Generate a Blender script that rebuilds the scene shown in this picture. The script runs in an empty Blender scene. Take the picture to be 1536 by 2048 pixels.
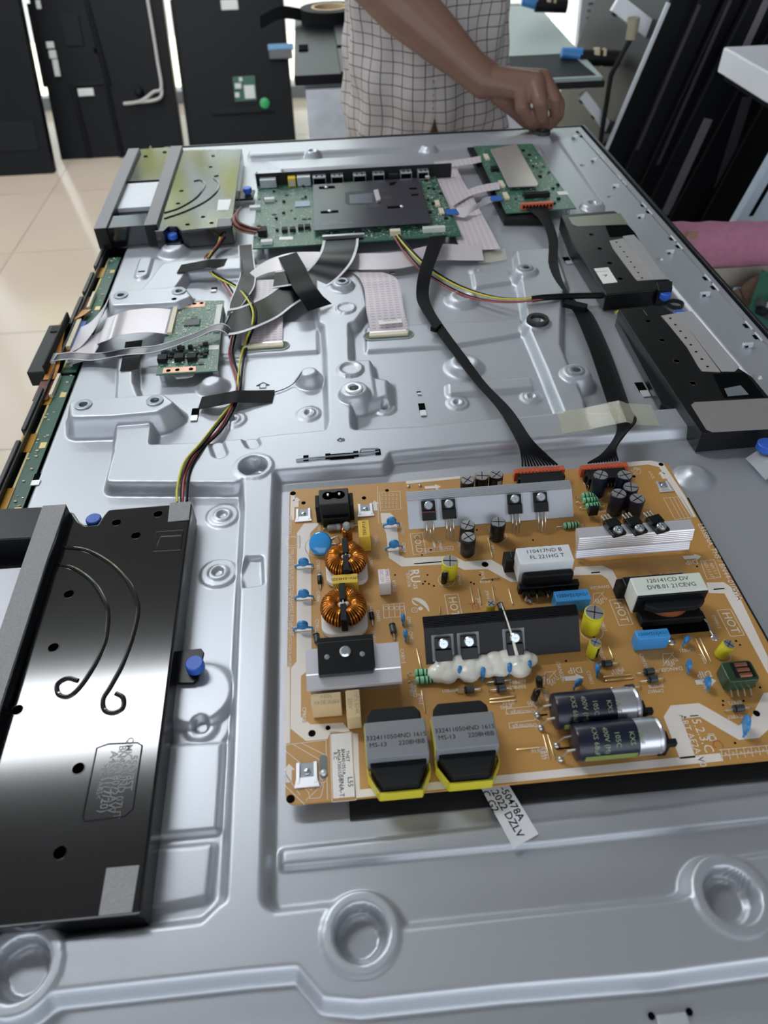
import bpy, bmesh, math, random
import numpy as np
from mathutils import Vector, Matrix
random.seed(7)
S = bpy.context.scene
COL = S.collection
PI = math.pi
LAMP = 19.0
# ------------------------------------------------------------------ camera
F, CX, CY, CAMH = 1440.0, 768.0, 1024.0, 0.3966
YAW, PITCH, ROLL = 0.06255341, 0.77755005, 0.03210907
_fw = Vector((math.sin(YAW)*math.cos(PITCH), math.cos(YAW)*math.cos(PITCH), -math.sin(PITCH)))
_rt = Vector((math.cos(YAW), -math.sin(YAW), 0))
_dn = _fw.cross(_rt)
_r2 = math.cos(ROLL)*_rt + math.sin(ROLL)*_dn
_d2 = -math.sin(ROLL)*_rt + math.cos(ROLL)*_dn
cd = bpy.data.cameras.new('camera'); cam = bpy.data.objects.new('camera', cd); COL.objects.link(cam)
cd.sensor_fit = 'HORIZONTAL'; cd.sensor_width = 36.0; cd.lens = F/1536*36.0
cd.clip_start = 0.01; cd.clip_end = 60
_m = Matrix.Identity(4)
for _i in range(3):
    _m[_i][0], _m[_i][1], _m[_i][2] = _r2[_i], -_d2[_i], -_fw[_i]
_m[2][3] = CAMH
cam.matrix_world = _m
cd.dof.use_dof = True; cd.dof.focus_distance = 0.56; cd.dof.aperture_fstop = 12.0
S.camera = cam
# the sheet metal of the set lies at z = 0, the shop floor at z = FLOOR
FLOOR = -0.78
CEIL = 2.05
def ray(px, py):
    return _r2*(px-CX) + _d2*(py-CY) + _fw*F
def at(px, py, z=0.0):
    d = ray(px, py); t = (z-CAMH)/d.z
    return Vector((d.x*t, d.y*t, z))
def aty(px, py, y):
    d = ray(px, py); t = y/d.y
    return Vector((d.x*t, y, CAMH+d.z*t))
# ------------------------------------------------------------------ view, world, lights
S.view_settings.view_transform = 'Standard'; S.view_settings.look = 'None'
S.view_settings.gamma = 1.0; S.view_settings.use_curve_mapping = False
S.view_settings.exposure = 0.42
S.cycles.use_denoising = True
S.cycles.max_bounces = 6
S.cycles.sample_clamp_indirect = 6
w = bpy.data.worlds.new('world'); S.world = w; w.use_nodes = True
_bg = w.node_tree.nodes['Background']
_bg.inputs[0].default_value = (0.86, 0.92, 1.0, 1); _bg.inputs[1].default_value = 1.7
def area(name, loc, rot, sx, sy, power, col=(1, 1, 1)):
    l = bpy.data.lights.new(name, 'AREA'); l.shape = 'RECTANGLE'; l.size = sx; l.size_y = sy
    l.energy = power; l.color = col
    o = bpy.data.objects.new(name, l); COL.objects.link(o); o.location = loc; o.rotation_euler = rot
    return o
# ------------------------------------------------------------------ materials
def lin(c):
    return tuple((v/12.92 if v <= 0.04045 else ((v+0.055)/1.055)**2.4) for v in c)
def hexc(h):
    return lin(tuple(int(h[i:i+2], 16)/255 for i in (0, 2, 4)))
MATS = {}
def mat(name, h, rough=0.5, metal=0.0, var=0.06, scale=60.0, bump=0.0, bscale=None, spec=0.5, alpha=1.0, trans=0.0, emit=0.0, coat=0.0):
    if name in MATS: return MATS[name]
    m = bpy.data.materials.new(name); m.use_nodes = True
    nt = m.node_tree; b = nt.nodes['Principled BSDF']
    c = hexc(h)
    b.inputs['Roughness'].default_value = rough; b.inputs['Metallic'].default_value = metal
    b.inputs['Specular IOR Level'].default_value = spec
    b.inputs['Alpha'].default_value = alpha; b.inputs['Transmission Weight'].default_value = trans
    b.inputs['Coat Weight'].default_value = coat
    b.inputs['Base Color'].default_value = (*c, 1)
    if var > 0 or bump > 0:
        tc = nt.nodes.new('ShaderNodeTexCoord')
        n = nt.nodes.new('ShaderNodeTexNoise'); n.inputs['Scale'].default_value = scale; n.inputs['Detail'].default_value = 3
        nt.links.new(tc.outputs['Object'], n.inputs['Vector'])
        if var > 0:
            r = nt.nodes.new('ShaderNodeMixRGB')
            r.inputs[1].default_value = (*[max(0, v*(1-var)) for v in c], 1)
            r.inputs[2].default_value = (*[min(1, v*(1+var)) for v in c], 1)
            nt.links.new(n.outputs['Fac'], r.inputs[0]); nt.links.new(r.outputs[0], b.inputs['Base Color'])
        if bump > 0:
            n2 = n
            if bscale:
                n2 = nt.nodes.new('ShaderNodeTexNoise'); n2.inputs['Scale'].default_value = bscale
                nt.links.new(tc.outputs['Object'], n2.inputs['Vector'])
            bp = nt.nodes.new('ShaderNodeBump'); bp.inputs['Strength'].default_value = bump; bp.inputs['Distance'].default_value = 0.001
            nt.links.new(n2.outputs['Fac'], bp.inputs['Height']); nt.links.new(bp.outputs[0], b.inputs['Normal'])
    if emit > 0:
        b.inputs['Emission Color'].default_value = (*c, 1); b.inputs['Emission Strength'].default_value = emit
    MATS[name] = m
    return m
# ------------------------------------------------------------------ object helpers
W = {}
def wm(o):
    return W.get(o.name, Matrix.Identity(4)) if o else Matrix.Identity(4)
def tag(o, label, cat=None, group=None, kind=None):
    if label: o['label'] = label
    if cat: o['category'] = cat
    if group: o['group'] = group
    if kind: o['kind'] = kind
    return o
def link(o, parent=None, loc=(0, 0, 0), rot=(0, 0, 0), mtx=None):
    COL.objects.link(o)
    M = mtx.copy() if mtx is not None else Matrix.Translation(Vector(loc)) @ (Matrix.Rotation(rot[2], 4, 'Z') @ Matrix.Rotation(rot[1], 4, 'Y') @ Matrix.Rotation(rot[0], 4, 'X'))
    if parent:
        o.parent = parent
        o.matrix_basis = wm(parent).inverted() @ M
    else:
        o.matrix_basis = M
    W[o.name] = M
    return o
def thing(name, label, cat, loc=(0, 0, 0), rot=(0, 0, 0), group=None, kind=None):
    o = bpy.data.objects.new(name, None); o.empty_display_size = 0.02
    link(o, None, loc, rot); tag(o, label, cat, group, kind)
    return o
def frame(o3, ax, ay):
    """matrix with origin o3, x along ax, y close to ay"""
    x = Vector(ax).normalized(); z = x.cross(Vector(ay)).normalized(); y = z.cross(x)
    M = Matrix.Identity(4)
    for i in range(3):
        M[i][0], M[i][1], M[i][2], M[i][3] = x[i], y[i], z[i], o3[i]
    return M
class MB:
    def __init__(s): s.v = []; s.f = []; s.mi = []; s.cur = 0
    def add(s, vs, fs, M=None):
        n = len(s.v)
        s.v += [tuple(M @ Vector(p)) if M is not None else tuple(p) for p in vs]
        s.f += [tuple(n+i for i in f) for f in fs]; s.mi += [s.cur]*len(fs)
        return s
    def m(s, i): s.cur = i; return s
    def box(s, x0, x1, y0, y1, z0, z1, M=None):
        return s.add([(x0, y0, z0), (x1, y0, z0), (x1, y1, z0), (x0, y1, z0), (x0, y0, z1), (x1, y0, z1), (x1, y1, z1), (x0, y1, z1)],
                     [(0, 3, 2, 1), (4, 5, 6, 7), (0, 1, 5, 4), (1, 2, 6, 5), (2, 3, 7, 6), (3, 0, 4, 7)], M)
    def prism(s, poly, z0, z1, M=None, top=None):
        """extrude a 2-D polygon (counter-clockwise); top: another polygon with the same count"""
        a = sum(poly[i][0]*poly[(i+1) % len(poly)][1]-poly[(i+1) % len(poly)][0]*poly[i][1] for i in range(len(poly)))
        tp = top or poly
        if a < 0: poly = poly[::-1]; tp = tp[::-1]
        n = len(poly)
        vs = [(p[0], p[1], z0) for p in poly]+[(p[0], p[1], z1) for p in tp]
        fs = [tuple(range(n-1, -1, -1)), tuple(range(n, 2*n))]+[(i, (i+1) % n, n+(i+1) % n, n+i) for i in range(n)]
        return s.add(vs, fs, M)
    def lathe(s, prof, n=20, M=None, cap=True):
        """prof: list of (r, z) from bottom to top, axis z"""
        vs = []; fs = []
        for r, z in prof:
            for i in range(n):
                a = 2*PI*i/n; vs.append((r*math.cos(a), r*math.sin(a), z))
        k = len(prof)
        for j in range(k-1):
            for i in range(n):
                fs.append((j*n+i, j*n+(i+1) % n, (j+1)*n+(i+1) % n, (j+1)*n+i))
        if cap:
            fs.append(tuple(range(n-1, -1, -1))); fs.append(tuple((k-1)*n+i for i in range(n)))
        return s.add(vs, fs, M)
    def cyl(s, p0, p1, r, n=12, r1=None):
        p0 = Vector(p0); p1 = Vector(p1); d = p1-p0
        q = d.to_track_quat('Z', 'Y').to_matrix().to_4x4(); q.translation = p0
        return s.lathe([(r, 0), (r if r1 is None else r1, d.length)], n, q)
    def tube(s, pts, r, n=6, closed=False):
        pts = [Vector(p) for p in pts]; k = len(pts); up = Vector((0, 0, 1)); vs = []; fs = []
        prev = None
        for i, p in enumerate(pts):
            a = pts[i-1] if i > 0 else (pts[-1] if closed else p); b = pts[i+1] if i < k-1 else (pts[0] if closed else p)
            t = (b-a).normalized() if (b-a).length > 1e-9 else Vector((0, 0, 1))
            if prev is None:
                u = t.cross(up if abs(t.z) < 0.9 else Vector((1, 0, 0))).normalized()
            else:
                u = (prev-t*prev.dot(t)).normalized()
            prev = u; v = t.cross(u)
            rr = r[i] if isinstance(r, (list, tuple)) else r
            for j in range(n):
                an = 2*PI*j/n; vs.append(p+u*rr*math.cos(an)+v*rr*math.sin(an))
        for i in range(k if closed else k-1):
            for j in range(n):
                i2 = (i+1) % k
                fs.append((i*n+j, i*n+(j+1) % n, i2*n+(j+1) % n, i2*n+j))
        if not closed:
            fs.append(tuple(range(n-1, -1, -1))); fs.append(tuple((k-1)*n+j for j in range(n)))
        return s.add(vs, fs)
    def ribbon(s, pts, wv, th=0.0004):
        """flat strip: centre points, width vectors (one or a list), thickness"""
        pts = [Vector(p) for p in pts]; k = len(pts)
        ws = [Vector(x) for x in wv] if isinstance(wv[0], (list, tuple, Vector)) else [Vector(wv)]*k
        vs = []; fs = []
        for i, p in enumerate(pts):
            a = pts[max(0, i-1)]; b = pts[min(k-1, i+1)]; t = (b-a).normalized(); wd = ws[i]
            nn = wd.cross(t); nn = nn.normalized()*th/2 if nn.length > 1e-9 else Vector((0, 0, th/2))
            vs += [p-wd/2-nn, p+wd/2-nn, p+wd/2+nn, p-wd/2+nn]
        for i in range(k-1):
            for j in range(4):
                fs.append((i*4+j, i*4+(j+1) % 4, i*4+4+(j+1) % 4, i*4+4+j))
        fs += [(3, 2, 1, 0), tuple(4*(k-1)+j for j in range(4))]
        return s.add(vs, fs)
    def torus(s, R, r, n=32, k=10, M=None, sz=1.0):
        vs = []; fs = []
        for i in range(n):
            a = 2*PI*i/n
            for j in range(k):
                b = 2*PI*j/k; q = R+r*math.cos(b)
                vs.append((q*math.cos(a), q*math.sin(a), r*sz*math.sin(b)))
        for i in range(n):
            for j in range(k):
                fs.append((i*k+j, ((i+1) % n)*k+j, ((i+1) % n)*k+(j+1) % k, i*k+(j+1) % k))
        return s.add(vs, fs, M)
    def ball(s, c, rx, ry=None, rz=None, n=14, k=8, M=None):
        ry = ry or rx; rz = rz or rx
        prof = []; vs = [(c[0], c[1], c[2]-rz)]; fs = []
        for j in range(1, k):
            a = -PI/2+PI*j/k
            for i in range(n):
                b = 2*PI*i/n
                vs.append((c[0]+rx*math.cos(a)*math.cos(b), c[1]+ry*math.cos(a)*math.sin(b), c[2]+rz*math.sin(a)))
        vs.append((c[0], c[1], c[2]+rz)); L = len(vs)-1
        for i in range(n): fs.append((0, 1+(i+1) % n, 1+i)); fs.append((L, L-n+i, L-n+(i+1) % n))
        for j in range(k-2):
            for i in range(n):
                a0 = 1+j*n+i; a1 = 1+j*n+(i+1) % n
                fs.append((a0, a1, a1+n, a0+n))
        return s.add(vs, fs, M)
    def text(s, body, size, M, ax='CENTER', ay='CENTER', ext=0.0, bold=0.0):
        v, f = text_geo(body, size, ax, ay, ext, bold)
        return s.add(v, f, M)
    def mesh(s, name, mats, smooth=40):
        me = bpy.data.meshes.new(name); me.from_pydata(s.v, [], s.f); me.update()
        for x in (mats if isinstance(mats, (list, tuple)) else [mats]): me.materials.append(x)
        if any(s.mi): me.polygons.foreach_set('material_index', s.mi)
        if smooth:
            me.shade_smooth(); me.set_sharp_from_angle(angle=math.radians(smooth))
        return me
    def build(s, name, mats, parent=None, loc=(0, 0, 0), rot=(0, 0, 0), smooth=40, bev=0.0, seg=2, mtx=None):
        o = bpy.data.objects.new(name, s.mesh(name, mats, smooth))
        link(o, parent, loc, rot, mtx)
        if bev: bevel(o, bev, seg)
        return o
def bevel(o, wdt, seg=2):
    b = o.modifiers.new('bevel', 'BEVEL'); b.width = wdt; b.segments = seg; b.limit_method = 'ANGLE'; b.angle_limit = math.radians(35)
    b.harden_normals = True
def inst(src, name, parent, loc=(0, 0, 0), rot=(0, 0, 0), mtx=None):
    """a further object on the same mesh data"""
    o = bpy.data.objects.new(name, src.data if hasattr(src, 'data') else src); link(o, parent, loc, rot, mtx)
    if hasattr(src, 'modifiers'):
        for md in src.modifiers:
            if md.type == 'BEVEL': bevel(o, md.width, md.segments)
    return o
_TXT = {}
def text_geo(body, size, ax, ay, ext, bold):
    key = (body, ax, ay, ext > 0, bold)
    if key not in _TXT:
        cu = bpy.data.curves.new('t', 'FONT'); cu.body = body; cu.size = 1.0; cu.align_x = ax; cu.align_y = ay
        cu.resolution_u = 2; cu.offset = bold
        o = bpy.data.objects.new('t', cu); me = bpy.data.meshes.new_from_object(o)
        _TXT[key] = ([tuple(v.co) for v in me.vertices], [tuple(p.vertices) for p in me.polygons])
        bpy.data.objects.remove(o); bpy.data.curves.remove(cu); bpy.data.meshes.remove(me)
    v, f = _TXT[key]
    return [(p[0]*size, p[1]*size, p[2]*size) for p in v], f
def rrect(x0, x1, y0, y1, r, n=4):
    pts = []
    for cx, cy, a0 in ((x1-r, y0+r, -PI/2), (x1-r, y1-r, 0), (x0+r, y1-r, PI/2), (x0+r, y0+r, PI)):
        for i in range(n+1):
            a = a0+PI/2*i/n; pts.append((cx+r*math.cos(a), cy+r*math.sin(a)))
    return pts
def spline(pts, n=8):
    """Catmull-Rom through 3-D points"""
    P = [Vector(p) for p in pts]; P = [2*P[0]-P[1]]+P+[2*P[-1]-P[-2]]; out = []
    for i in range(1, len(P)-2):
        for k in range(n):
            t = k/n; a, b, c, d = P[i-1], P[i], P[i+1], P[i+2]
            out.append(0.5*((2*b)+(c-a)*t+(2*a-5*b+4*c-d)*t*t+(3*b-a-3*c+d)*t**3))
    out.append(P[-2]); return out
# ================================================================== the place: floor, glazing, yard, ceiling
M_tile = mat('floor tile', 'c2b2a0', 0.14, var=0.05, scale=3.0, spec=0.5)
M_grout = mat('floor grout', 'a89c8c', 0.8)
M_white = mat('white paint', 'e4e4e2', 0.6, var=0.02)
M_plaster = mat('yard plaster', 'c3c6cc', 0.9, var=0.4, scale=9, bump=0.6, bscale=30)
fl = MB().box(-4, 4, -3, 9, FLOOR-0.05, FLOOR-0.003).build('floor', M_grout); tag(fl, 'beige tiled shop floor', kind='structure')
TS = 0.6
_tile = MB().box(-TS/2+0.0015, TS/2-0.0015, -TS/2+0.0015, TS/2-0.0015, -0.003, 0.0).mesh('floor_tile', M_tile, 0)
for i in range(-4, 3):
    for j in range(-1, 8):
        inst(_tile, 'floor_tile', fl, (-0.30+TS*i, 0.63+TS*j, FLOOR))
ce = MB().box(-4, 4, -3, 4.7, CEIL, CEIL+0.1).build('ceiling', mat('ceiling paint', '929394', 0.8, var=0.03)); tag(ce, 'white ceiling', kind='structure')
wl = MB().box(-4.1, -4, -3, 4.7, FLOOR, CEIL).build('wall_left', M_white); tag(wl, 'white left wall', kind='structure')
wr = MB().box(3.0, 3.1, -3, 4.7, FLOOR, CEIL).build('wall_right', mat('grey wall paint', '8e8f92', .7, var=.03)); tag(wr, 'grey right wall', kind='structure')
wk = MB().box(1.75, 3.0, 4.55, 4.65, FLOOR, CEIL).build('wall_back_added', mat('grey wall paint', '8e8f92', .7)); tag(wk, 'grey back wall added right of the glazing to cut daylight', kind='structure')  # unseen wall, added to block window light on the right side
# glazed back front
M_frame = mat('window frame paint', '8d9196', 0.5)
M_glass = bpy.data.materials.new('window glass'); M_glass.use_nodes = True
_n = M_glass.node_tree; _n.nodes.clear()
_o = _n.nodes.new('ShaderNodeOutputMaterial'); _mx = _n.nodes.new('ShaderNodeMixShader'); _tr = _n.nodes.new('ShaderNodeBsdfTransparent'); _gl = _n.nodes.new('ShaderNodeBsdfGlossy')
_gl.inputs['Roughness'].default_value = 0.02; _mx.inputs[0].default_value = 0.06
_tr.inputs[0].default_value = (0.93, 0.97, 0.96, 1)
_n.links.new(_tr.outputs[0], _mx.inputs[1]); _n.links.new(_gl.outputs[0], _mx.inputs[2]); _n.links.new(_mx.outputs[0], _o.inputs[0])
wn = thing('window_1', 'large glazed shop front behind the leaning sets', None, (0, 4.6, FLOOR), kind='structure')
fm = MB()
for x in (-3.95, -2.35, -1.15, 0.85, 1.72): fm.box(x-0.03, x+0.03, 4.57, 4.63, FLOOR, CEIL)
fm.box(-4, 1.75, 4.57, 4.63, CEIL-0.06, CEIL).box(-4, 1.75, 4.57, 4.63, FLOOR, FLOOR+0.06)
fm.build('window_frame', M_frame, wn)
for x0, x1 in ((-3.92, -2.38), (-2.32, -1.18), (-1.12, 0.82), (0.88, 1.69)):
    MB().box(x0, x1, 4.597, 4.603, FLOOR+0.06, CEIL-0.06).build('pane', M_glass, wn)
# daylight portals in the two openings of the room
for nm, lo, ro, sx, sy in (('window_portal', (-1.12, 4.56, (FLOOR+CEIL)/2), (-PI/2, 0, 0), 5.7, CEIL-FLOOR), ('shop_front_portal', (-0.5, -2.95, (FLOOR+CEIL)/2), (PI/2, 0, 0), 6.9, CEIL-FLOOR)):
    pl = area(nm, lo, ro, sx, sy, 1); pl.data.cycles.is_portal = True
# yard behind the glass
yw = MB().box(-6, 5, 6.3, 6.4, FLOOR-0.1, 0.45).build('yard_wall', M_plaster); tag(yw, 'rough pale plaster wall of the yard behind the glass', kind='structure')
yg = MB().box(-6, 5, 4.65, 6.3, FLOOR-0.1, FLOOR-0.02).build('yard_ground', mat('yard ground', '66686c', 0.9, var=0.3, scale=6, bump=.5, bscale=14)); tag(yg, 'pale concrete ground of the yard', kind='structure')
M_leaf = mat('yard leaves', 'd2d040', 0.6, var=0.4, scale=12)
def foliage(name, cx, cy, cz, rx, rz, n, parent):
    mb = MB(); rnd = random.Random(int(cx*100)+n)
    cl = [Vector((cx+rnd.uniform(-.8, .8)*rx, cy+rnd.uniform(-.3, .3), cz+rnd.uniform(-.85, .85)*rz)) for _ in range(12)]
    for _ in range(n):
        u = Vector((rnd.gauss(0, 1), rnd.gauss(0, 1), rnd.gauss(0, 1))).normalized()*rnd.uniform(0.3, 1)
        c = rnd.choice(cl)+u*.20; a = Vector((rnd.uniform(-1, 1), rnd.uniform(-1, 1), rnd.uniform(-1, 1))).normalized(); b = a.cross(Vector((rnd.uniform(-1, 1), 0.3, rnd.uniform(-1, 1)))).normalized()
        mb.add([c-a*0.09, c+b*0.04, c+a*0.09, c-b*0.04], [(0, 1, 2, 3)])
    o = mb.build(name, M_leaf, parent, smooth=0); tag(o, None, kind='stuff'); return o
for i, (x, rr) in enumerate(((-2.7, 0.62), (-1.3, 0.66), (0.1, 0.62), (1.5, 0.62))):
    sh = thing('yard_shrub', ['yellow green shrub above the yard wall behind the left wall panel', 'yellow green shrub above the yard wall behind the switch panel', 'yellow green shrub above the yard wall behind the worker', 'yellow green shrub above the yard wall at the right'][i], 'shrub', (x, 7.1, FLOOR), group='shrubs behind the yard wall')
    foliage('foliage', x, 7.1, 2.1, rr, 1.0, 380, sh)
    MB().tube([(x, 7.1, FLOOR), (x+0.05, 7.1, 0.2), (x-0.03, 7.1, 1.6)], [0.07, 0.05, 0.03], 8).build('stem', mat('bark', '5c4a38', 0.9), sh)
_sun = bpy.data.lights.new('sun', 'SUN'); _sun.energy = 32.0; _sun.angle = 0.01; _sun.color = (1, 0.98, 0.95)
_so = bpy.data.objects.new('sun', _sun); COL.objects.link(_so)
_so.rotation_euler = Vector((0.85, 0.06, -0.52)).to_track_quat('-Z', 'Y').to_euler()
# fluorescent fittings under the ceiling
_lampM = bpy.data.materials.new('fluorescent tube'); _lampM.use_nodes = True
_b = _lampM.node_tree.nodes['Principled BSDF']; _b.inputs['Emission Color'].default_value = (0.92, 0.96, 1.0, 1); _b.inputs['Emission Strength'].default_value = LAMP
for i, (x, y, rz, lb) in enumerate((
        (-1.08, 1.45, 0.0, 'ceiling light with two glowing panels above the near left speaker box'),
        (-0.42, 3.45, 0.0, 'ceiling light with two glowing panels above the worker'),
        (-2.60, 3.10, 0.0, 'extra ceiling light with two glowing panels, added above the leaning sets at the left'))):  # this last lamp is an extra, added to light from the far left
    t = thing('ceiling_light', lb, 'lamp', (x, y, CEIL), (0, 0, rz), group='fluorescent ceiling lights')
    MB().box(-0.64, 0.64, -0.18, 0.18, -0.05, 0).build('housing', M_white, t, (x, y, CEIL), bev=0.004)
    for s in (-1, 1):
        MB().box(-0.6, 0.6, s*0.08-0.072, s*0.08+0.072, -0.056, -0.05).build('diffuser', _lampM, t, (x, y, CEIL))
# ================================================================== the open television set: pressed steel back plate
M_steel = mat('galvanised steel', 'b5b9c0', 0.40, metal=0.52, var=0.03, scale=900)
M_bezel = mat('black bezel plastic', '17181a', 0.35, var=0.1)
X0, X1, Y0, Y1 = -0.262, 0.437, 0.035, 1.292
tv = thing('television_chassis', 'open television lying face down, grey pressed steel back with ribs and holes', 'television', (0.08, 0.66, -0.018))
gx = np.linspace(X0, X1, 560)
gy = [Y0]
while gy[-1] < Y1: gy.append(gy[-1]+0.00105+0.00155*max(0, gy[-1]-0.1))
gy = np.array(gy); gy[-1] = Y1
GX, GY = np.meshgrid(gx, gy)
H = np.zeros_like(GX)
def P2(pts, z): return [(v.x, v.y) for v in (at(a, b, z) for a, b in pts)]
def dpoly(poly):
    d = np.full(GX.shape, 1e9); s = np.ones(GX.shape); n = len(poly)
    for i in range(n):
        ax, ay = poly[i]; bx, by = poly[i-1]
        ex, ey = bx-ax, by-ay; wx, wy = GX-ax, GY-ay
        t = np.clip((wx*ex+wy*ey)/(ex*ex+ey*ey), 0, 1)
        d = np.minimum(d, (wx-ex*t)**2+(wy-ey*t)**2)
        c1 = GY >= ay; c2 = GY < by; c3 = ex*wy > ey*wx
        fl_ = (c1 & c2 & c3) | (~c1 & ~c2 & ~c3)
        s = np.where(fl_, -s, s)
    return s*np.sqrt(d)
def dseg(a, b, r):
    ex, ey = b[0]-a[0], b[1]-a[1]; wx, wy = GX-a[0], GY-a[1]
    t = np.clip((wx*ex+wy*ey)/max(1e-12, ex*ex+ey*ey), 0, 1)
    return np.sqrt((wx-ex*t)**2+(wy-ey*t)**2)-r
def dcirc(c, r): return np.sqrt((GX-c[0])**2+(GY-c[1])**2)-r
def smin(ds, k=0.004):
    out = ds[0]
    for d in ds[1:]:
        h = np.clip(0.5+0.5*(d-out)/k, 0, 1); out = d*(1-h)+out*h-k*h*(1-h)
    return out
def prof(d, w_):
    t = np.clip(1-d/w_, 0, 1); return t*t*(3-2*t)
def raise_(d, h, w_):
    global H
    H = np.maximum(H, h*prof(d, w_))
def carve(d, z, w_):
    global H
    p = prof(d, w_); H = H*(1-p)+z*p
def dp(pts, z=0.011, r=0.0): return dpoly(P2(pts, z))-r
RH = 0.011
# --- the connected rails
rails = [
    dp([(487, 925), (545, 925), (541, 1013), (535, 1224), (526, 1500), (518, 1830), (455, 1830), (470, 1500), (481, 1224), (491, 1013)]),
    dp([(227, 955), (234, 925), (246, 885), (285, 897), (420, 891), (600, 872), (640, 868), (730, 866), (860, 858), (1120, 833), (1260, 830), (1380, 822), (1560, 806), (1560, 832), (1420, 842), (1211, 857), (900, 884), (770, 897), (759, 916), (542, 932), (480, 950), (468, 956)], r=.0045),
    dp([(240, 770), (263, 770), (300, 850), (292, 905), (232, 895), (235, 850)]),
    dp([(648, 620), (694, 620), (696, 700), (700, 850), (712, 880), (650, 880), (660, 840), (655, 700)]),
    dp([(640, 548), (712, 545), (724, 610), (702, 640), (648, 640)], r=0.004),
    dp([(668, 726), (735, 722), (745, 790), (705, 800)], r=0.002),
    dp([(1036, 500), (1108, 496), (1130, 560), (1120, 600), (1118, 690), (1165, 800), (1172, 850), (1142, 850), (1095, 735), (1062, 660), (1046, 560)]),
    dp([(240, 700), (262, 700), (262, 790), (238, 790)]),
    dp([(275, 590), (300, 560), (325, 528), (350, 522), (480, 514), (480, 535), (372, 540), (340, 585)]),
    dp([(-60, 1905), (287, 1862), (403, 1848), (440, 1812), (500, 1805), (547, 1829), (677, 1815), (718, 1799), (764, 1812), (806, 1862), (1000, 1841), (1363, 1804), (1394, 1786), (1412, 1746), (1440, 1728), (1488, 1722), (1560, 1710), (1960, 1650), (1960, 1840), (1560, 1908), (1314, 1941), (1000, 1966), (720, 1996), (650, 1990), (597, 1927), (480, 1937), (110, 1978), (40, 2010), (-60, 2010)]),
]
raise_(smin(rails), RH, 0.0065)
# pan edges and low steps
raise_(dp([(568, 1704), (860, 1672), (1349, 1616), (1560, 1590), (1960, 1540), (1960, 1574), (1560, 1626), (1100, 1676), (568, 1724)], 0.004), 0.0035, 0.004)
raise_(dp([(340, 1494), (440, 1488), (430, 1654), (320, 1664)], 0.003), 0.0028, 0.004)
raise_(dp([(315, 1702), (420, 1692), (410, 1790), (300, 1812)], 0.003), 0.0028, 0.004)
raise_(dp([(395, 655), (632, 640), (634, 700), (395, 716)], 0.003), 0.003, 0.003)
raise_(dp([(735, 655), (900, 645), (1040, 640), (1046, 665), (900, 690), (735, 700)], 0.003), 0.003, 0.003)
raise_(dp([(900, 768), (1058, 756), (1063, 772), (902, 784)], 0.004, 0.001), 0.004, 0.004)
raise_(dp([(948, 545), (1015, 538), (1022, 560), (953, 570)], 0.004), 0.003, 0.004)
raise_(dp([(535, 322), (900, 300), (1075, 288), (1082, 300), (905, 318), (560, 336)], 0.006), 0.005, 0.006)
raise_(dp([(500, 300), (1090, 268), (1100, 276), (500, 309)], 0.008), 0.008, 0.006)
raise_(dp([(1112, 270), (1165, 275), (1560, 720), (1560, 820), (1210, 410)], 0.003), 0.0025, 0.004)
raise_(dp([(515, 340), (560, 337), (570, 375), (525, 378)], 0.006), 0.005, 0.006)
# bars and bosses that carry the mounting rings
for pts, z in ((((228, 585), (360, 576), (372, 592), (352, 600), (300, 603), (232, 606)), 0.019),
               (((150, 806), (318, 793), (335, 806), (312, 818), (225, 826), (152, 828)), 0.019)):
    raise_(dp(pts, z, 0.003), z, 0.012)
for px, py, z, r, w_ in ((685, 563, 0.017, 0.010, 0.008), (708, 777, 0.018, 0.011, 0.010), (1153, 741, 0.016, 0.011, 0.010), (1053, 536, 0.015, 0.011, 0.009), (1075, 642, 0.013, 0.012, 0.008),
                         (423, 760, 0.009, 0.006, 0.012), (618, 742, 0.012, 0.006, 0.010), (1395, 940, 0.009, 0.004, 0.014), (930, 722, 0.008, 0.012, 0.009), (925, 590, 0.007, 0.012, 0.009), (700, 735, 0.0135, 0.012, 0.003), (691, 613, 0.0135, 0.010, 0.003),
                         (395, 1385, 0.006, 0.020, 0.006), (625, 300, 0.012, 0.008, 0.007), (858, 290, 0.013, 0.009, 0.009), (1186, 405, 0.007, 0.013, 0.005), (345, 492, 0.009, 0.010, 0.012), (390, 605, 0.008, 0.006, 0.007)):
    c = at(px, py, z); raise_(dcirc(c, r), z, w_)
raise_(dp([(735, 755), (770, 760), (772, 790), (735, 800)], 0.010), 0.010, 0.010)
for px, py in ((700, 735), (691, 613)):
    c = at(px, py, 0.0135); carve(dcirc(c, 0.008), 0.0118, 0.0016)
# shallow ring bosses on the pan, each with a screw hole
for px, py, R in ((617, 826, .0100), (467, 838, .0105), (770, 815, .0092), (915, 805, .0092), (1063, 793, .0092), (445, 1030, .0118), (437, 1145, .0125), (403, 1453, .0170), (1165, 333, .009), (1220, 396, .009), (1318, 520, .010), (1513, 757, .011), (952, 542, .007)):
    c = at(px, py, 0.0012); d = np.sqrt((GX-c.x)**2+(GY-c.y)**2)
    raise_(d-R, 0.0012, 0.0016); raise_(d-R*0.48, 0.0024, R*0.35)
    carve(d-R*0.22, -0.004, 0.0014)
c = at(930, 722, 0.008); carve(dcirc(c, 0.0065), 0.0066, 0.002)
c = at(925, 590, 0.007); carve(dcirc(c, 0.0070), 0.0058, 0.002)
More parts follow.
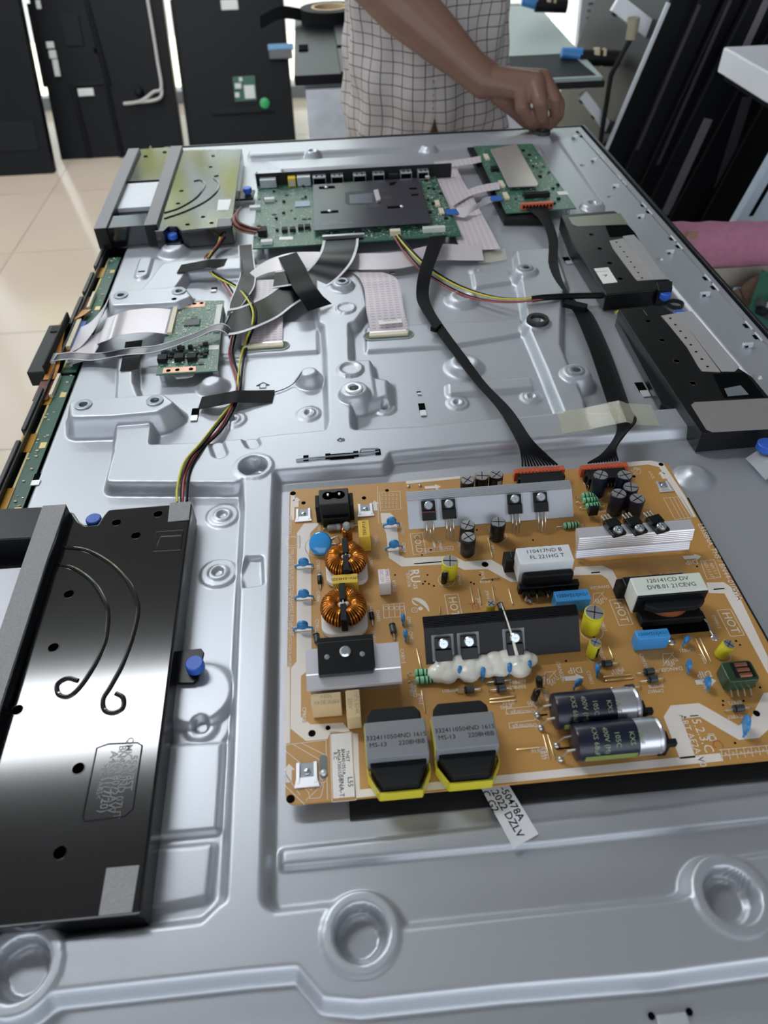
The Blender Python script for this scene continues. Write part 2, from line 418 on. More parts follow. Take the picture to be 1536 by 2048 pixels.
# deep round holes in the rails
for px, py, R in ((507, 933, .0105), (40, 1937, .0130), (722, 1866, .0122), (1463, 1790, .0125)):
    c = at(px, py, RH); d = np.sqrt((GX-c.x)**2+(GY-c.y)**2)
    raise_(d-R*1.5, RH+0.0012, 0.004); carve(d-R*0.92, 0.002, 0.0022); carve(d-R*0.66, -0.003, 0.0016)
for px, py, z in ((708, 775, .018), (242, 590, .019), (358, 582, .019), (167, 809, .019), (310, 801, .019), (685, 562, .017), (1153, 741, .016), (1053, 536, .015), (1075, 642, .013), (625, 300, .012), (1186, 405, .007), (1085, 268, .008)):
    c = at(px, py, z); carve(dcirc(c, 0.0040), z-0.013, 0.0014)
# pocket and dents
carve(dp([(497, 1117), (520, 1117), (522, 1165), (490, 1170), (482, 1148)], RH), 0.0075, 0.0030)
for a, b in (((432, 884), (440, 905)), ((500, 876), (506, 886))):
    pa, pb = at(*a, RH), at(*b, RH); carve(dseg(pa, pb, 0.004), 0.007, 0.004)
raise_(dseg(at(291, 518, .004), at(282, 547, .004), .0065), .004, .003)
# screen-side fold: the sheet rolls down at its long and far edges
ed = np.minimum(np.minimum(GX-X0, X1-GX), Y1-GY)
H = np.where(ed < 0.003, H-(0.003-np.clip(ed, 0, 0.003))*1.2, H)
ny, nx = GX.shape
co = np.stack([GX, GY, H], -1).reshape(-1, 3)
# skirt so that the sheet has thickness at its rim
rim = [j for j in range(nx)]+[i*nx+nx-1 for i in range(1, ny)]+[(ny-1)*nx+j for j in range(nx-2, -1, -1)]+[i*nx for i in range(ny-2, 0, -1)]
sk = co[rim].copy(); sk[:, 2] = -0.011
co2 = np.vstack([co, sk]); base = len(co)
idx = np.arange(ny*nx).reshape(ny, nx)
q = np.stack([idx[:-1, :-1], idx[:-1, 1:], idx[1:, 1:], idx[1:, :-1]], -1).reshape(-1, 4)
rm = np.array(rim); nr = len(rm); k = np.arange(nr)
qs = np.stack([rm, base+k, base+(k+1) % nr, np.roll(rm, -1)], -1)
q = np.vstack([q, qs])
me = bpy.data.meshes.new('back_plate')
me.vertices.add(len(co2)); me.vertices.foreach_set('co', co2.astype(np.float32).ravel())
me.loops.add(q.size); me.loops.foreach_set('vertex_index', q.astype(np.int32).ravel())
me.polygons.add(len(q)); me.polygons.foreach_set('loop_start', np.arange(0, q.size, 4, dtype=np.int32))
me.update(calc_edges=True); me.validate()
me.materials.append(M_steel); me.shade_smooth()
link(bpy.data.objects.new('back_plate', me), tv)
def hz(p):
    """height of the sheet at a point"""
    j = int(np.clip(np.searchsorted(gx, p[0]), 0, nx-1)); i = int(np.clip(np.searchsorted(gy, p[1]), 0, ny-1))
    return float(H[i, j])
def on(px, py, dz=0.0):
    """the point of the sheet seen at a pixel"""
    z = 0.0
    for _ in range(4):
        p = at(px, py, z); z = hz(p)
    p.z = z+dz
    return p
# the display panel below the sheet and its black rim
MB().box(X0-0.022, X1+0.006, Y0-0.004, Y1+0.004, -0.018, -0.0105).build('display_panel', M_bezel, tv, bev=0.001)
MB().box(X1+0.001, X1+0.005, Y0, Y1+0.004, -0.011, 0.0012).box(X0, X1+0.005, Y1+0.0005, Y1+0.004, -0.011, 0.001).build('outer_rim', M_bezel, tv, bev=0.0006)
# rings round the mounting holes
M_ringg = mat('grey mounting ring', '8f969c', 0.4, metal=0.5); M_ringk = mat('black rubber ring', '1c1d1f', 0.55)
def ring(px, py, z, R, r, hgt, m, nm):
    c = at(px, py, z)
    MB().lathe([(r, 0), (R, 0), (R, hgt*0.7), (R-0.0006, hgt), (r+0.0006, hgt), (r, hgt*0.7), (r, 0)], 28, cap=False).build(nm, m, tv, c)
for px, py, z in ((242, 591, .019), (358, 583, .019), (167, 810, .019), (310, 802, .019), (685, 563, .017), (1153, 741, .016), (1053, 536, .015)):
    ring(px, py, z, 0.0078, 0.0038, 0.0012, M_ringg, 'mounting_ring')
ring(708, 777, .018, 0.0082, 0.0045, 0.0016, mat('pale mounting ring', 'e6e8ea', 0.3, metal=0.4), 'mounting_ring')
for px, py, z in ((1075, 643, .013),): ring(px, py, z, 0.0115, 0.0072, 0.004, M_ringk, 'rubber_ring')
ring(1085, 268, .008, 0.0125, 0.0075, 0.005, M_ringk, 'rubber_ring')
# arrows stamped into the sheet
M_mark = mat('stamped line', '7c8389', 0.5, metal=0.4)
def outline(pts2, px, py, sc, lw=0.0005):
    c = on(px, py, 0.0003); mb = MB(); n = len(pts2)
    mb.tube([(p[0]*sc, p[1]*sc, 0) for p in pts2], lw, 4, True)
    mb.build('stamped_arrow', M_mark, tv, c)
outline([(-.5, -.6), (.5, -.6), (.5, .1), (1, .1), (0, .9), (-1, .1), (-.5, .1)], 526, 772, 0.0062)
outline([(.9, -.35), (0, -.35), (0, -.8), (-1, 0), (0, .8), (0, .35), (.9, .35)], 682, 880, 0.0032)
# hooks, tabs and slots punched from the sheet
M_slot = mat('dark punched slot', '08090a', 1.0, var=0, spec=0.05)
M_tab = mat('punched tab', 'd9dde2', 0.35, metal=0.5)
for px, py, sx, sy in ((845, 820, .003, .010), (1285, 780, .004, .012), (838, 787, .002, .003), (390, 830, .0035, .010), (428, 580, .0035, .006), (1135, 522, .004, .010), (75, 960, .004, .008), (785, 547, .003, .004), (218, 525, .003, .005)):
    c = on(px, py, 0.0002)
    MB().box(-sx, sx, -sy*0.3, sy, 0, 0.0002).build('slot', M_slot, tv, c)
    MB().box(-sx*0.9, sx*0.9, -sy, -sy*0.2, 0.0003, 0.0014).build('punched_tab', M_tab, tv, c, bev=0.0003)
for px, py in ((291, 517), (283, 543)):
    MB().box(-.004, .004, -.0012, .0012, 0, .0003).build('slot', M_slot, tv, on(px, py, .0002))
# clips along the right edge
for i in range(9):
    f = i/8
    for du, kx in ((0.0, 0.006), (0.022, 0.006)):
        y = 1.262-0.105*i-du
        x = 0.4215
        MB().box(-.003, .003, -.004, .004, 0, .0003).build('slot', M_slot, tv, (x, y, hz((x, y))+.0002))
        MB().cyl((x+0.001, y-0.009, 0), (x+0.001, y+0.006, 0), 0.0011, 8).build('edge_wire', M_tab, tv, (0, 0, hz((x, y))+0.0016))
    y = 1.225-0.105*i; x = 0.405
    MB().box(-.004, .0, -.003, .003, 0, .003).box(-.004, .004, -.003, -.001, .0, .0055).build('edge_hook', M_tab, tv, (x, y, hz((x, y))), bev=0.0004)
# wire clip and slots at the head of the power pan
for px, dx in ((612, .0022), (656, .0022), (712, .0022), (756, .0022)):
    c = on(px, 917-(px-612)*0.085, 0.0003)
    MB().box(-dx, dx, -.0035, .0035, 0, .0003).build('slot', M_slot, tv, c)
c = on(684, 913, .0003); MB().box(-.010, .010, -.0035, .0035, 0, .0003).build('slot', M_slot, tv, c)
pa, pb = on(592, 922, .0012), on(758, 905, .0012)
MB().tube([pa, on(640, 917, .0012), on(700, 912, .0014), pb, on(757, 900, .0014), on(722, 902, .0016), on(720, 908, .0012)], 0.0008, 8).build('wire_clip', mat('wire steel', '9aa0a6', 0.3, metal=0.9), tv)

c = on(1345, 2044, .0004); MB().box(-.007, .007, -.004, .003, 0, .0016).build('punched_tab', M_tab, tv, c, bev=.0006)
for s_ in (-1, 1): MB().lathe([(.0016, 0), (.0016, .0004)], 12).build('slot', M_slot, tv, c+Vector((s_*.0088, .003, 0)))
# ================================================================== power supply board
ZB = 0.0105
def b(px, py, h=0.0): return at(px, py, ZB+h)
M_pcb = mat('phenolic board', 'bb8c4c', 0.42, var=0.07, scale=25, spec=0.5)
M_edge = mat('board core', 'd9b987', 0.6)
M_silk = mat('white print', 'e2dad2', 0.55, var=0.03)
M_orange = mat('orange print', 'b0682c', 0.5)
M_k = mat('black moulding', '0e0f11', 0.35, var=0.1, spec=.35); M_k2 = mat('matt black', '131416', 0.6, spec=.25)
M_tin = mat('tinned wire', 'cfcac0', 0.25, metal=0.9); M_gold = mat('tin jumper', 'e0c79a', 0.3, metal=0.8)
M_al = mat('aluminium', 'c3c6ce', 0.38, metal=0.7, var=0.03); M_alw = mat('bright aluminium', 'e6e6ec', 0.32, metal=0.6, var=0.02)
M_hsk = mat('black anodised', '121316', 0.38, metal=0.1, spec=.3); M_screw = mat('screw zinc', 'c8d0d6', 0.25, metal=0.9)
M_blue = mat('blue epoxy', '2a7fbe', 0.22, var=0.05, spec=0.6); M_boxblue = mat('blue box plastic', '3d93d6', 0.35)
M_yel = mat('yellow box plastic', 'd8b43c', 0.35); M_beige = mat('beige box plastic', 'cbb389', 0.45); M_whb = mat('white box plastic', 'dcd8d6', 0.4)
M_copper = mat('enamelled copper', 'b06a20', 0.25, metal=0.75, var=0.2, scale=200); M_copd = mat('coil core', '3a1e0a', 0.5)
M_wpl = mat('white plastic', 'e6e4e0', 0.4); M_grn = mat('green resistor', '86cfa4', 0.4); M_sleeve = mat('black sleeve', '15161a', 0.28, var=0.15, scale=300); M_sleeveb = mat('navy sleeve', '10162a', 0.3)
M_ysl = mat('yellow sleeve', 'd6cd2e', 0.3); M_glue = mat('white silicone', 'e8e6da', 0.22, var=0.02, spec=0.6); M_grey = mat('grey ferrite tape', '7b7e82', 0.42); M_wht = mat('pale core tape', 'd5dade', 0.4); M_cream = mat('cream core tape', 'd6dbd2', 0.4)
M_ink = mat('dark print', '16171a', 0.7, var=0, spec=.1); M_yt = mat('yellow tape', 'd0c433', 0.35); M_red = mat('orange plug', 'c4583a', 0.4); M_clear = mat('clear film', 'dfe6ea', 0.12, alpha=0.2, var=0); M_pink = mat('pink print', 'c97a86', 0.6, var=0)
M_dk = mat('hole shade', '0d0906', 1.0, var=0, spec=0.05); M_slv = mat('bare can', 'c4c6cc', 0.28, metal=0.8); M_olive = mat('olive stripe', '7c8a4a', 0.35)
TL, TR, BL, BR = b(578, 981), b(1333, 923), b(572, 1611), b(1536, 1519)
bx0, bx1 = (TL.x+BL.x)/2, (TR.x+b(1499, 1220).x)/2
by1, by0 = (TL.y+TR.y)/2, (BL.y+BR.y)/2
psu = thing('power_board', 'orange brown power supply circuit board crowded with coils, capacitors and heat sinks', 'circuit board', ((bx0+bx1)/2, (by0+by1)/2, 0.0))
MB().prism(rrect(bx0, bx1, by0, by1, 0.005), ZB-0.0016, ZB).build('board', [M_pcb], psu)
for x, y in ((bx0+.007, by0+.007), (bx0+.007, by1-.007), (bx1-.007, by0+.007), (bx1-.007, by1-.007), ((bx0+bx1)/2, by0+.01)):
    MB().lathe([(.0035, 0), (.0035, ZB-.0016)], 12).build('standoff', M_tab, psu, (x, y, 0.0))
# ---- printed marks (one flat print layer)
sk = MB(); LZ = ZB+0.00012
def silk(pts, z=LZ):
    poly = [(v.x, v.y) for v in (at(a, c, z) for a, c in pts)]
    ar = sum(poly[i-1][0]*poly[i][1]-poly[i][0]*poly[i-1][1] for i in range(len(poly)))
    if ar < 0: poly.reverse()
    sk.add([(p[0], p[1], z) for p in poly], [tuple(range(len(poly)))])
def sline(pts, wd=0.00035, closed=False):
    P = [at(a, c, LZ) for a, c in pts]
    if closed: P.append(P[0])
    for p, q in zip(P, P[1:]):
        d = (q-p); n = Vector((-d.y, d.x, 0)).normalized()*wd/2
        sk.add([p-n, q-n, q+n, p+n], [(0, 1, 2, 3)])
def stext(s, px, py, size, ang=0.0, bold=0.0, z=None):
    p = at(px, py, z or LZ)
    sk.text(s, size, Matrix.Translation(p) @ Matrix.Rotation(ang, 4, 'Z'), bold=bold)
DN, UD = -PI/2, PI
silk([(608, 1047), (640, 1046), (621, 1066), (620, 1092), (617, 1112), (622, 1130), (623, 1298), (612, 1344), (602, 1352), (602, 1434), (622, 1449), (686, 1445), (700, 1462), (660, 1466), (655, 1478), (612, 1482), (581, 1457), (582, 1336), (593, 1323), (594, 1066)])
silk([(569, 1334), (580, 1333), (580, 1486), (568, 1488)])
silk([(706, 1467), (716, 1467), (720, 1579), (1440, 1506), (1446, 1522), (711, 1596)])
silk([(761, 1026), (781, 1026), (792, 1038), (797, 1080), (798, 1110), (810, 1116), (905, 1111), (930, 1123), (982, 1119), (1036, 1150), (1040, 1165), (1022, 1164), (975, 1138), (928, 1140), (905, 1128), (803, 1133), (778, 1116), (772, 1066), (763, 1044)])
silk([(1150, 1134), (1204, 1131), (1225, 1140), (1256, 1200), (1229, 1184), (1215, 1158), (1202, 1149), (1145, 1151)])
silk([(1413, 1165), (1447, 1164), (1473, 1181), (1536, 1314), (1536, 1348), (1449, 1187), (1418, 1186)])
silk([(1327, 1434), (1341, 1411), (1398, 1406), (1477, 1451), (1500, 1440), (1527, 1386), (1545, 1384), (1545, 1452), (1518, 1476), (1478, 1480), (1400, 1434), (1364, 1437), (1391, 1515), (1360, 1518)])
silk([(1238, 925), (1300, 921), (1326, 926), (1370, 992), (1392, 1034), (1384, 1035), (1318, 934), (1296, 929), (1250, 934)])
silk([(812, 962), (920, 952), (920, 957), (812, 968)])
silk([(582, 985), (590, 984), (588, 1040), (580, 1040)])
def arrow(px, py, ang, L=0.012, wd=0.0032):
    p = at(px, py, LZ); M = Matrix.Translation(p) @ Matrix.Rotation(ang, 4, 'Z')
    sk.add([(-L/2, -wd/2, 0), (L*.15, -wd/2, 0), (L*.15, wd/2, 0), (-L/2, wd/2, 0)], [(0, 1, 2, 3)], M)
    sk.add([(L*.15, -wd, 0), (L/2, 0, 0), (L*.15, wd, 0)], [(0, 1, 2)], M)
for px, py in ((593, 1004), (750, 1011), (578, 1546)): arrow(px, py, PI/2, 0.011)
arrow(1325, 950, PI/2, 0.009)
for px, py in ((1147, 1356), (1412, 1363), (1385, 1114), (866, 974)): arrow(px, py, 0, 0.013)
for px, py in ((1150, 1340), (1408, 1348), (1383, 1124), (868, 982)): stext('DIP', px, py, 0.0062, UD)
for px, py, s in ((907, 1213, 'HOT'), (1242, 1224, 'HOT'), (1461, 1245, 'HOT'), (836, 1087, 'COLD')):
    stext(s, px, py, 0.0078 if s == 'HOT' else 0.0066, DN)
    c = at(px, py, LZ); hw, hl = 0.0046, (0.0105 if s == 'HOT' else 0.0105)
    q = [(c.x-hw, c.y-hl), (c.x+hw, c.y-hl), (c.x+hw, c.y+hl), (c.x-hw, c.y+hl)]
    for i in range(4):
        p0 = Vector((*q[i], LZ)); p1 = Vector((*q[(i+1) % 4], LZ)); d = p1-p0; n = Vector((-d.y, d.x, 0)).normalized()*.0002
        sk.add([p0-n, p1-n, p1+n, p0+n], [(0, 1, 2, 3)])
stext('L55S8NA_THS / BN44-01051A', 1438, 1120, 0.0056, DN-0.02)
stext('c', 822, 1143, .006, DN); stext('RU', 829, 1152, .0095, DN, 0.02); stext('us', 832, 1172, .006, DN); stext('E301536', 817, 1160, .0036, DN)
# swoosh emblem with ringed letter
sp = [at(825+8*math.cos(t)*1.0, 1203+2*t, LZ) for t in (0,)]
def curve_band(pts, ws):
    P = spline([at(a, c, LZ) for a, c in pts], 5); n = len(P)
    for i in range(n-1):
        w0 = np.interp(i/(n-1), np.linspace(0, 1, len(ws)), ws); w1 = np.interp((i+1)/(n-1), np.linspace(0, 1, len(ws)), ws)
        d = P[i+1]-P[i]; nn = Vector((-d.y, d.x, 0)).normalized()
        sk.add([P[i]-nn*w0/2, P[i+1]-nn*w1/2, P[i+1]+nn*w1/2, P[i]+nn*w0/2], [(0, 1, 2, 3)])
curve_band([(824, 1198), (835, 1199), (846, 1205), (854, 1214), (858, 1223)], [.0006, .003, .0035, .002, .0005])
curve_band([(824, 1200), (828, 1207), (836, 1211)], [.0005, .0015, .0005])
def sring(px, py, R, wd=.0004, n=20):
    c = at(px, py, LZ); P = [c+Vector((R*math.cos(2*PI*i/n), R*math.sin(2*PI*i/n), 0)) for i in range(n+1)]; Q = [c+Vector(((R-wd)*math.cos(2*PI*i/n), (R-wd)*math.sin(2*PI*i/n), 0)) for i in range(n+1)]
    for i in range(n): sk.add([Q[i], P[i], P[i+1], Q[i+1]], [(0, 1, 2, 3)])
sring(829, 1220, .0022); sring(841, 1217, .0016, .0015); stext('c', 829, 1220, .003, UD)
# danger hands
def hand(px, py, sc, ang):
    c = at(px, py, LZ); M = Matrix.Translation(c) @ Matrix.Rotation(ang, 4, 'Z')
    pts = [(-1, -.8), (-1.1, .1), (-1.6, .7), (-1.3, .9), (-.7, .4), (-.7, 1.5), (-.45, 1.5), (-.35, .6), (-.2, 1.8), (.05, 1.8), (.1, .6), (.35, 1.6), (.6, 1.5), (.45, .5), (.85, 1.1), (1.05, 1.0), (.75, -.2), (.5, -.8)]
    P = [M @ Vector((x*sc, y*sc, 0)) for x, y in pts]; P.append(P[0])
    P2_ = [M @ Vector((-1.5*sc, -1.0*sc, 0)), M @ Vector((1.4*sc, 1.6*sc, 0))]
    for L in (P, P2_):
        for p, q in zip(L, L[1:]):
            d = q-p; n = Vector((-d.y, d.x, 0)).normalized()*.00016
            sk.add([p-n, q-n, q+n, p+n], [(0, 1, 2, 3)])
for px, py, a in ((1098, 1352, UD), (1195, 1193, UD), (1335, 1315, UD)): hand(px, py, .0036, a)
stext('DANGER', 1121, 1344, .0036, DN); stext('DANGER', 1199, 1174, .0034, UD); stext('DANGER', 1342, 1338, .0036, UD)
hand(633, 1585, .0038, 0); hand(1275, 943, .003, 0); stext('Lock', 643, 1556, .0042, DN); stext('LOCK', 1303, 950, .0034, DN)
for a, c in (((568, 1490), (652, 1480)), ((652, 1480), (655, 1600)), ((583, 1487), (640, 1520)), ((603, 1486), (650, 1510)), ((569, 1500), (605, 1530)), ((569, 1545), (600, 1590)), ((569, 1570), (610, 1610))): sline([a, c])
sline([(660, 1464), (704, 1464), (712, 1600), (664, 1604)], closed=True)
stext('FOR CONTINUED PROTECTION AGAINST RISK OF FIRE', 584, 1180, .0031, DN); stext('REPLACE ONLY WITH SAME TYPE AND RATINGS OF FUSE', 578.5, 1180, .0026, DN)
stext('ATTENTION', 580, 1050, .0034, DN)
stext('THE HIGH VOLTAGE IS APPLIED', 580, 1287, .0026, DN)
sring(585, 1083, .0046, .0003)
sline([(573, 1073), (600, 1072), (600, 1095), (573, 1096)], closed=True)
for i in range(4):
    for j in range(5): stext('110', 764+7.2*j, 989+8*i, .0020, DN)
sline([(759, 985), (800, 982), (802, 1018), (761, 1021)], closed=True)
sline([(755, 972), (757, 1047)]); sline([(766, 1210), (808, 1206), (811, 1232), (768, 1236)], closed=True)
for x in (777, 788, 799): sline([(x, 1209), (x+2, 1235)])
for x in (772, 783, 794, 804): sring(x, 1216, .0017, .0003)
stext('VAMP : 12.7V', 876, 1098, .0036, UD); sline([(848, 1097), (905, 1092), (907, 1100), (850, 1105)], closed=True); arrow(868, 1088, PI/2, .006, .0015)
sline([(1327, 996), (1363, 993), (1386, 1034), (1350, 1039)], closed=True)
for k in range(3): sline([(1339+8*k, 995), (1362+8*k, 1037)])
sline([(1401, 1122), (1428, 1119), (1442, 1154), (1414, 1158)], closed=True); stext('2021.11.17', 1416, 1138, .0034, DN); stext('REV 1.1', 1427, 1137, .0032, DN)
stext('15.2.3.C', 1402, 1465, .0075, DN); stext('ART AE2A-V0', 1385, 1480, .0055, DN); stext('C', 1424, 1475, .006, DN); sline([(1416, 1468), (1427, 1467), (1431, 1480), (1420, 1482)], closed=True)
sline([(1438, 1500), (1545, 1490)]); sline([(1440, 1512), (1545, 1500)])
for k in range(7): sline([(1442+15*k, 1500-1.4*k), (1446+15*k, 1521-2*k)]); stext('V', 1452+15*k, 1508-1.5*k, .0035, UD)
for px, py, s, a in ((1030, 1420, 'Discharge +', UD), (1036, 1448, 'Discharge -', UD)):
    stext(s, px+10, py+4, .0036, a)
    sline([(px-18, py-2), (px+34, py-8), (px+34, py-12), (px+44, py-4), (px+36, py+8), (px+35, py+4), (px-17, py+9)], closed=True)
for s, px, py, a in (('CY805', 636, 1130, DN), ('CY806', 636, 1193, DN), ('CY801', 634, 1250, DN), ('CY803', 805, 1060, DN), ('CY804', 808, 1095, DN), ('FP801', 638, 1058, DN), ('RT801S', 788, 1172, DN), ('CX802', 752, 1080, DN), ('LX801', 742, 1125, DN),
                      ('DA801', 756, 1232, DN), ('CM819', 818, 1245, DN), ('CM821', 822, 1275, DN), ('BD801S', 748, 1275, DN), ('CX801S', 805, 1312, DN), ('CP801S', 608, 1430, DN), ('BP807', 822, 1380, DN), ('BP802', 829, 1382, DN), ('JP853', 841, 1398, DN), ('JP844', 1017, 1405, UD), ('JP845', 1012, 1414, UD), ('BBP801', 900, 1381, UD), ('BBP803', 1035, 1374, UD), ('BBP804', 1035, 1363, UD), ('CP801C', 1045, 1347, UD),
                      ('BP805', 1068, 1405, UD), ('BP806', 1092, 1390, DN), ('JP838', 1075, 1500, UD), ('JP832', 1092, 1505, DN), ('JP833', 1085, 1507, DN), ('JP813', 1236, 1340, UD), ('JP814', 1235, 1347, UD), ('CM813', 1206, 1250, DN), ('CM814S', 1203, 1305, DN), ('BM808', 1312, 1372, UD), ('CM975S', 1287, 1322, DN), ('CM921', 1373, 1300, UD), ('JP803', 1407, 1318, DN), ('TM901S', 1432, 1243, DN),
                      ('CM801', 1180, 1355, DN), ('BP872', 1470, 1405, UD), ('CY807', 1470, 1433, UD), ('DM807', 1311, 1382, UD), ('JP870', 965, 1150, DN), ('JP811', 985, 1098, DN), ('JP810', 958, 1205, DN), ('JP816', 975, 1190, DN), ('JP838', 970, 1163, UD), ('QP802', 880, 1090, DN), ('QP803', 918, 1090, DN), ('CS807', 980, 1060, DN), ('CM811', 918, 1160, DN), ('T-POWER', 1210, 1022, UD), ('CM904', 1408, 1370, DN)):
    stext(s, px, py, .0033, a)
for px, py, R in ((936, 1102, .0062), (997, 1072, .0062), (1201, 985, .0062), (1236, 1020, .0064), (1273, 1030, .0064), (1183, 1262, .0075), (1188, 1313, .0046), (1447, 1312, .0046), (893, 1160, .006), (640, 1092, .011)): sring(px, py, R, .0003)
for px, py in ((607, 1135), (607, 1197), (605, 1260), (783, 1053), (788, 1100)):
    sline([(px-17, py-6), (px+19, py-7), (px+17, py+2), (px-15, py+4)], closed=True)
sk.build('silkscreen_print', M_silk, psu, smooth=0)
ok = MB(); sk2, sk = sk, ok
for s, px, py, a in (('EL', 948, 1212, UD), ('EL', 782, 1560, DN), ('C', 1434, 1488, DN)): stext(s, px, py, .0085, a)
sline([(770, 1545), (800, 1542), (803, 1572), (773, 1576)], .0004, True)
ok.build('orange_print', M_orange, psu, smooth=0)
# ---- holes
def hole(px, py, R=.0016):
    MB().lathe([(R, 0), (R, .0002)], 16).build('hole', M_dk, psu, b(px, py))
for px, py, R in ((586, 987, .0023), (581, 1598, .0024), (1322, 929, .002), (624, 1467, .0022), (656, 1456, .0015), (607, 1006, .0017), (728, 996, .0017), (970, 1129, .0024), (774, 981, .0015), (1513, 1427, .002), (1268, 953, .0013)): hole(px, py, R)
_rh = random.Random(3)
hm = MB()
for px, py in [(844, 1110), (862, 1100), (855, 1150), (850, 1163), (858, 1168), (868, 1172), (846, 1168), (960, 1150), (985, 1160), (948, 1168), (942, 1165), (790, 1150), (1075, 1320), (1132, 1322), (1188, 1275), (1195, 1290), (1472, 1282), (1480, 1290), (1512, 1352), (1509, 1372), (1520, 1375), (1446, 1402), (1446, 1410), (1487, 1402), (1470, 1486), (954, 1060), (1066, 1080), (1180, 960), (1394, 1133)]:
    hm.lathe([(.0007, 0), (.0007, .0002)], 8, Matrix.Translation(b(px, py)))
hm.build('via_holes', M_dk, psu)
for px0, px1, py in ((828, 885, 1128), (1182, 1200, 1146), (1427, 1449, 1179), (1074, 1095, 1431), (1112, 1140, 1498)):
    p, q = b(px0, py), b(px1, py-(px1-px0)*.07)
    MB().box(p.x, q.x, p.y-.0005, p.y+.0005, ZB, ZB+.0002).build('slot', M_dk, psu)
p, q = b(1279, 1243), b(1424, 1262)
MB().box(p.x, q.x, q.y, p.y+.004, ZB, ZB+.0002).build('cutout', M_dk, psu)
p = b(647, 1530)
MB().prism([(x+p.x, y+p.y) for x, y in rrect(-.0022, .0022, -.008, .006, .0021)], ZB, ZB+.0002).build('locking_slot', mat('slot floor', '6d7378', 0.5), psu)
MB().ball((p.x, p.y-.005, ZB+.0008), .002, .002, .0016).build('locking_pin', M_tab, psu)
# ---- helpers for parts
def rect_top(TLp, TRp, BRp, BLp, h):
    q = [b(*c, h) for c in (TLp, TRp, BRp, BLp)]
    return (q[0].x+q[3].x)/2, (q[1].x+q[2].x)/2, (q[2].y+q[3].y)/2, (q[0].y+q[1].y)/2
def ptext(parent, s, x, y, z, size, ang=0.0, m=None, name='lettering', bold=0.0):
    return MB().text(s, size, Matrix.Identity(4), bold=bold).build(name, m or M_ink, parent, (x, y, z+.0001), (0, 0, ang), smooth=0)
def boxcap(TLp, TRp, BRp, BLp, h, m, name='box_capacitor', txt=None, ang=UD, size=.003, ink=None, lab=None):
    x0, x1, y0, y1 = rect_top(TLp, TRp, BRp, BLp, h)
    o = MB().box(x0, x1, y0, y1, ZB+.0006, ZB+h).build(name, m, psu, bev=.0006)
    if lab: o['label'] = lab
    if txt:
        for i, t in enumerate(txt.split('|')):
            n = len(txt.split('|')); off = ((n-1)/2-i)*size*1.15
            dx, dy = (-math.sin(ang)*off, math.cos(ang)*off)
            ptext(o, t, (x0+x1)/2+dx, (y0+y1)/2+dy, ZB+h, size, ang, ink)
    return o
boxcap((715, 1041), (738, 1039), (741, 1072), (718, 1075), .016, M_yel, txt='0.1uF.K52', ang=DN, size=.0034)
boxcap((664, 1150), (715, 1146), (717, 1164), (665, 1168), .014, M_yel, txt='275V~334K52S', ang=UD, size=.0030)
boxcap((756, 1139), (779, 1136), (782, 1165), (758, 1169), .013, M_whb, name='relay', txt='OMR-112|DC 12V', ang=DN, size=.0032, ink=M_pink)
boxcap((622, 1388), (681, 1383), (683, 1407), (622, 1414), .014, M_beige, txt='MPX 824K|305V', ang=UD, size=.0034, ink=mat('faded print', '9c8a68', .6))
boxcap((690, 1380), (719, 1377), (722, 1432), (694, 1437), .014, M_beige, txt='MPX 824K|305V', ang=DN, size=.0034, ink=mat('faded print', '9c8a68', .6))
boxcap((1113, 1182), (1177, 1177), (1181, 1196), (1108, 1207), .012, M_boxblue, txt='1250V223JXG1', ang=0, size=.0034)
boxcap((1277, 1261), (1335, 1255), (1341, 1271), (1269, 1282), .013, M_boxblue, txt='1250V223JXG1', ang=0, size=.0030)
# electrolytic cans
def can_proto(r, h, sl, stripe=None):
    bd = MB().lathe([(r*.92, .0004), (r, .0010), (r, h*.86), (r*.93, h*.89), (r*.93, h*.91), (r, h*.94), (r, h*.985), (r*.93, h)], 24).mesh('can_capacitor', sl)
    tp = MB()
    tp.lathe([(r*.90, h-.0001), (r*.90, h+.0003)], 24)
    tp2 = MB()
    for a in (0.4, 0.4+PI/2): tp2.box(-r*.85, r*.85, -r*.05, r*.05, h+.0003, h+.0005, Matrix.Rotation(a, 4, 'Z'))
    st = MB(); n = 6
    for i in range(n):
        a0, a1 = -.35+.7*i/n, -.35+.7*(i+1)/n
        st.add([(r*1.01*math.cos(a0), r*1.01*math.sin(a0), .002), (r*1.01*math.cos(a1), r*1.01*math.sin(a1), .002), (r*1.01*math.cos(a1), r*1.01*math.sin(a1), h*.85), (r*1.01*math.cos(a0), r*1.01*math.sin(a0), h*.85)], [(0, 1, 2, 3)])
    return bd, tp.mesh('vent_top', M_slv), tp2.mesh('vent_score', M_ink), st.mesh('polarity_stripe', stripe or M_wht)
CAN = {'k': can_proto(.0053, .017, M_sleeve), 'n': can_proto(.0056, .020, M_sleeveb), 'y': can_proto(.0056, .016, M_ysl, M_k2), 'Y': can_proto(.0062, .018, M_ysl, M_k2), 's': can_proto(.0031, .008, M_ysl, M_k2), 'm': can_proto(.0036, .014, M_ysl, M_k2), 't': can_proto(.0038, .012, M_ysl, M_k2)}
HGT = {'k': .017, 'n': .020, 'y': .016, 'Y': .018, 's': .008, 'm': .014, 't': .012}
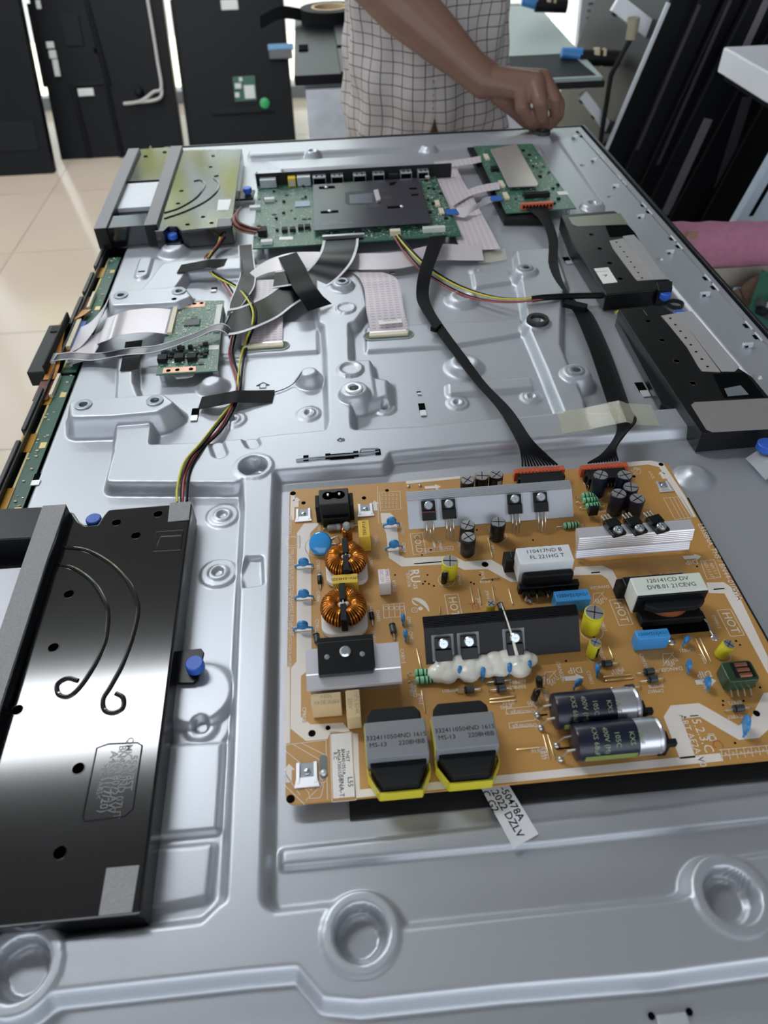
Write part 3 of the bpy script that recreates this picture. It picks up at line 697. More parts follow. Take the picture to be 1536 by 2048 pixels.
for kd, px, py, a, tilt in (('k', 935, 960, 2.0, 0), ('k', 964, 952, 1.0, 0), ('k', 993, 949, -1.2, 0), ('k', 935, 1050, 2.2, 0), ('k', 937, 1074, 0.1, 0), ('k', 997, 1044, 2.6, 0),
                            ('n', 1202, 950, 0.6, 0), ('n', 1250, 950, 1.4, 0), ('n', 1262, 974, 0.9, 0), ('n', 1238, 987, 2.0, 0), ('n', 1275, 997, 1.7, 0),
                            ('y', 900, 1122, 2.6, 0), ('s', 982, 1207, 2.0, 0), ('Y', 1189, 1225, 2.4, 0), ('m', 1191, 1285, -1.0, 0), ('t', 1456, 1288, 2.0, .22)):
    c = b(px, py, HGT[kd]); c.z = ZB
    if tilt: c.x -= .002
    M = Matrix.Translation(c) @ Matrix.Rotation(tilt, 4, 'Y') @ Matrix.Rotation(a, 4, 'Z')
    o = inst(CAN[kd][0], 'can_capacitor', psu, mtx=M)
    for me_, nm in zip(CAN[kd][1:], ('vent_top', 'vent_score', 'polarity_stripe')): inst(me_, nm, o, mtx=M)
# small upright black parts next to the yellow cans
for px, py, h, tl in ((887, 1168, .011, .05), (1174, 1262, .012, .1), (1067, 1400, .010, .1), (1079, 1374, .010, -.15)):
    o = MB().lathe([(.0018, .0015), (.0022, .002), (.0022, h-.0005), (.0018, h)], 12).build('upright_diode', M_k, psu, mtx=Matrix.Translation(b(px, py)) @ Matrix.Rotation(tl, 4, 'Y'))
    p = b(px, py)
    MB().tube([(p.x, p.y, ZB+h), (p.x, p.y, ZB+h+.0015), (p.x+.003, p.y+.001, ZB+h+.001), (p.x+.004, p.y+.001, ZB)], .0004, 6).build('lead', M_tin, o)
# blue disc capacitors
def disc(px, py, r, ang=0.0, th=.0034, lead=True, lean=0.0, span=None):
    hc = r+.0022; c = b(px, py, hc)
    M = Matrix.Translation(c) @ Matrix.Rotation(ang, 4, 'Z') @ Matrix.Rotation(PI/2+lean, 4, 'X')
    o = MB().lathe([(r*.72, -th/2), (r*.93, -th*.32), (r, 0), (r*.93, th*.32), (r*.72, th/2)], 22).build('disc_capacitor', M_blue, psu, mtx=M)
    if lead:
        sp_ = span or r*1.25
        ax = Vector((math.cos(ang), math.sin(ang), 0)); mb = MB()
        for s in (-1, 1):
            p = c+ax*s*r*.35; mb.tube([p+Vector((0, 0, -r*.6)), c+ax*s*r*.9+Vector((0, 0, -r*.75)), c+ax*s*sp_+Vector((0, 0, -r*.95)), Vector((c.x+ax.x*s*sp_, c.y+ax.y*s*sp_, ZB))], [r*.28, r*.2, .0007, .0005], 8)
        mb.build('lead', M_blue, o)
    return o
for px, py in ((607, 1124), (607, 1187), (605, 1250)): disc(px, py, .0038, 0, span=.0062)
for px, py in ((783, 1042), (788, 1088)): disc(px, py, .0038, .08, span=.006)
for px, py in ((806, 1235), (811, 1267)): disc(px, py, .0028, PI/2-.1, .0026, span=.003)
for px, py, r, a in ((1157, 1365, .0032, .5), (1195, 1337, .0032, PI/2-.2), (1374, 1279, .0030, .6), (1378, 1329, .0034, PI/2-.3), (1416, 1363, .0034, PI/2-.2), (1493, 1447, .0052, PI/2-.35)): disc(px, py, r, a, .0026, span=r*.9)
# varistor lying back
c = b(641, 1087, .0075)
o = MB().lathe([(.0062, -.0032), (.0082, -.0018), (.0086, 0), (.0080, .0020), (.0060, .0032)], 26).build('varistor', mat('glossy blue epoxy', '2f93d8', .12, spec=.7), psu, mtx=Matrix.Translation(c) @ Matrix.Rotation(-.35, 4, 'Z') @ Matrix.Rotation(.75, 4, 'X'))
MB().tube([c+Vector((.006, .002, 0)), c+Vector((.0125, .005, .001)), c+Vector((.014, .004, -.003)), c+Vector((.014, .003, -.0075))], [.0016, .0005, .0005, .0005], 6).tube([c+Vector((.006, -.002, 0)), c+Vector((.0125, -.003, .001)), c+Vector((.015, -.004, -.0075))], [.0016, .0005, .0005], 6).build('lead', M_tin, o)
# axial parts
def axial(p0, p1, r, m, bands=(), lead=.0045, name='diode', bandm=None, h=None):
    a, c = b(*p0, h or r), b(*p1, h or r); d = (c-a).normalized(); L = (c-a).length
    q = d.to_track_quat('Z', 'Y').to_matrix().to_4x4(); q.translation = a
    o = MB().lathe([(r*.75, 0), (r, L*.06), (r, L*.94), (r*.75, L)], 14).build(name, m, psu, mtx=q)
    mb = MB()
    for s, e in ((a, -d), (c, d)):
        f = s+e*lead; mb.tube([s, f-e*.0008, Vector((f.x, f.y, f.z-.0008)), Vector((f.x, f.y, ZB))], .00045, 6)
    mb.build('lead', M_tin, o)
    for t, wd, bm in bands: MB().lathe([(r*1.02, L*t), (r*1.02, L*(t+wd))], 14, cap=False).build('band', bm, o, mtx=q)
    return o
GB = [(t, .07, M_k) for t in (.14, .42, .62, .80)]
for p0, p1 in (((830, 1346), (866, 1344)), ((832, 1361), (870, 1358)), ((1164, 992), (1191, 990)), ((1166, 1002), (1195, 999)), ((1172, 1013), (1200, 1010)), ((1127, 1052), (1158, 1049))): axial(p0, p1, .0024, M_grn, GB, name='resistor')
axial((655, 1056), (708, 1051), .0026, mat('grey resistor', 'a9a49c', .4), [(.35, .12, M_wht), (.5, .05, mat('red band', '9c2b22', .5)), (.72, .1, M_wht)], .003, 'fuse_resistor')
for p0, p1 in (((639, 1148), (640, 1167)), ((742, 1222), (744, 1238))): axial(p0, p1, .0017, M_k, [(.12, .12, M_wht)])
for p0, p1 in (((632, 1268), (635, 1285)), ((784, 1248), (787, 1266)), ((928, 1380), (948, 1378)), ((988, 1363), (1008, 1361)), ((993, 1378), (1012, 1376)), ((1204, 1328), (1224, 1326)), ((1288, 1344), (1308, 1341)), ((1295, 1360), (1315, 1357)), ((1250, 1377), (1268, 1374)), ((1466, 1418), (1488, 1415)), ((999, 1207), (1004, 1220))): axial(p0, p1, .0021, mat('grey diode', '3a3d42', .4), [(.1, .12, M_ink)])
# coil on the gray rod
c = b(696, 1085)
o = MB().lathe([(.0022, .001), (.0022, .016), (.0026, .0165), (.0026, .019), (.0018, .020)], 14).build('rod_choke', mat('grey rod', '8d8f93', .4), psu, c)
MB().tube([(.0031*math.cos(t), .0031*math.sin(t), .003+.0115*t/(2*PI*7)) for t in np.linspace(0, 2*PI*7, 85)], .0007, 6).build('winding', M_copper, o, c)
# jumpers
jm = [((984, 1170), (990, 1212)), ((956, 1178), (962, 1210)), ((940, 1174), (947, 1208)), ((976, 1077), (985, 1117)), ((1017, 1178), (1025, 1210)), ((963, 1160), (999, 1157)), ((833, 1298), (842, 1338)), ((843, 1382), (850, 1426)), ((980, 1400), (1030, 1393)), ((980, 1406), (1032, 1401)), ((1086, 1470), (1099, 1519)), ((1095, 1470), (1109, 1519)), ((1033, 1500), (1080, 1495)), ((1216, 1294), (1226, 1319)), ((1207, 1355), (1262, 1350)), ((1211, 1363), (1266, 1357)), ((1222, 1377), (1249, 1374)), ((1390, 1278), (1413, 1326)), ((1398, 1276), (1421, 1325)), ((879, 1215), (880, 1228)), ((1366, 1272), (1372, 1288)), ((1161, 955), (1172, 975))]
for p, q in jm:
    p, q = b(*p), b(*q); up = Vector((0, 0, .0009)); d = (q-p).normalized()*.0006
    MB().tube([p, p+up*.8+d*.3, p+up+d, q+up-d, q+up*.8-d*.3, q], .00042, 6).build('jumper_wire', M_gold, psu)
# ---- mains inlet
x0, x1, y0, y1 = rect_top((637, 978), (696, 976), (698, 1006), (638, 1009), .021)
inl = MB().box(x0, x1, y0, y1, ZB+.0005, ZB+.021).build('mains_inlet', mat('inlet plastic', '232528', .45, spec=.4), psu, bev=.0008); cx = (x0+x1)/2; cyy = (y0+y1)/2
for s in (-1, 1): MB().box(cx+s*.0105-.0022, cx+s*.0105+.0052*0+.0022, y0+.001, y1-.001, ZB+.0005, ZB+.015).build('flange', M_k2, inl, bev=.0006) if False else None
MB().box(x0-.0032, x0, y0+.002, y1-.001, ZB+.0005, ZB+.0165).build('flange', M_k2, inl, bev=.0006); MB().box(x1, x1+.0032, y0+.002, y1-.001, ZB+.0005, ZB+.0165).build('flange', M_k2, inl, bev=.0006)
MB().box(x0+.0015, x1-.001, y0-.004, y0, ZB+.0005, ZB+.010).build('foot', M_k, inl, bev=.0005)
pts = []
for i in range(25): a = PI/4+1.5*PI*i/24; pts.append((-.0042+.0042*math.cos(a), .0042*math.sin(a)))
for i in range(25): a = -3*PI/4+1.5*PI*i/24; pts.append((.0042+.0042*math.cos(a), .0042*math.sin(a)))
MB().prism(pts, 0, .0002).build('socket_opening', mat('socket dark', '020202', 1, var=0, spec=0), inl, (cx, cyy+.0008, ZB+.021))
for s in (-1, 1): MB().lathe([(.0012, 0), (.0012, .0012), (.0008, .0018)], 12).build('pin', M_tin, inl, (cx+s*.0042, cyy+.0008, ZB+.0211))
# spring clips round the fixing screws
for px, py, sx in ((607, 1030, .0052), (731, 1020, .0052), (614, 1547, .0056), (1327, 973, .0045)):
    c = b(px, py)
    o = MB().box(-sx, sx, -sx*1.1, sx*1.1, .0001, .0003).build('clip_window', mat('clip floor', '8a9096', .4, metal=.6), psu, c)
    MB().box(-sx*1.05, -sx*.7, -sx*1.1, sx*1.1, .0003, .0016).box(sx*.7, sx*1.05, -sx*1.1, sx*1.1, .0003, .0016).prism([(-sx*1.25, -sx*1.5), (sx*1.25, -sx*1.5), (sx*1.05, -sx*.45), (-sx*1.05, -sx*.45)], .0004, .0012).build('spring_clip', M_alw, o, c, bev=.0002)
    MB().ball((0, .001, .0004), .0022, .0022, .0012).build('screw', M_screw, o, c)
# test pads near the inlet
for px, py in ((817, 974), (840, 972)): MB().ball((0, 0, .0004), .0014, .0014, .0012).build('solder_dome', M_tin, psu, b(px, py))
# ---- toroid chokes
def toroid(px, py, R, h, name_lab):
    z0 = .005; zc = z0+h/2; c = b(px, py, zc); c.z = ZB
    o = MB().prism(rrect(-R*1.02, R*1.02, -R*1.12, R*.98, R*.45), .0006, .0046).build('toroid_choke', M_wpl, psu, c, bev=.0005)
    r = h*.5; Rm = R-r
    MB().torus(Rm, r*.80, 40, 12, Matrix.Translation((0, 0, zc)), 1.0).build('coil_core', M_copd, o, c)
    n = 42; mb = MB()
    for i in range(n):
        a = 2*PI*(i+.5)/n
        if abs(math.cos(a)) < .17: continue
        jit = .012*math.sin(i*2.3)
        loop = []
        for j in range(12):
            t = 2*PI*j/12; tw = a+jit+.035*math.cos(t)
            q = Rm+r*1.02*math.cos(t); loop.append((q*math.cos(tw), q*math.sin(tw), zc+r*1.02*math.sin(t)))
        mb.tube(loop, .00072, 6, True)
    mb.build('winding', M_copper, o, c)
    MB().box(-.0020, .0020, Rm-r*1.25, R*1.05, z0, zc+r*1.1).box(-.0020, .0020, -R*1.05, -Rm+r*1.25, z0, zc+r*1.1).build('divider', M_k2, o, c, bev=.0004)
    MB().ball((-.001, 0, zc), .0042, .0034, .004).ball((.002, .0006, zc+.0006), .003, .0028, .0036).box(-.0004, .0004, -.006, .006, zc, zc+.0052).build('glue_centre', M_glue, o, c)
toroid(692, 1119, .0142, .0115, ''); toroid(687, 1214, .0148, .0115, '')
# ---- heat sinks
def hs_frame(LL, LR, BLp, BRp, TLp, TRp, z0, z1, z2):
    y0 = (b(*LL, z0).y+b(*LR, z0).y)/2; y1 = (b(*BLp, z1).y+b(*BRp, z1).y)/2; y2 = (b(*TLp, z2).y+b(*TRp, z2).y)/2
    x0 = (b(*LL, z0).x+b(*BLp, z1).x)/2; x1 = (b(*LR, z0).x+b(*BRp, z1).x)/2
    return x0, x1, y0, y1, y2
def extr_x(mb, prof, x0, x1):
    """extrude a (y, z) profile along x"""
    M = Matrix(((0, 0, 1, 0), (1, 0, 0, 0), (0, 1, 0, 0), (0, 0, 0, 1)))
    return mb.prism(prof, x0, x1, M)
def to220(parent, px, M, band=None, film=False, body=M_k):
    o = MB().box(-.0050, .0050, -.0155+.0082, .0, .0004, .0048).box(-.0050, .0050, 0, .0070, .0004, .0030).build('power_transistor', body, parent, mtx=M, bev=.0004)
    MB().lathe([(.0029, .0030), (.0033, .0032), (.0033, .0046), (.0026, .0054)], 18, Matrix.Translation((0, .0036, 0))).box(-.002, .002, .0032, .0040, .0054, .0056).box(-.0004, .0004, .0016, .0056, .0054, .0056).build('screw', M_screw, o, mtx=M)
    mb = MB()
    for k in (-1, 0, 1):
        p = M @ Vector((k*.0025, -.0075, .0026)); q = M @ Vector((k*.0025, -.0130, .0028)); q2 = q+Vector((0, -.0012 if k else -.0022, -.002))
        mb.tube([p, q, q2, (q2.x, q2.y-.001, ZB)], .0006, 6)
    mb.build('lead', M_tin, o)
    if band: MB().box(-.00505, .00505, -.0016, -.0006, .0004, .00485).build('band', band, o, mtx=M)
    if film:
        MB().box(-.0068, .0068, -.008, .0085, .0001, .00035).build('insulating_film', M_clear, o, mtx=M)
    return o
# silver sink at the top
x0, x1, y0, y1, y2 = hs_frame((819, 1058), (1151, 1034), (813, 1003), (1140, 978), (812, 985), (1134, 961), .008, .023, .0245)
pr = [(y0, ZB+.008), (y1, ZB+.023)]
n = 9
for i in range(n): yy = y1+(y2-y1)*(i+.5)/n; zz = ZB+.023+.0015*(i+.5)/n; hw = (y2-y1)/n/2; pr += [(yy-hw*.9, zz+.0009), (yy+hw*.2, zz+.0009), (yy+hw*.4, zz-.0004)]
pr += [(y2, ZB+.0245), (y2, ZB+.0215), (y1+.0005, ZB+.0205), (y0+.0015, ZB+.006)]
h1 = extr_x(MB(), pr, x0, x1).build('heat_sink', M_al, psu, smooth=20)
MB().box(x0+.002, x0+.004, y1-.001, y1+.001, ZB, ZB+.021).box(x1-.004, x1-.002, y1-.001, y1+.001, ZB, ZB+.021).build('sink_leg', M_al, h1)
u = Vector((0, y1-y0, .015)).normalized()
for px, py, bd in ((858, 1022, M_red), (898, 1017, None), (1030, 1007, None), (1082, 1003, None)):
    t = ((1003-py+25*(1-(px-819)/332))/55)
    f_ = .80
    yy = y0+(y1-y0)*f_; zz = ZB+.008+.015*f_; xx = b(px, py, zz-ZB).x
    M = frame(Vector((xx, yy, zz))-u*.0036, (1, 0, 0), u); to220(h1, px, M, mat('maroon band', '6a1d22', .4) if bd else None, True)
# black sink
x0, x1, y0, y1, y2 = hs_frame((853, 1326), (1166, 1306), (847, 1256), (1154, 1232), (845, 1233), (1146, 1210), .006, .023, .0245)
pr = [(y0, ZB+.006), (y1, ZB+.023)]; n = 7
for i in range(n): yy = y1+(y2-y1)*(i+.5)/n; zz = ZB+.023+.0015*(i+.5)/n; hw = (y2-y1)/n/2; pr += [(yy-hw*.9, zz+.0009), (yy+hw*.2, zz+.0009), (yy+hw*.4, zz-.0004)]
pr += [(y2, ZB+.0245), (y2, ZB+.0215), (y1+.0005, ZB+.0205), (y0+.0015, ZB+.004)]
h2 = extr_x(MB(), pr, x0, x1).build('heat_sink', M_hsk, psu, smooth=20)
MB().box(x0+.002, x0+.004, y1-.001, y1+.001, ZB, ZB+.021).box(x1-.004, x1-.002, y1-.001, y1+.001, ZB, ZB+.021).build('sink_leg', M_al, h2)
u = Vector((0, y1-y0, .017)).normalized()
for px, py in ((885, 1284), (936, 1280), (1027, 1273)):
    f_ = .58; yy = y0+(y1-y0)*f_; zz = ZB+.006+.017*f_; xx = b(px, py, zz-ZB).x
    to220(h2, px, frame(Vector((xx, yy, zz))-u*.0036, (1, 0, 0), u), None, True)
# white glue with four blue discs
g = thing('glue_bead', None, None) if False else None
gl = MB()
path = [(878, 1345, .0075), (895, 1350, .0065), (915, 1338, .0065), (938, 1346, .007), (955, 1337, .006), (975, 1338, .0062), (1000, 1337, .0065), (1018, 1330, .006), (1040, 1335, .0075), (1058, 1318, .006)]
for px, py, r in path: c = b(px, py, .004); gl.ball((c.x, c.y, ZB+.0036), r, r*.9, r*.72, 14, 8)
for px, py, r in ((890, 1325, .0065), (915, 1320, .006), (940, 1322, .006), (965, 1320, .006), (990, 1315, .0065), (1012, 1311, .0065), (1030, 1313, .006), (1048, 1312, .006)):
    c = b(px, py, .008); gl.ball((c.x, c.y, ZB+.006), r, r*.8, r*.8, 14, 8)
go = gl.build('silicone_bead', M_glue, psu)
rmm = go.modifiers.new('r', 'REMESH'); rmm.mode = 'VOXEL'; rmm.voxel_size = .0007; rmm.use_smooth_shade = True
sm = go.modifiers.new('s', 'SMOOTH'); sm.iterations = 6; sm.factor = .5
for px, py in ((919, 1340), (966, 1344), (1019, 1335), (1058, 1330)): disc(px, py, .0032, PI/2-.25, .0028, span=.003)
MB().tube([b(1002, 1206, .024), b(1014, 1240, .026), b(1022, 1265, .021), b(1034, 1310, .012)], [.0003, .0005, .0006, .0012], 6).build('silicone_thread', M_glue, psu)
# bright sink of the bridge rectifier
ya = (b(613, 1300, .023).y+b(795, 1283, .023).y)/2; yb_ = (b(612, 1350, .019).y+b(803, 1334, .019).y)/2; yc = (b(611, 1378, .0165).y+b(806, 1364, .0165).y)/2
x0 = (b(613, 1300, .023).x+b(611, 1378, .0165).x)/2; x1 = (b(795, 1283, .023).x+b(806, 1364, .0165).x)/2
h3 = extr_x(MB(), [(ya, ZB+.023), (yb_, ZB+.0195), (yb_-.0005, ZB+.0189), (yc, ZB+.0165), (yc, ZB+.0140), (yc+.003, ZB+.0135), (yb_+.002, ZB+.0165), (ya, ZB+.020)][::-1], x0, x1).build('heat_sink', M_alw, psu, smooth=15)
MB().box(x0+.001, x1-.001, yc+.006, yc+.008, ZB+.001, ZB+.0165).build('sink_web', M_al, h3)
u = Vector((0, ya-yb_, .0035)).normalized(); xm = b(691, 1308, .024).x; ym = ya-.0075
M = frame(Vector((xm, ym, ZB+.023-.0035*(.0075/(ya-yb_)))), (1, 0, 0), u)
r_ = MB().prism([(-.0165, -.011), (.0155, -.011), (.0172, -.008), (.0172, .0095), (-.0165, .0095)], .0002, .0050).build('bridge_rectifier', M_k, h3, mtx=M, bev=.0006)
MB().lathe([(.0030, .005), (.0034, .0052), (.0034, .0064), (.0024, .0074)], 18, Matrix.Translation((0, .002, 0))).build('screw', M_screw, r_, mtx=M)
MB().lathe([(.0016, .0050), (.0013, .0052)], 14, Matrix.Translation((-.011, .000, 0))).lathe([(.0016, .0050), (.0013, .0052)], 14, Matrix.Translation((.010, .000, 0))).build('moulding_mark', M_grey, r_, mtx=M)
MB().box(-.0165, .0172, .0095, .013, -.002, .0030).build('rear_ledge', M_k2, r_, mtx=M)
# silver finned sink at the right
z0, z1, z2, z3 = .004, .013, .0225, .0235
yd = (b(1165, 1116, z0).y+b(1395, 1099, z0).y)/2; yc = (b(1166, 1097, z1).y+b(1401, 1080, z1).y)/2; yb_ = (b(1159, 1076, z2).y+b(1387, 1058, z2).y)/2; ya = (b(1141, 1057, z3).y+b(1364, 1040, z3).y)/2
x0 = (b(1141, 1057, z3).x+b(1166, 1097, z1).x)/2; x1 = (b(1364, 1040, z3).x+b(1401, 1080, z1).x)/2
pr = [(ya, ZB+z3), (yb_, ZB+z2)]; n = 6
for i in range(n): f_ = (i+.5)/n; yy = yb_+(yc-yb_)*f_; zz = ZB+z2+(z1-z2)*f_; pr += [(yy, zz+.0004), (yy-.0003, zz-.0003)]
pr += [(yc, ZB+z1)]; n = 5
for i in range(n): f_ = (i+.5)/n; yy = yc+.0012+(yd-yc-.0012)*f_; zz = ZB+z1-.002+(z0-z1+.002)*f_; pr += [(yy, zz+.0003), (yy+.0002, zz-.0004)]
pr += [(yd, ZB+z0), (yd+.0025, ZB+z0), (yc+.003, ZB+z1-.003), (ya, ZB+z3-.003)]
h4 = extr_x(MB(), pr[::-1], x0, x1).build('heat_sink', M_alw, psu, smooth=15)
MB().box(x0+.002, x0+.004, yb_+.002, yb_+.004, ZB, ZB+z2-.003).box(x1-.004, x1-.002, yb_+.002, yb_+.004, ZB, ZB+z2-.003).build('sink_leg', M_al, h4)
for px, py in ((1231, 1055), (1273, 1051), (1316, 1047)):
    c = b(px, py-6, .026); M = frame(Vector((c.x, ya+.0, ZB+z3+.0002)), (-1, 0, 0), (0, 1, -.05))
    M = Matrix.Translation((c.x-.0015, ya-.005, ZB+z3+.0002)) @ Matrix.Rotation(PI+.25, 4, 'Z')
    o = to220(h4, px, M)
o = MB().box(-.0035, .0035, -.002, .002, .003, .010).build('small_transistor', M_k, psu, b(1183, 1034), bev=.0005)
MB().tube([(-.0015, 0, .003), (-.0015, 0, 0)], .0004).tube([(0, 0, .003), (0, 0, 0)], .0004).tube([(.0015, 0, .003), (.0015, 0, 0)], .0004).build('lead', M_tin, o, b(1183, 1034))
# ---- grey power chokes
def choke(TLp, TRp, BRp, BLp):
    h = .021
    x0, x1, y0, y1 = rect_top(TLp, TRp, BRp, BLp, h); cx, cy_ = (x0+x1)/2, (y0+y1)/2; w_, d_ = x1-x0, y1-y0
    o = MB().box(x0, x1, y0, y1, ZB+.006, ZB+h).build('power_choke', M_grey, psu, bev=.0008)
    wx = w_*.90/2; fr = d_*.62
    oc = [(cx-wx, y0+.001), (cx-wx, y0-.0015), (cx-wx*.62, y0-fr), (cx+wx*.62, y0-fr), (cx+wx, y0-.0015), (cx+wx, y0+.001)]
    MB().prism(oc, ZB+.0035, ZB+h-.0055).build('winding', M_k2, o, bev=.0008)
    oc2 = [(cx-wx*1.0, y1-.001), (cx+wx*1.0, y1-.001), (cx+wx*1.0, y1+fr*.45), (cx+wx*.8, y1+fr*.75), (cx-wx*.8, y1+fr*.75), (cx-wx*1.0, y1+fr*.45)]
    MB().prism(oc2, ZB+.0035, ZB+h-.003).build('winding', M_k2, o, bev=.0012)
    e = .0012
    tp = [(cx-w_*.5, y0+.0), (cx-w_*.5, y0-.004), (cx-wx*.62-.002, y0-fr-e), (cx+wx*.62+.002, y0-fr-e), (cx+w_*.5, y0-.004), (cx+w_*.5, y0)]
    tb = MB(); zt0, zt1 = ZB+.0008, ZB+.0098
    for p, q in zip(tp, tp[1:]):
        d = Vector((q[0]-p[0], q[1]-p[1], 0)); nn = Vector((-d.y, d.x, 0)).normalized()*.0004
        P, Q = Vector((p[0], p[1], 0)), Vector((q[0], q[1], 0))
        tb.add([P-nn+Vector((0, 0, zt0)), Q-nn+Vector((0, 0, zt0)), Q+nn+Vector((0, 0, zt0)), P+nn+Vector((0, 0, zt0)), P-nn+Vector((0, 0, zt1)), Q-nn+Vector((0, 0, zt1)), Q+nn+Vector((0, 0, zt1)), P+nn+Vector((0, 0, zt1))], [(0, 3, 2, 1), (4, 5, 6, 7), (0, 1, 5, 4), (1, 2, 6, 5), (2, 3, 7, 6), (3, 0, 4, 7)])
    tb.build('insulating_tape', M_yt, o)
    MB().box(x0-.0004, x0+.0002, y0+.001, y1-.001, ZB+.006, ZB+h-.002).build('tape_edge', M_yt, o)
    ptext(o, '3324110504ND 161S', cx, cy_+.0008, ZB+h, .0038); ptext(o, 'MS-13', cx-w_*.30, cy_-.0034, ZB+h, .0038); ptext(o, '2208HBB', cx+w_*.24, cy_-.0034, ZB+h, .0038)
choke((728, 1446), (850, 1434), (859, 1507), (733, 1517)); choke((863, 1432), (987, 1421), (998, 1489), (871, 1501))
# ---- switching transformers
def pins(mb, x0, x1, y, n, zt=.004, out=0.0):
    for i in range(n):
        x = x0+(x1-x0)*(i+.5)/n
        mb.tube([(x, y, ZB+zt), (x, y-out, ZB+zt-.0005), (x, y-out, ZB)], .0006, 6)
def transformer(TLp, TRp, BRp, BLp, h, tape, t1, t2, coil):
    x0, x1, y0, y1 = rect_top(TLp, TRp, BRp, BLp, h); cx = (x0+x1)/2; w_ = x1-x0
    o = MB().box(x0, x1, y0, y1, ZB+.006, ZB+h).build('transformer', tape, psu, bev=.0007)
    if not coil:
        MB().box(x0-.002, x1-.003, y1, y1+.006, ZB+.003, ZB+h*.62).build('bobbin', M_k, o, bev=.0008)
        MB().box(x0-.006, x0+.002, y1-.002, y1+.007, ZB+.002, ZB+h*.58).build('bobbin_end', M_k2, o, bev=.0006)
        MB().box(x0+.002, x1, y0-.005, y0, ZB+.006, ZB+h*.7).build('winding', M_k2, o, bev=.0018)
        MB().box(x0-.001, x1+.004, y0-.008, y0-.003, ZB+.003, ZB+.0095).build('bobbin', M_k, o, bev=.0007)
        for i in range(7): xx = x0+(x1-x0)*(i+.6)/7; MB().box(xx-.0018, xx+.0018, y0-.011, y0-.008, ZB+.003, ZB+.0072).build('pin_post', M_k, o, bev=.0004)
        for i in range(6): xx = x0+(x1-x0)*(i+.4)/6; MB().box(xx-.0018, xx+.0018, y1+.006, y1+.009, ZB+.004, ZB+.014).build('pin_post', M_k, o, bev=.0004)
        mb = MB(); pins(mb, x0, x1, y0-.0105, 5, .005, .002); mb.build('pin', M_tin, o)
        mb = MB()
        for i in range(6): xx = x0+(x1-x0)*(i+.5)/6; mb.torus(.0017, .0005, 12, 6, Matrix.Translation((xx, y1+.0075, ZB+.0142)))
        mb.build('wire_turn', M_copper, o)
    else:
        MB().box(x0-.001, x1-.006, y1, y1+.008, ZB+.003, ZB+h*.66).build('bobbin', M_k, o, bev=.0008)
        MB().box(x0-.004, x0+.004, y1+.001, y1+.009, ZB+.002, ZB+h*.55).build('bobbin_end', M_k2, o, bev=.0006)
        MB().box(x0+.0005, x1-.0003, y0-.0012, y0, ZB+.008, ZB+h-.0008).build('core_face', M_k, o, bev=.0004)
        MB().prism([(cx-w_*.36, y0), (cx-w_*.40, y0-.005), (cx-w_*.26, y0-.0085), (cx+w_*.30, y0-.0085), (cx+w_*.44, y0-.005), (cx+w_*.44, y0)], ZB+h*.60, ZB+h*.80).build('flange', M_k2, o, bev=.0008)
        MB().lathe([(w_*.34, ZB+.009), (w_*.34, ZB+h*.62)], 28, Matrix.Translation((cx+.001, y0+w_*.34-.0078, 0))).build('winding', mat('coil copper', '9c5a3c', .4, metal=.3), o)
        MB().box(cx-w_*.42, cx+w_*.46, y0-.0095, y0, ZB+.003, ZB+.0092).build('flange', M_k2, o, bev=.0008)
        mb = MB()
        for i in range(6): xx = x0+w_*(i+.7)/6.5; mb.tube([(xx, y1+.0085, ZB), (xx, y1+.0085, ZB+.012), (xx-.0006, y1+.008, ZB+.0155)], [.0006, .0006, .0012], 6)
        mb.build('pin', M_tin, o)
        q = b(1428, 1274); MB().tube([(x1-.001, y0-.009, ZB+.006), (x1+.001, y0-.0105, ZB+.004), (q.x-.002, q.y+.003, ZB+.003), (q.x, q.y, ZB)], .0006, 6).build('earth_wire', M_tin, o)
        MB().lathe([(.0028, 0), (.0024, .0006), (.0006, .0012)], 14).build('solder_dome', M_tin, o, q)
    ptext(o, t1, cx, (y0+y1)/2+.0030, ZB+h, .0046); ptext(o, t2, cx+.001, (y0+y1)/2-.0022, ZB+h, .0046)
transformer((1030, 1096), (1136, 1088), (1151, 1120), (1042, 1129), .025, M_wht, '110417ND B', 'FL 221HG T', False)
transformer((1257, 1157), (1398, 1143), (1418, 1178), (1278, 1190), .025, M_cream, '120141CD DV', 'DVB.01 21CEVG', True)
MB().lathe([(.0028, 0), (.0024, .0006), (.0006, .0014)], 14).build('solder_dome', M_tin, psu, b(1057, 1199))
MB().lathe([(.0028, 0), (.0024, .0006), (.0006, .0014)], 14).build('solder_dome', M_tin, psu, b(1343, 1283))
# small green transformer
c = b(1468, 1368)
o = MB().prism(rrect(-.0095, .0095, -.006, .008, .0025), .002, .013).build('drive_transformer', mat('green lacquer', '26402c', .3), psu, c, bev=.001)
MB().box(-.0045, .0075, -.0035, .0065, .013, .0134).build('window', M_k, o, c)
for i in range(3): MB().cyl((-.002, .0045-.0035*i, .0134), (.005, .0045-.0035*i, .0134), .0014, 10).build('winding', mat('old copper', '8a5a44', .35, metal=.4), o, c)
for i in range(4): MB().tube([(-.006+.004*i, -.006, .004), (-.006+.004*i, -.0095, .002), (-.006+.004*i, -.0095, 0)], .0005, 6).build('pin', M_tin, o, c)
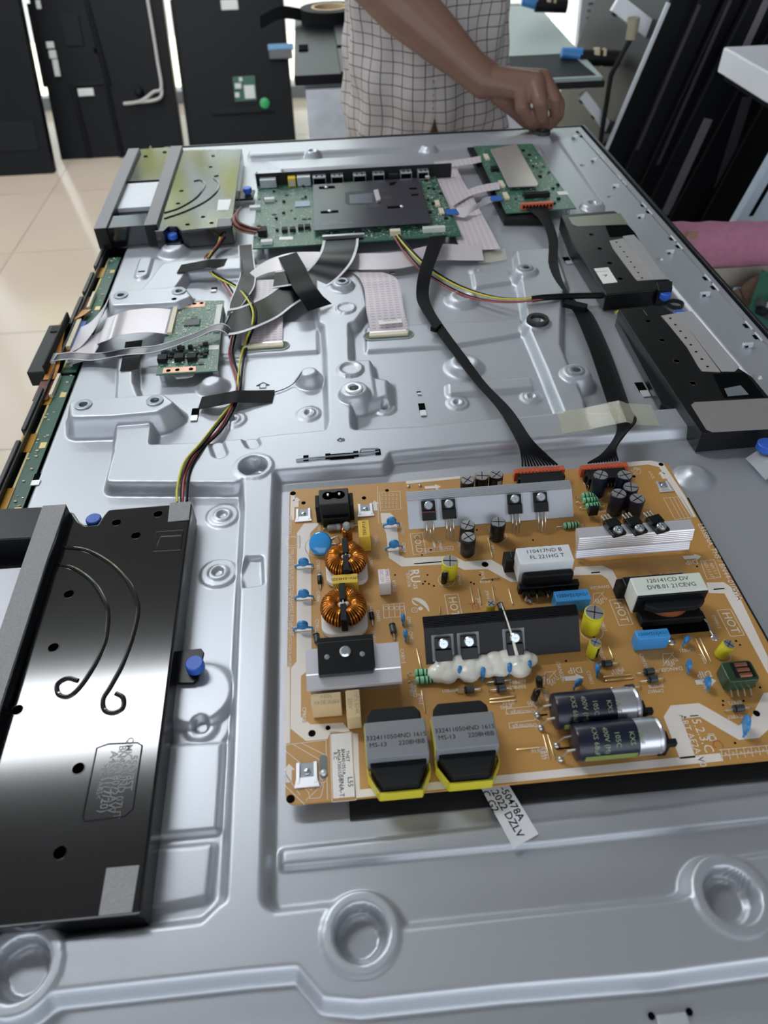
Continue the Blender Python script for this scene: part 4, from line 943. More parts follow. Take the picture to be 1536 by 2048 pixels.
# ---- the two lying bulk capacitors
def bulk(lp, rp, flip):
    r = .0104; zc = r+.0006
    a, c = b(*lp, zc), b(*rp, zc); yy = (a.y+c.y)/2; x0, x1 = a.x, c.x; L = x1-x0
    M = Matrix.Translation((x0, yy, ZB+zc)) @ Matrix.Rotation(PI/2, 4, 'Y')
    ls = L*.70
    o = MB().lathe([(r*.80, 0), (r*.95, .0006), (r, .0018), (r, ls)], 36, M).build('bulk_capacitor', M_sleeveb, psu)
    MB().lathe([(r*.985, ls), (r*.985, L*.93), (r*.90, L*.945), (r*.90, L*.955), (r*.97, L*.975), (r*.90, L)], 36, M).build('bare_can', M_slv, o)
    st = MB(); n = 8
    for i in range(n):
        a0, a1 = -2.15+.75*i/n, -2.15+.75*(i+1)/n
        f = lambda t, xx: (x0+xx, yy+r*1.012*math.cos(t), ZB+zc+r*1.012*math.sin(t))
        st.add([f(a0+.0, .004), f(a0, ls-.001), f(a1, ls-.001), f(a1, .004)], [(0, 1, 2, 3)])
    # stripe faces the viewer, low on the side
    st2 = MB()
    for i in range(n):
        a0, a1 = PI-.22+.60*i/n, PI-.22+.60*(i+1)/n
        st2.add([f(a0, .004), f(a0, ls-.001), f(a1, ls-.001), f(a1, .004)], [(0, 1, 2, 3)])
    st2.build('polarity_stripe', M_olive, o)
    tx = MB()
    rows = [('KXS 68uF', .010), ('400V (M)', .016), ('105C', .022), ('KXS', .030), ('68uF', .035)]
    for s, xx in rows:
        v, fc = text_geo(s, .0040, 'CENTER', 'CENTER', 0, 0)
        vv = []
        for p in v:
            t = PI*.66+p[0]/r; vv.append((x0+xx+p[1], yy+r*1.015*math.cos(t), ZB+zc+r*1.015*math.sin(t)))
        tx.add(vv, [q[::-1] for q in fc] if flip else fc)
    tx.build('lettering', M_olive if False else mat('olive print', '8b9678', .5), o, smooth=0)
    mb = MB()
    for s in (-1, 1): mb.tube([(x0+.0005, yy+s*.0042, ZB+zc), (x0-.004, yy+s*.0042, ZB+zc-.001), (x0-.0065, yy+s*.0042, ZB+.004), (x0-.0068, yy+s*.0042, ZB)], .0006, 8)
    mb.build('lead', M_tin, o)
    for s in (-1, 1): MB().ball((x0-.0068, yy+s*.0042, ZB+.0012), .0019, .0019, .0017).build('solder_ball', M_slv, o)
    MB().box(x1-.001, x1+.004, yy-.0075, yy+.001, ZB, ZB+.0135).box(x1-.003, x1+.007, yy-.0080, yy-.0045, ZB+.0105, ZB+.0150).build('holder_clip', M_k2, o, bev=.0007)
    return x0, x1, yy
bulk((1106, 1424), (1272, 1407), False); bulk((1146, 1485), (1318, 1470), False)
gl = MB()
for px, py, r in ((1232, 1440, .005), (1248, 1437, .006), (1262, 1434, .005), (1242, 1428, .0045)): c = b(px, py, .008); gl.ball((c.x, c.y, ZB+.008), r, r*.7, r*.6)
gl.build('silicone_dab', M_glue, psu)
# ---- orange plugs in black headers
def plug(Lp, Rp, n):
    z = .011; a, c = b(*Lp, z), b(*Rp, z); x0, x1 = a.x, c.x; yy = (a.y+c.y)/2
    o = MB().box(x0+.001, x1-.001, yy-.012, yy-.0008, ZB, ZB+z-.0004).box(x0-.0005, x1+.0005, yy-.0075, yy-.0045, ZB+.003, ZB+z-.0005).build('header', M_k2, psu, bev=.0004)
    pl_ = MB().box(x0, x1, yy-.0008, yy+.005, ZB+.0025, ZB+z-.0002).box(x0-.002, x0+.002, yy-.001, yy+.004, ZB+.003, ZB+z+.0008).box(x1-.002, x1+.002, yy-.001, yy+.004, ZB+.003, ZB+z+.0008).build('plug', M_red, o, bev=.0004)
    for i in range(n):
        xx = x0+(x1-x0)*(i+.5)/n
        MB().box(xx-.0006, xx+.0006, yy-.0004, yy+.0035, ZB+z-.0002, ZB+z+.0007).build('rib', M_red, pl_)
        MB().tube([(xx, yy-.012, ZB+.005), (xx, yy-.0135, ZB+.0045), (xx, yy-.0135, ZB)], .0004, 5).build('pin', M_tin, o)
    return x0, x1, yy
PL1 = plug((1034, 946), (1125, 939), 13); PL2 = plug((1167, 938), (1251, 932), 13)
# ---- sticker
x0, x1, y0, y1 = rect_top((662, 1468), (703, 1466), (709, 1593), (666, 1598), 0)
o = MB().box(x0, x1, y0, y1, ZB+.0001, ZB+.0003).build('sticker', mat('sticker paper', 'e6e4e2', .5, var=.02), psu)
o['label'] = 'white printed sticker'
for s, fx, fy, sz in (('THET', .76, .38, .0028), ('BN4401051A', .55, .46, .0028), ('AM5AT3I0155', .34, .47, .0027), ('R.C', .16, .36, .0030), ('L55', .82, .78, .0040), ('S8NA-T.', .40, .84, .0038)):
    ptext(o, s, x0+(x1-x0)*fx, y1+(y0-y1)*fy, ZB+.0003, sz, DN, name='lettering')
# ---- black sheet under the board and the paper slip
q0, q1 = at(700, 1640, .0012), at(1377, 995, .0012)
ins = MB().box(q0.x, at(1377, 995, .0012).x, q0.y, q1.y, .0006, .0012).build('insulating_sheet', mat('black foam sheet', '151618', .75, bump=.3, bscale=900))
tag(ins, 'thin black insulating sheet under the power supply board', 'sheet')
P = [at(960, 1572, .0046), at(1013, 1562, .0046), at(1077, 1668, .0046), at(1027, 1697, .0046)]
sl = thing('paper_slip', 'white paper slip with black numbers sticking out below the power board', 'paper label', P[3])
ctr = (P[0]+P[1]+P[2]+P[3])/4
mb = MB().prism([(p.x, p.y) for p in P], .0044, .0046); mb.build('slip', mat('slip paper', 'dfe1e6', .6, var=.03), sl)
ang = math.atan2((P[2]-P[1]).y, (P[2]-P[1]).x)
ctr = (P[1]*.5+P[2]*.5)
for s, off, al in (('-50478A', .0040, -.004), ('.2022 DZLV', .0092, -.001), ('C G2', .0142, -.010)):
    nrm = Vector((math.sin(ang), -math.cos(ang), 0)); al_ = Vector((math.cos(ang), math.sin(ang), 0))
    p = ctr+nrm*off+al_*al; MB().text(s, .0058, Matrix.Identity(4), bold=.012).build('lettering', M_ink, sl, (p.x, p.y, .0047), (0, 0, ang), smooth=0)
# ================================================================== speaker boxes
M_spk = mat('glossy black plastic', '0e0f13', 0.11, var=0.1, scale=30, spec=0.9); M_spk2 = mat('satin black plastic', '0f1012', 0.34, var=0.08, spec=.3)
M_felt = mat('grey felt', '9a9a9c', 0.95, var=0.25, scale=900, bump=0.5, bscale=1500); M_knob = mat('blue rubber', '2f5fc0', 0.45, var=0.04)
M_white2 = mat('white film', 'd8dae4', 0.25); M_emb = mat('embossed black', '202126', 0.25, var=0)
def poly_at(pts, z): return [(v.x, v.y) for v in (at(a, c, z) for a, c in pts)]
def slab(name, pts, z1, z0, m, parent, bev=.0012, zpx=None, seg=2):
    return MB().prism(poly_at(pts, z1 if zpx is None else zpx), z0, z1).build(name, m, parent, bev=bev, seg=seg)
def knob(parent, px, py, z, r=.0058, h=.006, nm='blue_screw_grommet'):
    c = at(px, py, z); c.z = z-h
    return MB().lathe([(r*.7, -.002), (r*.7, 0), (r, .0002), (r, h-.0008), (r-.0008, h)], 24).build(nm, M_knob, parent, c)
def screw_hole(parent, px, py, z, r=.0032):
    c = at(px, py, z)
    o = MB().lathe([(r, 0), (r, .00015)], 20).build('screw_hole', mat('deep hole', '030303', 1.0, var=0, spec=0), parent, c)
    MB().torus(r*1.08, .0003, 20, 6).build('hole_rim', M_spk, o, c)
def groove(parent, pts, z, r=.0017):
    P = spline([at(a, c, z) for a, c in pts], 6)
    for p in P: p.z = z-.0004
    MB().tube(P, r, 8).build('moulded_channel', M_spk, parent)
# ---- near left
zf, zp = .030, .022
c0 = at(190, 1400, zp); sp1 = thing('speaker_box', 'large glossy black speaker box at the near left corner of the set', 'speaker', (c0.x, c0.y, 0.0))
slab('enclosure', [(131, 1020), (147, 1024), (159, 1042), (172, 1050), (194, 1048), (206, 1030), (216, 1018), (384, 1004), (281, 1827), (-140, 1868), (-140, 1500), (20, 1420)], zp, .0012, M_spk, sp1, .002)
slab('frame_rail', [(88, 1013), (134, 1010), (112, 1086), (98, 1120), (-60, 1620), (-120, 1620)], zf, zp-.004, M_spk2, sp1, .001)
slab('frame_head', [(-120, 1022), (92, 1013), (70, 1075), (-120, 1085)], zf, .0012, M_spk2, sp1, .001)
slab('membrane_shelf', [(-120, 1085), (75, 1076), (-40, 1420), (-140, 1420)], .012, .0012, M_spk, sp1, .0006)
slab('radiator', [(-80, 1142), (44, 1134), (-8, 1320), (-90, 1330)], .0175, .012, M_white2, sp1, .001)
slab('felt_strip', [(86, 1013), (133, 1010), (103, 1096), (97, 1112), (-40, 1540), (-90, 1530), (50, 1116)], zf+.0008, zf, M_felt, sp1, 0, zf)
slab('felt_patch', [(340, 1007), (382, 1004), (378, 1040), (336, 1044)], zp+.0007, zp, M_felt, sp1, 0, zp)
slab('felt_patch', [(214, 1737), (279, 1731), (264, 1824), (198, 1831)], zp+.0007, zp, M_felt, sp1, 0, zp)
def zz1(L): return [(x/3.2, y/3.2+960) for x, y in L]
groove(sp1, zz1([(370, 540), (480, 570), (590, 650), (660, 760), (690, 850), (680, 1000), (640, 1120), (560, 1260), (490, 1350), (430, 1388), (375, 1370), (368, 1310), (430, 1270), (500, 1285)]), zp)
groove(sp1, zz1([(385, 430), (550, 450), (700, 530), (810, 640), (870, 760), (882, 850), (850, 1000), (790, 1170), (710, 1320), (662, 1400), (668, 1470), (722, 1492), (785, 1460), (788, 1395), (742, 1365)]), zp)
for px, py in ((233, 1045), (316, 1028), (272, 1071), (138, 1188), (107, 1295), (35, 1420), (157, 1537), (120, 1705)): screw_hole(sp1, px, py, zp)
def embline(parent, pts, z, closed=True, r=.0004):
    MB().tube([at(a, c, z) for a, c in pts], r, 5, closed).build('embossed_line', M_emb, parent)
embline(sp1, [(313, 1064), (367, 1060), (362, 1100), (306, 1103)], zp); embline(sp1, [(314, 1092), (322, 1073), (362, 1071)], zp, False)
embline(sp1, zz1([(620, 180+1536), (690, 155+1536), (880, 145+1536), (910, 165+1536), (850, 570+1536), (800, 615+1536), (540, 650+1536), (530, 620+1536)]), zp, r=.0005)
for s, px, py, sz in (('55Q/8ST', 262, 1545, .0056), ('QMK SOUND 07UT', 247, 1553, .0054), ('BN96-18072AW', 233, 1556, .0056), ('A450 (1/7/20)', 217, 1562, .0062), ('>PC+ABS<', 203, 1562, .0044)):
    p = at(px, py, zp+.0002); MB().text(s, sz, Matrix.Identity(4), bold=.01).build('embossed_lettering', M_emb, sp1, p, (0, 0, -PI/2), smooth=0)
o = slab('fixing_tab', [(352, 1302), (402, 1296), (408, 1304), (396, 1358), (386, 1366), (340, 1366)], .0095, .007, M_spk2, sp1, .0006)
knob(o, 388, 1325, .0165); o = slab('fixing_tab', [(150, 1030), (216, 1024), (212, 1052), (158, 1058)], .009, .0012, M_spk2, sp1, .0006, .02); knob(o, 186, 1036, .017)
# ---- far left
zf2, zp2 = .028, .024
c0 = at(330, 380, zp2); sp2 = thing('speaker_box', 'glossy black speaker box at the far left corner mirroring yellow daylight', 'speaker', (c0.x, c0.y, 0.0))
slab('enclosure', [(350, 300), (484, 297), (464, 452), (361, 461), (352, 452), (338, 452), (326, 462), (308, 462), (330, 380)], zp2, .0012, M_spk, sp2, .0015)
slab('frame_rail', [(257, 298), (280, 297), (212, 456), (187, 458)], zf2, .0012, M_spk2, sp2, .0008)
slab('frame_rail', [(342, 293), (365, 292), (313, 449), (288, 451)], zf2, .0012, M_spk2, sp2, .0008)
slab('frame_foot', [(223, 432), (294, 427), (289, 450), (213, 456)], zf2-.002, .0012, M_spk, sp2, .0006)
slab('membrane_shelf', [(279, 298), (344, 294), (296, 430), (222, 434)], .016, .0012, M_spk, sp2, .0006)
slab('inner_plate', [(279, 299), (344, 295), (326, 358), (254, 362)], .0235, .016, M_spk, sp2, .0008)
slab('radiator', [(251, 367), (318, 363), (304, 412), (231, 417)], .0225, .016, M_white2, sp2, .001)
slab('felt_strip', [(257, 298), (278, 297), (212, 456), (187, 458)], zf2+.0006, zf2, M_felt, sp2, 0, zf2)
slab('felt_strip', [(342, 293), (364, 292), (313, 449), (288, 451)], zf2+.0006, zf2, M_felt, sp2, 0, zf2)
slab('felt_patch', [(436, 439), (463, 437), (460, 452), (433, 454)], zp2+.0006, zp2, M_felt, sp2, 0, zp2)
def zz4(L): return [(x/3.072+150, y/3.072+270) for x, y in L]
groove(sp2, zz4([(550, 480), (640, 450), (740, 390), (790, 330), (795, 300), (770, 280), (730, 285)]), zp2)
groove(sp2, zz4([(550, 515), (680, 470), (800, 410), (870, 350), (885, 300), (850, 262), (880, 250)]), zp2)
for px, py in ((363, 382), (356, 407), (375, 449), (406, 434), (423, 446), (426, 312), (421, 334), (329, 304), (291, 312)): screw_hole(sp2, px, py, zp2, .0028)
MB().prism(poly_at([(437, 400), (462, 399), (457, 420), (434, 421)], zp2), zp2, zp2+.0003).build('sticker', M_white2, sp2)
o = slab('fixing_tab', [(325, 455), (362, 453), (360, 478), (330, 480)], .010, .0012, M_spk2, sp2, .0005, .016); knob(o, 344, 467, .017, .0062)
o = slab('fixing_tab', [(480, 381), (510, 379), (506, 396), (478, 398)], .009, .006, M_spk2, sp2, .0005); knob(o, 494, 375, .018, .0062)
# ---- far right slim speaker
def zz7(L): return [(x/3.368+1080, y/3.368+380) for x, y in L]
z3 = .020
c0 = at(1230, 500, z3); sp3 = thing('speaker_box', 'slim black speaker at the right edge carrying a white label with a letter A', 'speaker', (c0.x, c0.y, 0.0))
slab('enclosure', zz7([(140, 168), (500, 138), (520, 150), (590, 232), (690, 370), (770, 520), (890, 618), (895, 660), (445, 705), (350, 560), (210, 340), (180, 260)]), z3, .001, M_spk2, sp3, .0012)
slab('base', zz7([(150, 190), (500, 160), (600, 370), (560, 660), (450, 715), (330, 580), (200, 360)]), .008, .001, M_spk2, sp3, .001, .012)
MB().prism(poly_at(zz7([(190, 185), (540, 158), (590, 232), (250, 246), (215, 230)]), z3), z3, z3+.0004).build('metal_plate', mat('olive metal', '8d8f80', .35, metal=.6), sp3)
MB().prism(poly_at(zz7([(440, 240), (590, 235), (640, 290), (685, 365), (600, 310), (470, 318)]), z3), z3, z3+.0003).build('port_recess', M_slot, sp3)
def perf(parent, pts, z, holes, felt):
    o = MB().prism(poly_at(pts, z), z, z+.0006).build('perforated_plate', mat('grey plate', 'a8a5a4', .4, metal=.2), parent)
    for px, py in holes: MB().lathe([(.0013, 0), (.0013, .00015)], 12).build('plate_hole', M_slot, o, at(px, py, z+.0006))
    MB().prism(poly_at(felt, z), z+.0006, z+.0013).build('felt_strip', M_felt, parent)
perf(sp3, zz7([(468, 345), (560, 328), (770, 605), (655, 612), (640, 598), (490, 395)]), z3, zz7([(515, 352), (540, 384), (565, 416), (588, 450), (612, 485), (637, 520), (662, 556), (687, 592)]), zz7([(555, 318), (630, 308), (690, 372), (775, 500), (860, 605), (770, 610)]))
for x, y in ((345, 300), (402, 395), (468, 492), (540, 598)): screw_hole(sp3, *zz7([(x, y)])[0], z3, .0026)
q = poly_at(zz7([(363, 530), (460, 522), (522, 622), (425, 632)]), z3)
o = MB().prism(q, z3, z3+.0003).build('sticker', mat('sticker paper', 'e6e4e2', .5, var=.02), sp3)
p = at(*zz7([(440, 575)])[0], z3+.0004); MB().text('A', .0075, Matrix.Identity(4), bold=.01).build('lettering', M_ink, o, p, (0, 0, -1.0), smooth=0)
p = at(*zz7([(415, 548)])[0], z3+.0004); MB().text('BN96-52855A', .0022, Matrix.Identity(4)).build('lettering', M_ink, o, p, (0, 0, .03), smooth=0)
slab('foot', zz7([(785, 620), (893, 612), (893, 665), (800, 675)]), z3+.002, .004, M_spk2, sp3, .0008)
knob(sp3, 1332, 585, .019, .0060)
# ---- near right slim speaker
z4 = .021
c0 = at(1400, 740, z4); sp4 = thing('speaker_box', 'slim black speaker at the right edge nearest the viewer with a steel end plate', 'speaker', (c0.x, c0.y, 0.0))
slab('enclosure', zz7([(530, 800), (820, 780), (905, 830), (1070, 870), (1340, 1200), (1430, 1260), (1800, 1700), (1700, 1590), (1090, 1640), (900, 1360), (700, 1060)]), z4, .001, M_spk2, sp4, .0012)
slab('base', zz7([(515, 850), (700, 830), (1100, 1500), (1080, 1640), (980, 1500), (820, 1420), (640, 1080)]), .009, .001, M_spk2, sp4, .001, .012)
MB().prism(poly_at(zz7([(1018, 1450), (1040, 1432), (1536, 1405), (1760, 1600), (1160, 1632), (1120, 1615)]), z4), z4, z4+.0005).build('steel_plate', mat('steel plate', 'a09c9b', .35, metal=.4), sp4)
MB().prism(poly_at(zz7([(1165, 1243), (1380, 1230), (1510, 1395), (1240, 1402)]), z4), z4, z4+.0003).build('port_recess', M_slot, sp4)
MB().prism(poly_at(zz7([(1240, 1340), (1350, 1318), (1405, 1380), (1265, 1392)]), z4), z4+.0003, z4+.0005).build('port_floor', mat('port floor', '6f767b', .4), sp4)
perf(sp4, zz7([(815, 850), (920, 832), (1215, 1228), (1090, 1222), (1065, 1190), (990, 1060), (860, 900)]), z4, zz7([(878, 864), (912, 907), (946, 951), (982, 996), (1016, 1043), (1051, 1090), (1090, 1139), (1128, 1189)]), zz7([(918, 832), (1020, 825), (1340, 1200), (1310, 1228), (1222, 1228)]))
for x, y in ((728, 884), (822, 1012), (920, 1152), (1030, 1302)): screw_hole(sp4, *zz7([(x, y)])[0], z4, .0026)
embline(sp4, zz7([(580, 810), (690, 800), (722, 845)]), z4, False)
knob(sp4, 1360, 624, .018, .0062); knob(sp4, 1535, 886, .016, .0075)
MB().lathe([(.0085, 0), (.0085, .004), (.0068, .004), (.0068, 0)], 24, cap=False).build('rubber_ring', M_ringk, sp4, at(1350, 612, .008))
for px, py in ((1228, 640), (1258, 608)):
    p = on(px, py, .008); o = MB().tube([p, p+Vector((.004, .002, .001)), p+Vector((.008, .003, -.001))], .0016, 8).build('wire_end', mat('yellow wire', 'c9c23a', .4), sp4)
# ================================================================== the other circuit boards
M_green = mat('green board', '2a5a49', .35, var=.2, scale=120, spec=.5); M_green2 = mat('pale green board', '356551', .35, var=.25, scale=180)
M_chip = mat('grey chip', '3b3f44', .45); M_smd = mat('pale smd part', 'c9ccc8', .4); M_cop = mat('bare copper pad', 'd8a98c', .35, metal=.3); M_conn = mat('beige connector', 'd8cfb6', .45)
def board(name, label, pts, z, th=.0012, m=None, hgt=0.0):
    P = poly_at(pts, z); cx = sum(p[0] for p in P)/len(P); cy = sum(p[1] for p in P)/len(P)
    t = thing(name, label, 'circuit board', (cx, cy, hgt)); MB().prism(P, z-th, z).build('board', m or M_green, t)
    for p in P[:4]:
        q = Vector((p[0]+(cx-p[0])*.12, p[1]+(cy-p[1])*.12, 0))
        MB().lathe([(.003, 0), (.003, z-th-hz(q))], 10).build('standoff', M_tab, t, (q.x, q.y, hz(q)))
    return t
def part_px(t, name, px, py, z, sx, sy, h, m, bev=.0002, rz=0.0):
    return MB().box(-sx/2, sx/2, -sy/2, sy/2, 0, h).build(name, m, t, at(px, py, z), (0, 0, rz), bev=bev)
def scatter(t, quad, z, n, seed, kinds):
    rnd = random.Random(seed); q = [Vector((*p, z)) for p in poly_at(quad, z)]
    for i in range(n):
        u, v = rnd.random(), rnd.random(); p = (q[0]*(1-u)+q[1]*u)*(1-v)+(q[3]*(1-u)+q[2]*u)*v
        nm, sx, sy, h, m = rnd.choice(kinds); f = rnd.uniform(.7, 1.2)
        MB().box(-sx*f/2, sx*f/2, -sy*f/2, sy*f/2, 0, h).build(nm, m, t, p, (0, 0, rnd.choice((0, PI/2))))
SM = [('smd_resistor', .0018, .001, .0005, M_smd), ('smd_capacitor', .0022, .0014, .001, M_conn), ('small_chip', .005, .004, .001, M_chip), ('smd_inductor', .004, .004, .0022, M_k2), ('smd_capacitor', .0014, .001, .0006, M_tin)]
def print_rows(t, quad, z, n, seed):
    """fine white print and pads of a board, one flat layer"""
    rnd = random.Random(seed); q = [Vector((*p, z+.0001)) for p in poly_at(quad, z)]; mb = MB()
    for i in range(n):
        u, v = rnd.random(), rnd.random(); p = (q[0]*(1-u)+q[1]*u)*(1-v)+(q[3]*(1-u)+q[2]*u)*v
        w_, h_ = rnd.choice(((.003, .0006), (.0008, .003), (.0012, .0008), (.005, .0004))); mb.box(p.x-w_/2, p.x+w_/2, p.y-h_/2, p.y+h_/2, p.z, p.z+.00008)
    mb.build('print_and_pads', mat('board print', 'b9c9bd', .45), t, smooth=0)
# ---- main board
zm = .013
mbd = board('main_board', 'large green main circuit board with a dark cooling plate and a row of sockets', [(517, 360), (869, 347), (923, 470), (505, 497)], zm, .0016)
def zz5(L): return [(x/2.954+480, y/2.954+260) for x, y in L]
pa, pb = at(514, 372, zm), at(903, 352, zm); yb = (pa.y+pb.y)/2
io = MB().box(pa.x, pb.x, yb+.001, yb+.0026, zm-.004, zm+.0165).build('socket_panel', M_k2, mbd, bev=.0004)
for a, c, hh, m, nm in ((125, 220, .012, M_slv, 'aerial_socket'), (288, 332, .012, mat('yellow socket', 'd2b21e', .4), 'audio_socket'), (340, 420, .013, M_slv, 'network_socket'), (432, 510, .012, M_slv, 'video_socket'), (540, 612, .012, M_slv, 'video_socket'), (670, 746, .012, M_slv, 'video_socket'), (786, 856, .012, M_slv, 'video_socket'), (882, 940, .010, M_k2, 'optical_socket'), (950, 1020, .012, M_slv, 'usb_socket'), (1055, 1122, .012, M_slv, 'usb_socket')):
    x0 = at(a/2.954+480, 366, zm).x; x1 = at(c/2.954+480, 366, zm).x
    o = MB().box(x0, x1, yb-.011, yb+.001, zm+.0006, zm+hh).build(nm, m, mbd, bev=.0006)
    if nm in ('video_socket', 'usb_socket'):
        MB().box(x0+.0012, x1-.0012, yb-.0112, yb-.011, zm+.002, zm+hh-.0022).build('socket_mouth', M_slot, o)
        for f in (.3, .7): MB().box(x0+(x1-x0)*f-.001, x0+(x1-x0)*f+.001, yb-.0106, yb-.004, zm+hh, zm+hh+.0004).build('latch', M_k2, o)
    if nm == 'audio_socket': MB().cyl(((x0+x1)/2, yb-.013, zm+.006), ((x0+x1)/2, yb-.011, zm+.006), .004, 16).build('socket_ring', M_slv, o)
zs = .020; q = poly_at(zz5([(430, 322), (1055, 282), (1130, 545), (435, 592)]), zs)
plate = MB(); M_plate = mat('blue grey cooling plate', '4a4f5c', .3, metal=.7)
o = plate.prism(q, zs-.0012, zs).build('cooling_plate', M_plate, mbd, bev=.0004)
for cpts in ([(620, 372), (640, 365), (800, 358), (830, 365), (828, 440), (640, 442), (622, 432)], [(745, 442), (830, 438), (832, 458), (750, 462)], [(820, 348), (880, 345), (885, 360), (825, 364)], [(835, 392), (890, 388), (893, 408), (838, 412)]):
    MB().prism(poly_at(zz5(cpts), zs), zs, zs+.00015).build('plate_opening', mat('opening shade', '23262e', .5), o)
MB().prism(poly_at(zz5([(645, 385), (785, 372), (782, 430), (650, 436)]), zs), zs+.00015, zs+.0003).build('opening_floor', mat('opening floor', '596270', .35, metal=.3), o)
MB().prism(poly_at(zz5([(790, 368), (815, 362), (832, 420), (808, 432)]), zs), zs+.0003, zs+.003).build('bent_tab', M_alw, o)
for cpts in ([(465, 336), (560, 330), (562, 344), (468, 350)], [(475, 480), (580, 474), (582, 488), (478, 494)], [(870, 452), (960, 447), (962, 460), (872, 465)], [(1000, 342), (1045, 340), (1046, 350), (1002, 352)], [(1010, 380), (1055, 377), (1056, 386), (1012, 389)], [(880, 312), (925, 306), (910, 325), (885, 328)]):
    MB().prism(poly_at(zz5(cpts), zs), zs, zs+.0002).build('plate_slot', M_slot, o)
for x, y in ((510, 342), (530, 482), (955, 456)): MB().ball((0, 0, .001), .0025, .0025, .0015).build('bent_tab', M_alw, o, at(*zz5([(x, y)])[0], zs))
MB().text('TAL965-S8N A', .0062, Matrix.Identity(4)).build('lettering', M_grey, o, at(*zz5([(575, 553)])[0], zs+.0002), (0, 0, .02), smooth=0)
for a in ((640, 380), (820, 370), (845, 440), (640, 455)): p = at(*a, zm); MB().lathe([(.0025, 0), (.0025, zs-zm-.0012)], 10).build('plate_post', M_tab, mbd, p)
scatter(mbd, zz5([(115, 350), (420, 330), (425, 620), (95, 650)]), zm, 46, 5, SM); scatter(mbd, zz5([(1075, 300), (1150, 280), (1260, 580), (1150, 600)]), zm, 22, 6, SM); scatter(mbd, zz5([(440, 600), (900, 570), (1050, 590), (780, 640)]), zm, 16, 8, SM[:3])
print_rows(mbd, zz5([(110, 330), (430, 330), (440, 680), (85, 690)]), zm, 620, 3); print_rows(mbd, zz5([(1070, 290), (1150, 275), (1290, 610), (1130, 620)]), zm, 300, 4); print_rows(mbd, zz5([(450, 600), (1100, 560), (1100, 620), (450, 660)]), zm, 220, 9)
part_px(mbd, 'wide_flat_cable_socket', *zz5([(612, 636)])[0], zm, .052, .005, .004, M_slv); part_px(mbd, 'socket_latch', *zz5([(612, 650)])[0], zm, .050, .003, .0025, M_k2)
part_px(mbd, 'speaker_socket', *zz5([(917, 618)])[0], zm, .013, .008, .006, M_conn); part_px(mbd, 'power_socket', *zz5([(1145, 600)])[0], zm, .028, .007, .006, M_smd)
part_px(mbd, 'remote_socket', *zz5([(135, 618)])[0], zm, .011, .015, .008, M_k2); part_px(mbd, 'sticker', *zz5([(272, 640)])[0], zm, .017, .008, .0003, M_wpl)
part_px(mbd, 'large_chip', *zz5([(370, 440)])[0], zm, .020, .018, .0012, mat('blue chip', '7f95ad', .3)); part_px(mbd, 'button_cell_post', *zz5([(1105, 292)])[0], zm, .008, .008, .007, M_tin, .002)
for x, y in ((1165, 440), (1190, 488)): part_px(mbd, 'flat_cable_socket', *zz5([(x, y)])[0], zm, .006, .016, .003, M_conn)
for x, y in ((265, 598), (312, 595), (360, 583), (400, 580)): part_px(mbd, 'power_chip', *zz5([(x, y)])[0], zm, .007, .009, .004, M_k2)
for x, y in ((175, 420), (160, 670), (90, 468)): part_px(mbd, 'white_socket', *zz5([(x, y)])[0], zm, .014, .008, .004, M_smd)
# ---- timing board
zt = .012
def zzt(L): return [(x/5.12+300, y/5.12+560) for x, y in L]
tcn = board('timing_board', 'small green timing circuit board with copper strips left of the middle', zzt([(240, 215), (760, 210), (690, 930), (60, 970)]), zt, .0012, M_green2)
for quad, hs in (([(280, 240), (565, 222), (562, 275), (272, 290)], [(320, 254), (398, 248), (455, 242), (528, 236)]), ([(140, 902), (470, 885), (468, 938), (128, 956)], [(188, 928), (280, 920), (420, 912)])):
    o = MB().prism(poly_at(zzt(quad), zt), zt, zt+.0004).build('copper_strip', M_cop, tcn)
    for h_ in hs: MB().lathe([(.0022, 0), (.0022, .0002)], 14).build('strip_hole', M_dk, o, at(*zzt([h_])[0], zt+.0004))
p = at(*zzt([(230, 425)])[0], zt); MB().box(-.0016, .0030, -.027, .027, 0, .003).build('flat_cable_socket', M_conn, tcn, p); MB().box(-.0055, -.0016, -.027, .027, 0, .0024).build('socket_latch', mat('grey latch', '767a86', .4), tcn, p)
part_px(tcn, 'large_chip', *zzt([(435, 440)])[0], zt, .016, .013, .0014, M_chip); p = at(*zzt([(700, 400)])[0], zt); MB().box(-.003, .003, -.026, .026, 0, .003).build('flat_cable_socket', M_smd, tcn, p)
part_px(tcn, 'sticker', *zzt([(655, 690)])[0], zt, .010, .008, .0003, M_wpl)
scatter(tcn, zzt([(290, 300), (660, 300), (600, 560), (260, 560)]), zt, 40, 11, SM[:3]+SM[4:]); scatter(tcn, zzt([(130, 720), (600, 640), (560, 860), (110, 860)]), zt, 60, 12, SM); print_rows(tcn, zzt([(290, 220), (740, 215), (680, 920), (90, 900)]), zt, 620, 5)
for x, y in ((135, 828), (305, 815), (435, 812)): part_px(tcn, 'coil', *zzt([(x, y)])[0], zt, .009, .009, .005, M_k2)
o = MB().prism(poly_at(zzt([(200, 950), (470, 930), (440, 985), (380, 1000), (270, 1010), (250, 990)]), .0085), .0078, .0086).build('clear_fixing_tape', mat('milky tape', 'd8d8d0', .3, alpha=.6), tcn)
MB().prism(poly_at(zzt([(235, 200), (370, 205), (385, 240), (245, 245)]), .013), zt+.0004, zt+.0014).build('clear_fixing_tape', mat('milky tape', 'd8d8d0', .3, alpha=.6), tcn)
